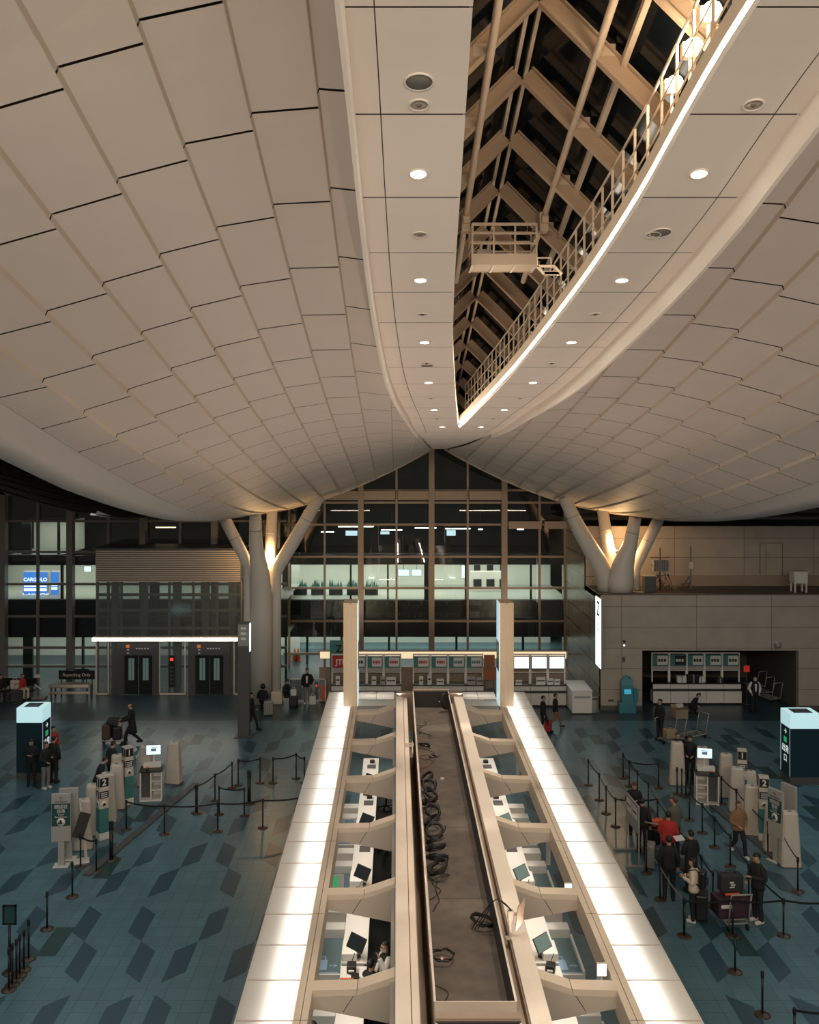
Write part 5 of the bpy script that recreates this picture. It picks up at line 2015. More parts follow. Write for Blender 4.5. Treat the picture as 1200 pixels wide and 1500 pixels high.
for k in range(9):
    y = (20.0, 22.5, 24.5, 26.0, 28.2, 29.5, 30.5, 18.0, 15.5)[k]
    m = MB()
    x0 = IX - .5
    pts = [(x0 + rnd.uniform(-.05, .05), y, ZF + .015)]
    for q in range(7):
        pts.append((x0 + rnd.uniform(-.05, .42) * (1 if k < 7 else .4), y + (q + 1) * .22 * (1 if k % 2 else -1), ZF + .015 + rnd.uniform(0, .03)))
    m2 = MB(); sweep(m2, pts, [.007] * len(pts), 5, 4)
    tag(m2.obj('loose_cable', 'cable' if k not in (3,) else 'cable_orange'), 'thin loose cable snaking over the trough bed, %s from the camera end' % ORD[[8, 7, 0, 1, 2, 3, 4, 5, 6].index(k) if False else sorted((20.0, 22.5, 24.5, 26.0, 28.2, 29.5, 30.5, 18.0, 15.5)).index(y)], 'cable', 'loose cables in the trough')
y = 25.4
t = thing('small_clip', 'tiny pale clip lying alone on the trough bed', 'clip', (xat(648, y), y, ZF))
m = MB(); m.box(-.05, .05, -.03, .03, 0, .05, bev=.01); m.obj('clip', 'rim', t)
# stray cable clamp bracket on the left inner beam
t = thing('cable_clamp', 'pale clamp bracket fixed on the inner beam beside the trough rim', 'clamp', (IX - .7, 28.0, 3.46))
m = MB(); m.bar((0, -.5, .04), (0, .5, .04), .04, .06); m.bar((-.2, .2, .04), (.05, .2, .04), .04, .04); m.bar((-.2, .4, .04), (.05, .4, .04), .04, .04); m.obj('bar_frame', 'rim', t)
# ================================================================ belt stanchions
def mk_stanchion():
    t = thing('belt_stanchion', 'x', 'stanchion')
    m = MB(); m.lathe([(.17, 0), (.17, .012), (.15, .025), (.03, .04), (.001, .04)], 24); m.obj('base', 'bronze', t)
    m = MB(); m.tube([(0, 0, .035), (0, 0, .86)], .024, 10); m.obj('post', 'black_metal', t)
    m = MB(); m.lathe([(.032, .8), (.036, .82), (.036, .93), (.026, .95), (.001, .95)], 14); m.obj('head', 'black', t)
    return t


st0 = mk_stanchion()
st_used = False


def line(desc, pts, belts=None, group=None, ext=None, matn='black'):
    """stanchions at floor pixels, belts strung between neighbours"""
    global st_used
    P = [floor_at(*p) for p in pts]
    for i, (x, y) in enumerate(P):
        lab = 'black belt stanchion, %s post of the %s' % (ORD[i], desc) if len(P) > 1 else 'black belt stanchion %s' % desc
        if not st_used:
            st_used = True
            o = st0; o.location = (x, y, 0); o['label'] = lab
        else:
            o = dup(st0, (x, y, 0), 0, lab)
        # belts are added later so they are not duplicated
        o['group'] = 'belt stanchions'
        nxt = P[i + 1] if i + 1 < len(P) else (floor_at(*ext) if ext else None)
        if nxt and (belts is None or belts[i]):
            pend.append((o, (nxt[0] - x, nxt[1] - y), matn))


pend = []
line('row from the tapered kiosks to the canopy', [(185, 1215), (241, 1222), (319, 1218), (385, 1213)], ext=(452, 1206))
line('short lane pair ahead of the kiosk row', [(289, 1192), (321, 1193), (358, 1195)], [0, 1, 0])
line('slanted lane in mid floor', [(287, 1191), (315, 1173), (340, 1154)])
line('far lane of two before the long dark totem', [(349, 1150), (381, 1147)])
line('far lane ending at the canopy', [(400, 1147), (434, 1140), (446, 1146)])
line('pair by the green 2 sign', [(141, 1277), (118, 1270)])
line('loose row by the corner', [(106, 1314), (69, 1361), (42, 1405)], [0, 0, 0])
line('bunch stored by the framed notice', [(13, 1450), (18, 1443), (24, 1436), (29, 1429), (35, 1421)], [0, 0, 0, 0, 0])
line('lane leaving the canopy towards the stone wall', [(862, 1150), (878, 1172), (888, 1192), (902, 1211)], ext=(963, 1211))
line('slanting lane behind the notice board', [(913, 1140), (922, 1152), (934, 1168), (950, 1187), (963.5, 1213), (1005, 1274), (1028, 1303), (1044.5, 1328)], matn='black')
line('standing midway to the first queue kiosk', [(965, 1155)], ext=(922, 1152))
line('inner lane ahead of the kiosk desk', [(1010, 1201), (1029, 1220), (1047, 1241), (1070, 1269), (1097, 1316)], ext=(1148, 1371))
line('lane along the kiosk row', [(1057, 1177), (1079, 1197), (1093, 1215), (1125, 1249), (1135, 1258), (1147, 1267), (1169, 1306)])
line('bunch standing by the first queue kiosk', [(992, 1163), (999, 1165), (1005, 1168), (1012, 1163)], [0, 0, 0, 0])
line('grey-belted lane along the canopy', [(947, 1279), (967, 1318), (1002, 1371)], matn='grey')
line('cross lane ahead of the big trolley', [(1003, 1372), (1073.5, 1371), (1148, 1371)], [1, 1, 1], ext=(1222, 1374))
line('near lane at the picture\'s lower corner', [(1077, 1424), (1117, 1487), (1164, 1545)], [0, 0, 1], ext=(1235, 1546))
line('lone slanted pair beyond the canopy edge', [(888, 1199), (899, 1180)], [0, 0]) if False else None
for o, (dx, dy), mt in pend:
    L = math.hypot(dx, dy)
    ux, uy = dx / L, dy / L
    nx, ny = -uy * .003, ux * .003
    m = MB()
    N = 6
    for k in range(N):
        a, c = k / N, (k + 1) / N
        za, zc = (.885 - .05 * math.sin(PI * t_) for t_ in (a, c))
        A = (ux * (.036 + (L - .07) * a), uy * (.036 + (L - .07) * a)); B = (ux * (.036 + (L - .07) * c), uy * (.036 + (L - .07) * c))
        m.add([(A[0] + nx, A[1] + ny, za - .025), (B[0] + nx, B[1] + ny, zc - .025), (B[0] + nx, B[1] + ny, zc + .025), (A[0] + nx, A[1] + ny, za + .025),
               (A[0] - nx, A[1] - ny, za - .025), (B[0] - nx, B[1] - ny, zc - .025), (B[0] - nx, B[1] - ny, zc + .025), (A[0] - nx, A[1] - ny, za + .025)],
              [(0, 1, 2, 3), (7, 6, 5, 4), (3, 2, 6, 7), (0, 4, 5, 1)])
    m.obj('belt', mt, o)
# thick dark post with sign head
for (px, py, lab) in ((365, 1177, 'thick dark sign post with narrow head among the far lanes'), (163, 1259, 'thick dark belt post on a wide foot near the green 2 sign')):
    x, y = floor_at(px, py)
    t = thing('sign_post', lab, 'post', (x, y, 0))
    m = MB(); m.lathe([(.22, 0), (.22, .015), (.1, .03), (.001, .03)], 22); m.obj('base', 'bronze', t)
    m = MB(); m.tube([(0, 0, .03), (0, 0, .9)], .06, 12); m.obj('post', 'black', t)
    m = MB(); m.box(-.07, .07, -.03, .03, .9, 1.15, bev=.02); m.obj('head', 'black', t)
# framed notice at the lower corner
x, y = floor_at(14, 1425)
t = thing('framed_notice', 'black framed notice on a post beside the stored stanchions', 'sign', (x, y, 0))
m = MB(); m.lathe([(.17, 0), (.17, .015), (.03, .03), (.001, .03)], 20); m.obj('base', 'bronze', t)
m = MB(); m.tube([(0, 0, .03), (0, 0, 1.15)], .03, 10); m.obj('post', 'black_metal', t)
m = MB()
for a, c, e, f in ((-.16, -.12, 1.12, 1.58), (.12, .16, 1.12, 1.58), (-.16, .16, 1.12, 1.16), (-.16, .16, 1.54, 1.58)):
    m.box(a, c, -.02, .02, e, f)
m.obj('frame', 'black', t)
m = MB(); m.box(-.12, .12, -.005, .005, 1.16, 1.54); m.obj('notice_sheet', 'sign_green_dk', t)

# ================================================================ tapered kiosks and gate signs
def mk_obelisk():
    t = thing('tapered_kiosk', 'x', 'kiosk')
    m = MB()
    def ring(w_, d_, z, c=.05):
        return [(-w_ + c, -d_, z), (w_ - c, -d_, z), (w_, -d_ + c, z), (w_, d_ - c, z), (w_ - c, d_, z), (-w_ + c, d_, z), (-w_, d_ - c, z), (-w_, -d_ + c, z)]
    m.loft([ring(.29, .2, .03), ring(.29, .2, .08), ring(.25, .17, .8), ring(.215, .135, 1.46), ring(.19, .11, 1.52)], smooth=False)
    m.obj('shell', 'kiosk', t)
    m = MB(); m.box(-.30, .30, -.21, .21, 0, .03); m.obj('plinth', 'greydk', t)
    m = MB(); m.box(-.05, .05, -.02, .02, 1.518, 1.535, bev=.008); m.obj('sensor', 'greydk', t)
    return t


ob0 = mk_obelisk(); ob_used = False
KI = [((255, 1147), 1.0, R(-12), 'standing alone past the desk monitor, farthest of the lift-side row'),
      ((213, 1150), .95, R(5), 'behind the service desk with lit monitor on the lift side'),
      ((172, 1167), .98, R(20), 'half hidden behind the green 1 sign on the lift side'),
      ((171, 1184), 1.0, R(12), 'just before the green 1 sign on the lift side'),
      ((158, 1203), 1.05, R(10), 'immediately behind the green 2 sign on the lift side'),
      ((137, 1222), 1.05, R(8), 'on the near side of the green 2 sign, lift side'),
      ((122, 1243), 1.0, R(15), 'behind the grey face sign on the lift side'),
      ((992, 1149), 1.03, R(-5), 'farthest of the queue-side row, by the bunched stanchions'),
      ((1029, 1152), .95, R(-10), 'behind the service desk with lit monitor on the queue side'),
      ((1064, 1167), 1.0, R(-8), 'between the service desk and the green 1 sign, queue side'),
      ((1100, 1182), .82, R(-12), 'between the green 1 and 2 signs on the queue side'),
      ((1102, 1222), 1.02, R(-12), 'leaning against the green 2 sign on the queue side'),
      ((1080, 1188), .98, R(-10), 'touching the green 1 sign on the queue side'),
      ((1132, 1246), .95, R(-6), 'low one before the white board sign on the queue side'),
      ((1157, 1268), 1.05, R(-3), 'nearest of the queue-side row, past the white board sign')]
for p, sc_, rz, lab in KI:
    x, y = floor_at(*p)
    lab = 'cream tapered kiosk ' + lab
    if not ob_used:
        ob_used = True; o = ob0; o.location = (x, y, 0); o.rotation_euler = (0, 0, rz); o['label'] = lab
    else:
        o = dup(ob0, (x, y, 0), rz, lab)
    o['group'] = 'tapered kiosks'
    o.scale = (sc_ * .95, sc_ * .95, sc_)


def gate_sign(px, py, num, rz, side):
    x, y = floor_at(px, py)
    t = thing('gate_sign', 'tall green and white sign post numbered %s on the %s side' % ({'1': 'one', '2': 'two'}[num], side), 'sign', (x, y, 0), rz)
    w_, d_ = .15, .15
    m = MB(); m.box(-w_ - .01, w_ + .01, -d_ - .01, d_ + .01, 0, .22, bev=.01); m.obj('base', 'white', t)
    m = MB(); m.box(-w_, w_, -d_, d_, .22, .98); m.obj('teal_body', 'sign_teal', t)
    m = MB(); m.box(-w_, w_, -d_, d_, .98, 1.98, bev=.006); m.obj('head_body', 'kiosk', t)
    for (nrm, ww, rot, f) in (((0, -1), w_, 0, 1), ((-1, 0), d_, R(-90), .7), ((1, 0), d_, R(90), .7)):
        q = MB()
        def pl(z0, z1, ins=.012):
            if nrm[1]:
                q.box(-ww + ins, ww - ins, -d_ - .004, -d_, z0, z1)
            else:
                a, c = sorted((nrm[0] * w_, nrm[0] * (w_ + .004)))
                q.box(a, c, -ww + ins, ww - ins, z0, z1)
        pl(1.66, 1.93)
        q.obj('number_panel', 'txt_black', t)
        q = MB()
        pl(1.3, 1.52)
        q.obj('black_panel', 'txt_black', t)
        off = (0, -d_ - .007, 1.79) if nrm[1] else (nrm[0] * (w_ + .007), 0, 1.79)
        text(num, .27, 'txt_white', t, off, (R(90), 0, rot), bold=.008, sx=f)
        q = MB()
        for k in range(3):
            zz = 1.33 + k * .06
            if nrm[1]:
                q.box(-.1, .1, -d_ - .007, -d_ - .004, zz, zz + .028)
            else:
                a, c = sorted((nrm[0] * (w_ + .004), nrm[0] * (w_ + .007)))
                q.box(a, c, -.07, .07, zz, zz + .028)
        q.obj('printed_band', 'txt_white', t)
        q = MB(); q.lathe([(.001, 0), (.095, 0), (.095, .004), (.001, .004)], 22)
        o = q.obj('round_icon', 'white', t)
        o.rotation_euler = (R(90), 0, rot); o.location = (0, -d_ - .001, 1.12) if nrm[1] else (nrm[0] * (w_ + .001), 0, 1.12)
        q = MB(); q.lathe([(.001, 0), (.03, 0), (.03, .003), (.001, .003)], 12); q.box(-.05, .05, -.06, -.02, 0, .003)
        o2 = q.obj('face_mark', 'txt_black', t); o2.rotation_euler = o.rotation_euler
        o2.location = (0, -d_ - .006, 1.135) if nrm[1] else (nrm[0] * (w_ + .006), 0, 1.135)
    return t


gate_sign(187, 1177, '1', R(38), 'lift')
gate_sign(150, 1228, '2', R(38), 'lift')
gate_sign(1087, 1182, '1', R(-14), 'queue')
gate_sign(1119, 1229, '2', R(-14), 'queue')


def board_sign(px, py, rz, lab, w_=.28, wide=True, back=False):
    x, y = floor_at(px, py)
    t = thing('board_sign', lab, 'sign', (x, y, 0), rz)
    m = MB(); m.box(-.22, .22, -.18, .18, 0, .02, bev=.008); m.obj('foot', 'white_metal', t)
    m = MB(); m.box(-.09, .09, -.04, .04, .02, .8); m.obj('stem', 'kiosk_grey', t)
    m = MB(); m.box(-w_, w_, -.05, .05, .72, 2.12, bev=.012); m.obj('board', 'kiosk_grey', t)
    if back:
        return t
    m = MB(); m.box(-w_ + .015, w_ - .015, -.055, -.05, 1.18, 1.84); m.obj('green_panel', 'sign_green_dk', t)
    text('顔認証', .13, 'txt_white', t, (0, -.06, 1.74))
    text('搭乗', .12, 'txt_white', t, (0, -.06, 1.61))
    text('Facial', .075, 'txt_white', t, (0, -.06, 1.52))
    text('Recognition', .075, 'txt_white', t, (0, -.06, 1.45))
    text('Face Express', .07, 'txt_black', t, (0, -.06, 1.9))
    m = MB(); m.lathe([(.001, 0), (.12, 0), (.12, .004), (.001, .004)], 24); o = m.obj('round_icon', 'white', t); o.rotation_euler = (R(90), 0, 0); o.location = (0, -.055, 1.3)
    m = MB(); m.lathe([(.001, 0), (.035, 0), (.035, .003), (.001, .003)], 14); m.box(-.07, .05, -.08, -.035, 0, .003); o = m.obj('face_mark', 'txt_black', t); o.rotation_euler = (R(90), 0, 0); o.location = (-.01, -.06, 1.325)
    m = MB()
    for a in (45, -45):
        m.bar((.06 * math.cos(R(a)), -.056, 2.0 + .06 * math.sin(R(a))), (-.06 * math.cos(R(a)), -.056, 2.0 - .06 * math.sin(R(a))), .006, .012, 0, (0, 1, 0))
    m.obj('cross_mark', 'txt_black', t)
    return t


board_sign(90, 1268, R(6), 'grey board sign with dark green Facial Recognition panel, nearest of the lift-side row')
board_sign(101, 1258, R(6), 'plain grey board sign standing right behind the Facial Recognition board', back=True)
board_sign(1137, 1261, R(-66), 'white board sign with dark green Facial Recognition panel on the queue side')
board_sign(1156, 1252, R(-66), 'plain white board sign right behind the queue-side Facial Recognition board', back=True)
# leaning dark tablet stand before the lift-side row
x, y = floor_at(118, 1262)
t = thing('tablet_stand', 'white curved stand with a leaning black tablet beside the grey face sign', 'stand', (x, y, 0), R(20))
m = MB(); m.box(-.2, .25, -.2, .2, 0, .03, bev=.01); m.obj('foot', 'white', t)
m = MB(); m.prism([(.12, .03), (.2, .03), (.12, 1.0), (.02, 1.7), (-.03, 1.7), (.04, 1.0)], 'y', -.12, .12); m.obj('curved_back', 'kiosk', t)
m = MB(); m.box(-.16, .16, -.02, .02, -.36, .36, bev=.01); o = m.obj('tablet', 'black', t); o.location = (.02, -.22, 1.15); o.rotation_euler = (R(-12), R(20), 0)


def service_desk(px, py, rz, side, flip):
    x, y = floor_at(px, py)
    t = thing('service_desk', 'white service desk with open shelves and a lit monitor on the %s side' % side, 'desk', (x, y, 0), rz)
    m = MB()
    m.box(-.38, .38, .55, .6, 0, 1.02); m.box(-.38, -.34, 0, .6, 0, 1.02); m.box(.34, .38, 0, .6, 0, 1.02); m.box(-.02, .02, 0, .55, 0, .98)
    m.box(-.34, .34, 0, .55, 0, .05)
    m.obj('carcass', 'white', t)
    for z in (.36, .67):
        q = MB(); a, c = sorted((flip * .02, flip * .34)); q.box(a, c, .01, .55, z, z + .03); q.obj('shelf', 'white', t)
    q = MB(); a, c = sorted((-flip * .02, -flip * .34)); q.box(a, c, .3, .32, .05, .98); q.obj('inner_panel', 'greydk', t)
    m = MB(); m.box(-.4, .4, -.03, .62, 1.02, 1.06, bev=.008); m.obj('desk_top', 'black', t)
    m = MB(); m.box(-.3, .3, .35, .6, 1.06, 1.2, bev=.01); m.obj('back_tray', 'white', t)
    x0 = flip * .05
    t2 = thing('monitor', 'lit pale blue monitor on an arm over the service desk on the %s side' % side, 'monitor', Vector((x, y, 1.2)) + Matrix.Rotation(rz, 3, 'Z') @ Vector((x0, .5, 0)), rz)
    m = MB(); m.lathe([(.08, 0), (.08, .015), (.02, .02), (.018, .3)], 12); m.bar((0, 0, .28), (flip * .16, -.02, .42), .03, .03); m.bar((flip * .16, -.02, .42), (0, -.08, .5), .03, .03); m.obj('arm', 'white_metal', t2)
    m = MB(); m.box(-.26, .26, -.12, -.09, .3, .66, bev=.008); m.obj('screen_case', 'black', t2)
    m = MB(); m.box(-.245, .245, -.124, -.12, .315, .645); m.obj('screen_face', 'screen_lit', t2)
    m = MB(); m.box(-.09, .09, -.127, -.124, .43, .53); m.box(-.12, .12, -.127, -.124, .555, .575); m.obj('screen_mark', 'pict_blue', t2)
    t3 = thing('card_reader', 'small black card reader with pale cover lying on the service desk, %s side' % side, 'card reader', Vector((x, y, 1.06)) + Matrix.Rotation(rz, 3, 'Z') @ Vector((-flip * .15, .15, 0)), rz)
    m = MB(); m.box(-.06, .06, -.09, .09, 0, .06, bev=.015); m.obj('reader_case', 'black', t3)
    m = MB(); m.box(-.05, .05, -.02, .08, .06, .075, bev=.004); m.obj('cover', 'orange', t3)


service_desk(221, 1174, R(8), 'lift', 1)
service_desk(1037, 1180, R(-10), 'queue', -1)
# low dark tracks the kiosks stand on
for pts, lab in (((112, 1283, 276, 1148), 'long low dark floor strip along the lift-side kiosk row'), ((1020, 1150, 1150, 1258), 'long low dark floor strip along the queue-side kiosk row')):
    (xa, ya), (xb, yb) = floor_at(*pts[:2]), floor_at(*pts[2:])
    off = .28 if pts[0] < 500 else -.28
    m = MB(); m.bar((0, 0, .02), (xb - xa, yb - ya, .02), .24, .04)
    o = m.obj('floor_strip', 'greydk'); o.location = (xa + off, ya, 0)
    tag(o, lab, 'floor strip')

# ================================================================ lit totems
def totem(px, py, w_, d_, h, rz, lab, flip):
    x, y = floor_at(px, py)
    t = thing('lit_totem', lab, 'totem', (x, y, 0), rz)
    m = MB(); m.box(-w_ / 2, w_ / 2, 0, d_, 0, .28); m.obj('base', 'greydk', t)
    m = MB(); m.box(-w_ / 2, w_ / 2, 0, d_, .28, h - .55); m.obj('body_panel', 'totem_body', t)
    m = MB(); m.box(-w_ / 2, w_ / 2, 0, d_, h - .55, h, bev=.01); m.obj('lit_head', 'totem_top', t)
    m = MB(); m.box(-w_ / 2 + .2, w_ / 2 - .2, .15, d_ - .15, h, h + .004); m.obj('head_plate', 'greydk', t)
    X = flip * (w_ / 2 + .003)
    rot = R(90) * flip
    text('→', .3, 'txt_glow', t, (X, d_ * .5, h - .75), (R(90), 0, rot))
    m = MB(); a, c = sorted((X, X + flip * .002)); m.box(a, c, d_ * .35, d_ * .65, h - 1.15, h - .95); m.obj('green_mark', 'txt_green', t)
    text('出発', .3, 'txt_glow', t, (X, d_ * .5, h - 1.4), (R(90), R(0), rot))
    text('口', .3, 'txt_glow', t, (X, d_ * .5, h - 1.75), (R(90), R(0), rot))
    m = MB()
    for s_ in (-1, 1):
        m.box(a, c, d_ * .5 + s_ * d_ * .46 - .012, d_ * .5 + s_ * d_ * .46 + .012, .3, h - .57)
    m.obj('lit_edge', 'pylon_lit', t)
    return t


totem(43, 1143, .96, .9, 2.68, R(0), 'dark totem with glowing pale top standing on the lift side', 1)
totem(1180, 1150, 1.1, .9, 2.6, R(0), 'dark totem with glowing pale top at the picture\'s edge on the queue side', -1)

# tall slim dark totem before the tree column
x, y = floor_at(357, 1080)
t = thing('tall_totem', 'tall slim dark totem with small lit face in front of the tree column', 'totem', (x, y, 0))
hT = zat(912, y)
m = MB(); m.box(-.26, .24, 0, .3, 0, hT, bev=.01); m.obj('shaft', 'greydk', t)
m = MB(); m.box(-.24, .22, -.01, 0, hT - 1.0, hT - .08); m.obj('face_panel', 'grey', t)
m = MB(); m.box(.24, .27, .01, .29, hT - 1.25, hT - .05); m.obj('lit_face', 'sign_lit', t)
m = MB()
for k in range(3):
    m.box(-.12, .1, -.016, -.01, hT - .3 - k * .22, hT - .2 - k * .22)
m.obj('printed_mark', 'txt_white', t)
m = MB(); m.box(-.4, .4, -.2, .5, 0, .03, bev=.01); m.obj('foot', 'greydk', t)

# ================================================================ service counters with sign frames
def counter_unit(px0, px1, Y, kind, idx, row, desc):
    """one counter position: cabinet, posts, sign panel"""
    X0, X1 = xat(px0, Y), xat(px1, Y)
    W_ = X1 - X0
    t = thing('counter_position', desc, 'counter', (X0, Y, 0), 0, row)
    m = MB(); m.box(.01, W_ - .01, .0, .55, .08, .66); m.obj('cabinet', 'white_metal', t)
    m = MB(); m.box(.0, W_, -.12, .6, .72, .76); m.box(.01, W_ - .01, .1, .55, .08 * 0, .08); m.obj('lower_shelf', 'black', t)
    m = MB(); m.box(.01, W_ - .01, .08, .12, .76, 1.0); m.obj('upper_panel', 'white_metal', t)
    m = MB(); m.box(0, W_, .0, .7, 1.0, 1.04); m.obj('counter_top', 'black', t)
    for a in (.0, W_ - .06):
        q = MB(); q.box(a, a + .06, .3, .36, 1.04, 2.42); q.obj('post', 'lip', t)
    m = MB(); m.box(-.0, W_, .26, .4, 2.42, 2.47); m.obj('top_rail', 'lip', t)
    m = MB(); m.box(0, W_, .28, .34, 1.58, 1.61); m.obj('cross_rail', 'lip', t)
    if kind == 'lit':
        m = MB(); m.box(.05, W_ - .05, .2, .3, 1.78, 2.38, bev=.01); m.obj('sign_case', 'greydk', t)
        m = MB(); m.box(.08, W_ - .08, .19, .2, 1.81, 2.35); m.obj('lit_sign', 'screen_white', t)
    else:
        m = MB(); m.box(.05, W_ - .05, .2, .3, 1.84, 2.38, bev=.01); m.obj('sign_case', 'sign_teal' if kind != 'red' else 'red', t)
        if kind != 'red':
            m = MB(); m.box(.26, W_ - .09, .19, .2, 1.89, 2.33); m.obj('sign_face', 'paper' if kind != 'dark' else 'black', t)
            m = MB()
            c = (.26 + W_ - .09) / 2
            n_ = 5 if kind in ('text', 'blue') else 3
            wd = (W_ - .45) / n_
            for k in range(n_):
                m.box(.3 + k * wd, .3 + k * wd + wd * .75, .186, .19, 2.04, 2.18)
            m.obj('printed_mark', {'text': 'red', 'blue': 'teal', 'blank': 'cloth_char', 'dark': 'txt_white', 'mark': 'txt_black'}[kind], t)
        else:
            text('JTB', .36, 'txt_white', t, (W_ * .55, .19, 2.1), bold=.01)
        m = MB(); m.box(.05, W_ - .05, .22, .3, 1.62, 1.82); m.obj('lower_panel', 'kiosk_grey', t)
    return t


CY = 46.0
row = 'positions of the counter row before the glass facade'
US = [(485, 511, 'red'), (511, 537, 'blank'), (537, 562, 'text'), (562, 588, 'text'), (605, 631, 'text'), (631, 657, 'text'), (657, 683, 'blue'), (683, 709, 'blue'),
      (752, 778, 'lit'), (778, 804, 'lit'), (804, 830, 'lit')]
for k, (a, c, kd) in enumerate(US):
    what = {'red': 'red sign', 'blank': 'pale sign half behind the pylon', 'text': 'pale sign with red marks', 'blue': 'pale sign with teal marks', 'lit': 'bright white sign'}[kd]
    counter_unit(a, c, CY, kd, k, row, 'counter position under a %s, %s from the tree column' % (what, ORD[k]))
row = 'positions of the counter row in the recess'
RY = 46.4
for k in range(5):
    kd = ('mark', 'dark', 'mark', 'blank', 'blank')[k]
    a = 957 + k * 26.0
    counter_unit(a, a + 26, RY, kd, k, row, 'counter position in the dark recess, %s from the teal kiosk' % ORD[k])
# things standing on the counters
for k, (px, w_, h, mt) in enumerate(((495, .2, .42, 'paper'), (548, .22, .4, 'paper'), (561, .24, .4, 'kiosk_grey'), (573, .45, .36, 'paper'), (592, .2, .36, 'cardboard'), (617, .2, .4, 'paper'), (629, .18, .5, 'paper'),
                                     (645, .35, .28, 'paper'), (690, .4, .4, 'kiosk_grey'), (703, .34, .34, 'kiosk_grey'), (760, .3, .22, 'paper'), (792, .45, .35, 'paper'), (806, .3, .3, 'paper'), (816, .26, .26, 'paper'))):
    if 590 < px < 605:
        continue
    t = thing('counter_notice', '%s upright notice on the counter row, %s from the tree column' % ({'paper': 'white', 'kiosk_grey': 'grey', 'cardboard': 'brown'}[mt], ORD[k]), 'notice', (xat(px, CY + .2), CY + .14, 1.04), 0, 'notices on the counter row')
    m = MB(); m.box(-w_ / 2, w_ / 2, -.02, .02, .0, h, bev=.006); m.obj('sheet', mt, t)
    m = MB(); m.box(-w_ / 2 + .03, w_ / 2 - .03, -.024, -.02, h * .45, h * .6); m.obj('printed_mark', 'cloth_char', t)
    m = MB(); m.box(-w_ / 2, w_ / 2, -.06, .06, 0, .012); m.obj('foot', mt, t)
for k, (px, w_, h, mt, y0) in enumerate(((998, .45, .32, 'paper', RY), (1015, .6, .4, 'black', RY), (1026, .35, .3, 'paper', RY), (1054, .3, .25, 'cloth_char', RY))):
    t = thing('counter_parcel', '%s bundle on the recess counter, %s from the teal kiosk' % ('white' if mt == 'paper' else 'dark', ORD[k]), 'parcel', (xat(px, y0 + .2), y0 + .18, 1.04), 0, 'bundles on the recess counter')
    m = MB(); m.box(-w_ / 2, w_ / 2, -.15, .15, 0, h, bev=.04); m.obj('wrap', mt, t)
    m = MB(); m.box(-.03, .03, -.155, .155, 0, h + .004); m.obj('strap', 'grey', t)
# orange poster between the counters and green Z sign
t = thing('poster_stand', 'orange poster on a stand between the teal-marked and lit counters', 'poster', (xat(717, CY), CY, 0))
m = MB(); m.box(-.26, .26, -.02, .02, 1.3, 2.5, bev=.01); m.obj('poster_panel', 'poster_brown', t)
m = MB(); m.box(-.12, .12, -.025, -.02, 1.75, 2.15); m.obj('printed_mark', 'cloth_tan', t)
m = MB(); m.bar((-.2, 0, 0), (-.2, 0, 1.3), .04, .04); m.bar((.2, 0, 0), (.2, 0, 1.3), .04, .04); m.box(-.28, .28, -.15, .15, 0, .03); m.box(-.26, .26, -.015, .015, .5, .9); m.obj('stand_frame', 'greydk', t)
t = thing('hanging_banner', 'teal green banner sign with black Z beside the tan pylon', 'sign', (xat(494, 46.5), 46.6, 0))
zb, zt = zat(976, 46.6), zat(938, 46.6)
m = MB(); m.box(-.36, .36, -.03, .03, zb, zt, bev=.01); m.obj('banner_panel', 'sign_teal', t)
text('Z', .5, 'txt_black', t, (.08, -.04, zt - .42), bold=.012)
m = MB(); m.box(-.02, .05, -.04, -.03, zb + .38, zb + .45); m.box(.12, .19, -.04, -.03, zb + .38, zb + .45); m.box(-.05, .22, -.04, -.03, zb + .2, zb + .25); m.box(-.05, .22, -.04, -.03, zb + .1, zb + .14); m.obj('printed_mark', 'txt_black', t)
m = MB(); m.bar((-.3, 0, 0), (-.3, 0, zb), .05, .05); m.bar((.3, 0, 0), (.3, 0, zb), .05, .05); m.obj('leg_frame', 'greydk', t)
# warm cove line behind the counters
t = thing('cove_lamp', 'long warm glowing cove strip just above the counter signs', 'light', (xat(650, 47.6), 47.6, zat(963, 47.6)))
L = (830 - 465) / FP * 47.6
m = MB(); m.box(-L / 2, L / 2, .0, .2, -.08, .31); m.obj('housing', 'brown', t)
m = MB(); m.box(-L / 2 + .05, L / 2 - .1, -.012, 0, -.05, .28); m.obj('lens', 'tube_warm_soft', t)
for a in (-L / 2 + .3, -L / 4, 0, L / 4, L / 2 - .3):
    q = MB(); q.box(a - .04, a + .04, .05, .13, -zat(963, 47.6), -.06); q.obj('post', 'brown', t)
m = MB(); m.box(-L / 2, L / 2, .06, .12, -zat(963, 47.6), -.5); m.obj('back_panel', 'brown', t)

# white service counter, bin, teal kiosk
y = 44.7
x0, x1 = xat(832, y) + .2, xat(862, y) + .18
t = thing('service_counter', 'white block counter standing alone by the stone wall\'s flank', 'counter', (x0, y, 0))
m = MB(); m.box(0, x1 - x0, 0, 2.1, .04, 1.06, bev=.012); m.obj('cabinet', 'white', t)
m = MB(); m.box(-.02, x1 - x0 + .02, -.02, 2.12, 1.06, 1.1, bev=.008); m.obj('counter_top', 'white', t)
m = MB(); m.box(.1, .85, -.012, 0, .74, .84); m.obj('slot_panel', 'kiosk_grey', t)
x, y = xat(873, 45.0), 46.0
t = thing('waste_bin', 'grey round waste bin at the foot of the stone wall\'s flank', 'bin', (x - .1, y - .9, 0))
m = MB(); m.lathe([(.2, 0), (.21, .05), (.21, .68), (.19, .72), (.001, .74)], 20); m.obj('bin_shell', 'grey', t)
m = MB(); m.lathe([(.215, .62), (.22, .64), (.22, .68), (.215, .7)], 20); m.obj('band', 'greydk', t)
x, y = floor_at(920, 1045)
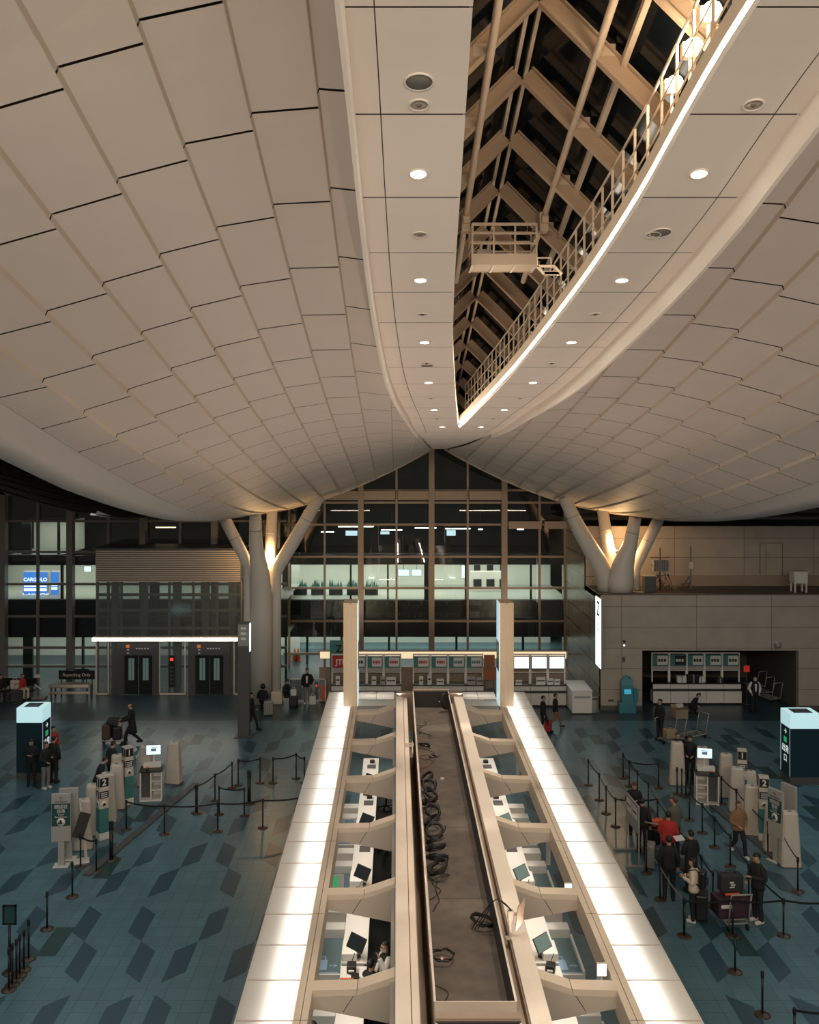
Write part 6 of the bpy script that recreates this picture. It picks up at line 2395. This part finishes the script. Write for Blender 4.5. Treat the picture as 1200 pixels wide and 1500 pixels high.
t = thing('teal_kiosk', 'teal blue terminal with lit screen against the stone wall', 'kiosk', (x, y, 0))
m = MB(); m.box(-.4, .4, 0, .4, 0, .5, bev=.02); m.obj('base', 'kiosk_teal', t)
m = MB(); m.prism([(0.02, .5), (.38, .5), (.38, 1.5), (.2, 1.55), (.1, 1.3)], 'x', -.27, .27); m.obj('tower_shell', 'kiosk_teal', t)
m = MB(); m.box(-.2, .2, -.02, .0, -.15, .15, bev=.01); o = m.obj('screen_case', 'kiosk_teal', t); o.location = (0, .06, 1.0); o.rotation_euler = (R(-12), 0, 0)
q = MB(); q.box(-.16, .16, -.028, -.02, -.11, .11); q.obj('screen_face', 'screen_teal2', o)
m = MB(); m.lathe([(.001, -.02), (.22, -.02), (.22, .02), (.001, .02)], 20); o = m.obj('round_head', 'kiosk_teal', t); o.rotation_euler = (R(90), 0, 0); o.location = (0, .25, 1.5)
m = MB(); m.box(.3, .52, .1, .3, .5, 1.1, bev=.02); m.obj('side_wing', 'kiosk_teal', t)
# recess: stacked trolleys, red lit sign
t = thing('red_sign', 'small glowing red sign beside the recess counters', 'sign', (xat(1094, 46.6), 46.6, 0))
m = MB(); m.box(-.14, .14, -.02, .02, 1.55, 1.85, bev=.01); m.obj('sign_face', 'red_sign', t)
m = MB(); m.bar((0, 0, 0), (0, 0, 1.55), .04, .04); m.box(-.15, .15, -.15, .15, 0, .03); m.obj('post', 'greydk', t)

# ticket gates by the column
gy = 46.9
for k, px in enumerate((436, 465)):
    x = xat(px, gy)
    t = thing('gate_rail', 'white framed glass gate %s the person in the black jacket' % ('on the column side of', 'on the counter side of')[k], 'gate', (x, gy, 0))
    m = MB()
    m.box(-.42, -.37, 0, .06, 0, 1.15); m.box(.37, .42, 0, .06, 0, 1.15); m.box(-.42, .42, 0, .06, 1.1, 1.15); m.box(-.42, .42, 0, .06, .05, .1)
    m.obj('frame', 'white_metal', t)
    m = MB(); m.box(-.37, .37, .025, .035, .1, 1.1); m.obj('glass_panel', 'glass_lift', t)
    if k:
        m = MB(); m.box(-.1, .04, -.06, 0, .2, 1.0, bev=.01); m.obj('reader', 'greydk', t)
        m = MB(); m.box(-.07, .0, -.07, -.06, .78, .86); m.obj('red_lamp', 'red_lit', t)
        m = MB(); m.box(.2, .36, -.06, 0, .1, .8); m.obj('orange_panel', 'orange', t)

# ================================================================ benches, repacking table, signs by the lift-side glass
x0, y = xat(73, 47.6), 47.6
x1 = xat(131, 47.6)
t = thing('repacking_table', 'steel repacking table with rounded front bar by the lift-side glass', 'table', ((x0 + x1) / 2, y, 0))
w_ = (x1 - x0) / 2
m = MB(); m.tube([(-w_, -.1, .62), (w_, -.1, .62)], .09, 12); m.tube([(-w_, -.1, .3), (w_, -.1, .3)], .07, 12); m.obj('front_bar', 'louver', t)
m = MB(); m.box(-w_, w_, -.05, .6, .62, .68); m.obj('table_top', 'grey', t)
for a in (-w_ + .05, w_ - .12):
    for yy_ in (-.08, .5):
        q = MB(); q.box(a, a + .07, yy_, yy_ + .07, 0, .62); q.obj('leg', 'greydk', t)
t = thing('repacking_sign', 'dark sign board reading Repacking Only standing above the steel table', 'sign', (xat(110, 48.0), 48.25, 0))
m = MB(); m.box(-.9, .9, -.03, .03, .8, 1.25, bev=.01); m.obj('board', 'black', t)
text('Repacking Only', .22, 'txt_white', t, (0, -.035, 1.03))
m = MB(); m.box(-.78, -.72, -.036, -.03, 1.0, 1.06); m.box(.72, .78, -.036, -.03, 1.0, 1.06); m.obj('red_mark', 'red', t)
for a in (-.8, .74):
    q = MB(); q.box(a, a + .06, -.03, .03, 0, .8); q.obj('leg', 'greydk', t)
t = thing('luggage_sign', 'dark hanging sign with white luggage symbol above the Repacking Only board', 'sign', (xat(112, 49), 49.2, 0))
zz = zat(985, 49.2)
m = MB(); m.box(-.58, .58, -.03, .03, zz - .18, zz + .18, bev=.01); m.obj('board', 'black', t)
m = MB(); m.box(-.48, -.18, -.036, -.03, zz - .14, zz + .14); m.obj('symbol_field', 'txt_white', t)
m = MB(); m.box(-.42, -.24, -.04, -.036, zz - .1, zz + .04); m.box(-.37, -.29, -.04, -.036, zz + .04, zz + .1); m.obj('suitcase_symbol', 'txt_black', t)
m = MB(); m.box(-.1, .45, -.036, -.03, zz + .03, zz + .09); m.box(-.1, .5, -.036, -.03, zz - .06, zz - .03); m.box(-.1, .4, -.036, -.03, zz - .13, zz - .1); m.obj('printed_line', 'txt_white', t)
m = MB(); m.bar((-.45, 0, 0), (-.45, 0, zz - .18), .04, .04); m.bar((.45, 0, 0), (.45, 0, zz - .18), .04, .04); m.obj('leg_frame', 'greydk', t)
t = thing('weighing_scale', 'small luggage scale with slanted pole beside the repacking table', 'scale', (xat(62, 47.9), 47.6, 0))
m = MB(); m.box(-.35, .3, -.25, .25, 0, .1, bev=.02); m.obj('platform', 'grey', t)
m = MB(); m.bar((-.15, .1, .1), (-.2, .15, 1.0), .05, .05); m.obj('pole', 'greydk', t)
m = MB(); m.box(-.32, -.05, .1, .16, 1.0, 1.16, bev=.01); m.obj('display', 'paper', t)
m = MB(); m.bar((-.2, -.2, .75), (.15, -.2, .5), .03, .05); m.obj('handle', 'white_metal', t)
x, y = floor_at(16, 1024)
t = thing('waiting_bench', 'long dark bench below the lift-side glass', 'bench', (x - .3, y + .3, 0))
m = MB(); m.box(-1.6, 1.4, -.22, .22, .34, .40, bev=.02); m.obj('seat', 'black', t)
m = MB(); m.box(-1.6, 1.4, .3, .35, .5, .9, bev=.02); m.obj('backrest', 'black', t)
for a in (-1.3, 0, 1.1):
    q = MB(); q.box(a, a + .06, -.2, .2, 0, .34); q.box(a, a + .06, .2, .36, 0, .5); q.obj('leg', 'greydk', t)
# ================================================================ luggage
def suitcase(lab, px, py, rz, mt, h=.65, w_=.42, d_=.26):
    x, y = floor_at(px, py)
    t = thing('suitcase', lab, 'suitcase', (x, y, 0), rz)
    m = MB(); m.box(-w_ / 2, w_ / 2, -d_ / 2, d_ / 2, .05, h, bev=.04); m.obj('shell', mt, t)
    m = MB()
    for sx in (-.1, .1):
        m.bar((sx, d_ / 2 - .03, h - .02), (sx, d_ / 2 - .03, h + .3), .015, .015)
    m.bar((-.11, d_ / 2 - .03, h + .3), (.11, d_ / 2 - .03, h + .3), .025, .025)
    m.obj('handle', 'greydk', t)
    for sx in (-1, 1):
        for sy in (-1, 1):
            q = MB(); X, Y_ = sx * (w_ / 2 - .05), sy * (d_ / 2 - .05)
            q.tube([(X - .015, Y_, .03), (X + .015, Y_, .03)], .03, 10); q.obj('wheel', 'black', t)
    m = MB()
    for k in range(4):
        X = -w_ / 2 + w_ * (k + 1) / 5
        m.box(X - .006, X + .006, -d_ / 2 - .006, -d_ / 2 + .005, .12, h - .06)
    m.obj('rib_groove', 'greydk', t)
    return t


suitcase('grey suitcase standing before the person with curly hair at the tree column', 393, 1048, R(10), 'case_grey', .68)
suitcase('dark suitcase beside the seated person reading at the tree column', 430, 1036, R(0), 'black', .55)
suitcase('dark suitcase before the person in orange red on the bench', 24, 1030, R(20), 'black', .6, .6, .35)
suitcase('pale grey suitcase in the queue between the notice board and the red jacket', 953, 1271, R(70), 'case_grey', .72)
suitcase('black suitcase behind the person in the cream jacket', 1028, 1347, R(70), 'black', .7, .45, .3)
suitcase('dark suitcase pulled by the walkers beyond the canopy', 803, 1072, R(70), 'cloth_red', .5)


def bag(lab, loc, rz, mt, w_=.3, h=.32, d_=.12, cat='bag', grp=None):
    t = thing('paper_bag' if cat == 'bag' else 'duffel_bag', lab, cat, loc, rz)
    m = MB(); m.box(-w_ / 2, w_ / 2, -d_ / 2, d_ / 2, 0, h, bev=.02); m.obj('sack', mt, t)
    m = MB()
    for s_ in (-1, 1):
        m.tube([(-w_ / 4, s_ * d_ / 3, h - .02), (-w_ / 6, s_ * d_ / 3, h + .1), (w_ / 6, s_ * d_ / 3, h + .1), (w_ / 4, s_ * d_ / 3, h - .02)], .01, 6)
    m.obj('handle', mt, t)
    return t


x, y = floor_at(458, 1032)
bag('white carrier bag beside the person in the black jacket by the gates', (x, y, 0), .2, 'paper', .32, .42, .14)
x, y = floor_at(30, 1030)
bag('cream paper bag held on the lap of the person in orange red', tuple(Vector(pL.location) + Vector((-.16, -.30, .60))), .1, 'cloth_cream', .4, .4, .16)
x, y = floor_at(430, 1036)
bag('white carrier bag on the dark suitcase by the tree column', (x, y, .56), .1, 'paper', .28, .3, .14)
x, y = floor_at(996, 1051)
t = thing('carton', 'open cardboard carton on the floor before the recess counters', 'carton', (x, y, 0), .2)
m = MB(); m.box(-.3, .3, -.22, .22, 0, .42); m.obj('box_body', 'cardboard', t)
m = MB()
m.add([(-.3, -.22, .42), (.3, -.22, .42), (.34, -.36, .52), (-.34, -.36, .52)], [(0, 1, 2, 3)]); m.add([(-.3, .22, .42), (.3, .22, .42), (.3, .34, .55), (-.3, .34, .55)], [(0, 1, 2, 3)])
m.obj('flap', 'cardboard', t)
x, y = floor_at(1004, 1049)
bag('crumpled white bag on the carton before the recess counters', (x - .28, y - .05, .43), .4, 'paper', .3, .16, .2)

# luggage trolleys
def trolley(lab, px, py, rz):
    x, y = floor_at(px, py)
    t = thing('luggage_trolley', lab, 'trolley', (x, y, 0), rz)
    m = MB()
    m.bar((-.28, -.5, .18), (-.28, .45, .18), .04, .04); m.bar((.28, -.5, .18), (.28, .45, .18), .04, .04)
    for k in range(5):
        yy_ = -.45 + k * .22
        m.bar((-.28, yy_, .19), (.28, yy_, .19), .03, .03)
    m.obj('deck_frame', 'grey', t)
    m = MB()
    for s_ in (-1, 1):
        m.tube([(s_ * .26, .45, .18), (s_ * .26, .52, .6), (s_ * .26, .62, 1.0)], .02, 8)
    m.tube([(-.28, .62, 1.0), (.28, .62, 1.0)], .024, 8)
    m.obj('push_handle', 'grey', t)
    for (a, c) in ((-.25, .4), (.25, .4), (0, -.45)):
        q = MB(); q.tube([(a - .02, c, .08), (a + .02, c, .08)], .08, 14); q.obj('wheel', 'black', t)
    return t, x, y


def on(t, loc):
    return Vector(t.location) + Matrix.Rotation(t.rotation_euler.z, 3, 'Z') @ Vector(loc)


def duffel(lab, p, rz, mt, w_, d_, h, name='duffel_bag', mark=None, tagm=None):
    t = thing(name, lab, 'bag' if name != 'hard_case' else 'suitcase', p, rz)
    m = MB(); m.box(-w_ / 2, w_ / 2, -d_ / 2, d_ / 2, 0, h, bev=.06); m.obj('sack', mt, t)
    m = MB(); m.tube([(-w_ / 4, 0, h - .03), (-w_ / 6, 0, h + .08), (w_ / 6, 0, h + .08), (w_ / 4, 0, h - .03)], .012, 6); m.obj('handle', 'black', t)
    if mark:
        m = MB(); m.box(-.09, .02, -d_ / 2 - .004, -d_ / 2, h * .55, h * .64); m.box(-.06, .06, -d_ / 2 - .004, -d_ / 2, h * .42, h * .5); m.box(-.09, .04, -d_ / 2 - .004, -d_ / 2, h * .3, h * .37); m.obj('white_mark', mark, t)
    if tagm:
        m = MB(); m.box(-w_ / 2 + .06, -w_ / 2 + .34, -d_ / 2 - .006, -d_ / 2, h * .6, h * .78); m.obj('sticker', tagm, t)
    return t


t, x, y = trolley('big luggage trolley with bags before the person in white trainers', 1071, 1352, R(185))
duffel('large maroon black hard suitcase with white sticker lying on the big trolley', on(t, (0, -.05, .21)), t.rotation_euler.z + PI, 'bag_maroon', .85, .6, .48, 'hard_case', tagm='paper')
duffel('black bag with white mark standing upright on the big trolley\'s load', on(t, (-.05, -.15, .76)), t.rotation_euler.z + PI + .05, 'cloth_char', .62, .3, .46, mark='txt_white')
duffel('flat orange bag squeezed between the loads of the big trolley', on(t, (-.05, -.12, .69)), t.rotation_euler.z + PI, 'orange', .4, .26, .065)
t, x, y = trolley('luggage trolley pushed by the bald walker on the lift side', 168, 1089, R(-90))
duffel('brown suitcase at the front of the bald walker\'s trolley', on(t, (0, -.3, .21)), t.rotation_euler.z, 'case_brown', .55, .35, .62, 'hard_case')
duffel('black duffel bag on the bald walker\'s trolley', on(t, (0, .12, .21)), t.rotation_euler.z + .2, 'black', .6, .38, .55)
duffel('black soft bag on top of the bald walker\'s load', on(t, (0, -.05, .84)), t.rotation_euler.z + .1, 'cloth_char', .62, .5, .2)
t, x, y = trolley('silver luggage trolley stack by the person before the recess', 984, 1088, R(-60))
dup(t, (x + 1.15, y + .7, 0), R(-60), 'silver luggage trolley nested behind the first before the recess')
duffel('brown parcel on the silver trolley before the recess', on(t, (0, -.1, .21)), .3, 'cardboard', .5, .4, .4)
# trolleys parked in the recess
for k in range(3):
    y = 47.2 + 1.25 * k
    dup(t, (xat(1130, 47) + .1 * k, y, 0), R(200), 'parked luggage trolley at the back of the recess, %s from the opening' % ORD[k], 'parked trolleys in the recess')
# small things in the queue
t = thing('backpack', 'black backpack worn by the person in the cream jacket', 'backpack', Vector(q7.location) + Matrix.Rotation(q7.rotation_euler.z, 3, 'Z') @ Vector((0, .22, .93)), q7.rotation_euler.z)
m = MB(); m.box(-.16, .16, -.07, .1, 0, .44, bev=.05); m.obj('sack', 'black', t)
m = MB(); m.box(-.12, .12, .1, .14, .05, .24, bev=.02); m.obj('pocket', 'cloth_char', t)
for s_ in (-1, 1):
    q = MB(); q.tube([(s_ * .1, -.06, .4), (s_ * .11, -.14, .47), (s_ * .12, -.34, .40), (s_ * .12, -.37, .25), (s_ * .11, -.06, .06)], .016, 6); q.obj('strap', 'black', t)
x, y = floor_at(962, 1244)
duffel('bright orange red bag on top of luggage behind the red jacket', (x, y, .73), .4, 'orange', .42, .28, .2)
t, x, y = trolley('queue trolley loaded with dark bags behind the red jacket', 962, 1244, R(150))
duffel('black duffel bag under the orange one on the queue trolley', on(t, (0, 0, .21)), .4, 'black', .6, .5, .5)
x, y = floor_at(996, 1252)
t = thing('document_sheet', 'white document held beside the olive jacket', 'paper', (xat(995, 27.6), 27.6, 1.02), .3)
m = MB(); m.box(-.15, .15, -.1, .1, 0, .006); o = m.obj('sheet', 'paper', t); o.rotation_euler = (R(25), 0, 0)

# notice board on feet in the queue
xa, ya = floor_at(918, 1245)
xb, yb = floor_at(936, 1270)
ang = math.atan2(yb - ya, xb - xa)
L = math.hypot(xb - xa, yb - ya)
t = thing('notice_board', 'grey wheeled notice board with two white sheets in the queue', 'notice board', (xa, ya, 0), ang)
m = MB()
for a in (0, L):
    m.bar((a, 0, .06), (a, 0, 1.75), .04, .04)
m.bar((0, 0, .95), (L, 0, .95), .035, .035); m.bar((0, 0, 1.75), (L, 0, 1.75), .035, .035)
m.obj('frame', 'grey', t)
m = MB(); m.box(.03, L - .03, -.012, .012, .97, 1.73); m.obj('board', 'kiosk_grey', t)
for a in (.08, L * .53):
    q = MB(); q.box(a, a + L * .38, -.018, -.012, 1.3, 1.66); s_ = q.obj('sheet', 'paper', t)
    q = MB(); q.box(a + .05, a + L * .38 - .05, -.021, -.018, 1.45, 1.5); q.obj('printed_mark', 'txt_black', s_)
for a in (0, L):
    q = MB(); q.box(a - .03, a + .03, -.4, .4, .0, .06, bev=.01); q.obj('foot', 'grey', t)

# bits on the island desks
def small(name, lab, cat, px, py, y, zb, parts):
    t = thing(name, lab, cat, (xat(px, y), y, zb))
    for nm, mt, b_ in parts:
        m = MB(); m.box(*b_, bev=.006); m.obj(nm, mt, t)
    return t


small('desk_notice', 'bright orange notice block on the nearest desk by the clerk', 'notice', 508, 1425, 19.95, 1.03, [('block', 'orange', (-.14, .14, -.02, .02, 0, .12)), ('printed_mark', 'txt_white', (-.1, .1, -.024, -.02, .03, .09))])
small('desk_notice', 'green and white notice on the belt frame, second bay from camera', 'notice', 495, 1235, 25.2, .66, [('sheet', 'paper', (-.16, .16, -.01, .01, 0, .36)), ('printed_mark', 'txt_green', (-.12, .0, -.014, -.01, .04, .32))])
small('desk_notice', 'blue notice on the belt frame, third bay from camera', 'notice', 512, 1165, 29.0, .66, [('sheet', 'paper', (-.16, .16, -.01, .01, 0, .4)), ('printed_mark', 'pict_blue', (-.14, .14, -.014, -.01, .2, .38))])
for k in range(4):
    y = 19.0 + 3.563 * k + .9
    for s_ in (-1, 1):
        w1 = 'the lift tower' if s_ < 0 else 'the stone wall'
        t = thing('label_printer', 'small black label printer on desk facing %s, %s from camera' % (w1, ORD[k]), 'printer', (IX + s_ * 2.12, y + .55, 1.2 if False else 1.03), rnd.uniform(-.4, .4), 'label printers on the desks')
        m = MB(); m.box(-.1, .1, -.12, .12, 0, .16, bev=.02); m.obj('printer_case', 'black', t)
        m = MB(); m.box(-.06, .06, -.15, -.1, .06, .09); m.obj('label_strip', 'paper', t)
        m = MB(); m.bar((.0, .08, .16), (.06, .1, .34), .012, .012); m.obj('cable', 'cable', t)
        if k < 4:
            t = thing('paper_stack', 'loose white papers on the desk facing %s, %s from camera' % (w1, ORD[k]), 'papers', (IX + s_ * 1.98, y + .2, 1.03), rnd.uniform(-.5, .5), 'papers on the desks')
            m = MB(); m.box(-.11, .11, -.15, .15, 0, .008); m.obj('sheet', 'paper', t)
            m = MB(); m.box(-.05, .09, -.1, .05, .008, .012); m.obj('printed_mark', 'kiosk_grey', t)
# ================================================================ added fill lights and ambient, then the branch glow
WARM = (1, 0.75, 0.60)
for s in (-1, 1):
    area('beam_fill', (IX + s * 1.06, 25, 3.56), (R(180), 0, 0), .06, 18, 230, WARM)  # unseen strip added on the beam to brighten the ceiling
area('ceiling_fill', (-7, 3, 6), (R(165), 0, 0), 8, .3, 95, WARM)  # added out of view to brighten the ceiling
area('ceiling_fill', (11, 3, 6), (R(165), 0, 0), 8, .3, 125, WARM)  # second added ceiling fill, also out of view
area('floor_fill', (-11, 24, 9.8), (0, 0, 0), 8, 30, 400, (0.84, 0.95, 1))  # added cool fill brightening the floor from above
area('floor_fill', (16, 24, 9.8), (0, 0, 0), 8, 30, 400, (0.84, 0.95, 1))  # matching added floor fill over the queue side
area('front_fill', (1, -3, 14.6), (R(74), 0, 0), 24, 2, 1350, (1, 0.84, 0.66), R(120))  # added behind the camera to brighten walls facing it
for fx in (-2.8, 7.0):
    spot('facade_fill', (fx, 48.4, 2.25), (fx * .55 + .9, 55, 8.2), 620, (1, 0.76, 0.5), 95, 0.8, 0.2)  # added to brighten the mullions; the pylons hide its reflection
w.node_tree.nodes['Background'].inputs[0].default_value = (0.9, 0.82, 0.72, 1)
w.node_tree.nodes['Background'].inputs[1].default_value = 0.09
for (x, y, z) in ((cx + .35, cy + .35, Z(826)), (cx2 - .05, cy2 + .55, LZ + 2.0)):
    point('branch_glow', (x, y, z + .3), 210, (1, 0.6, 0.26), 0.12)
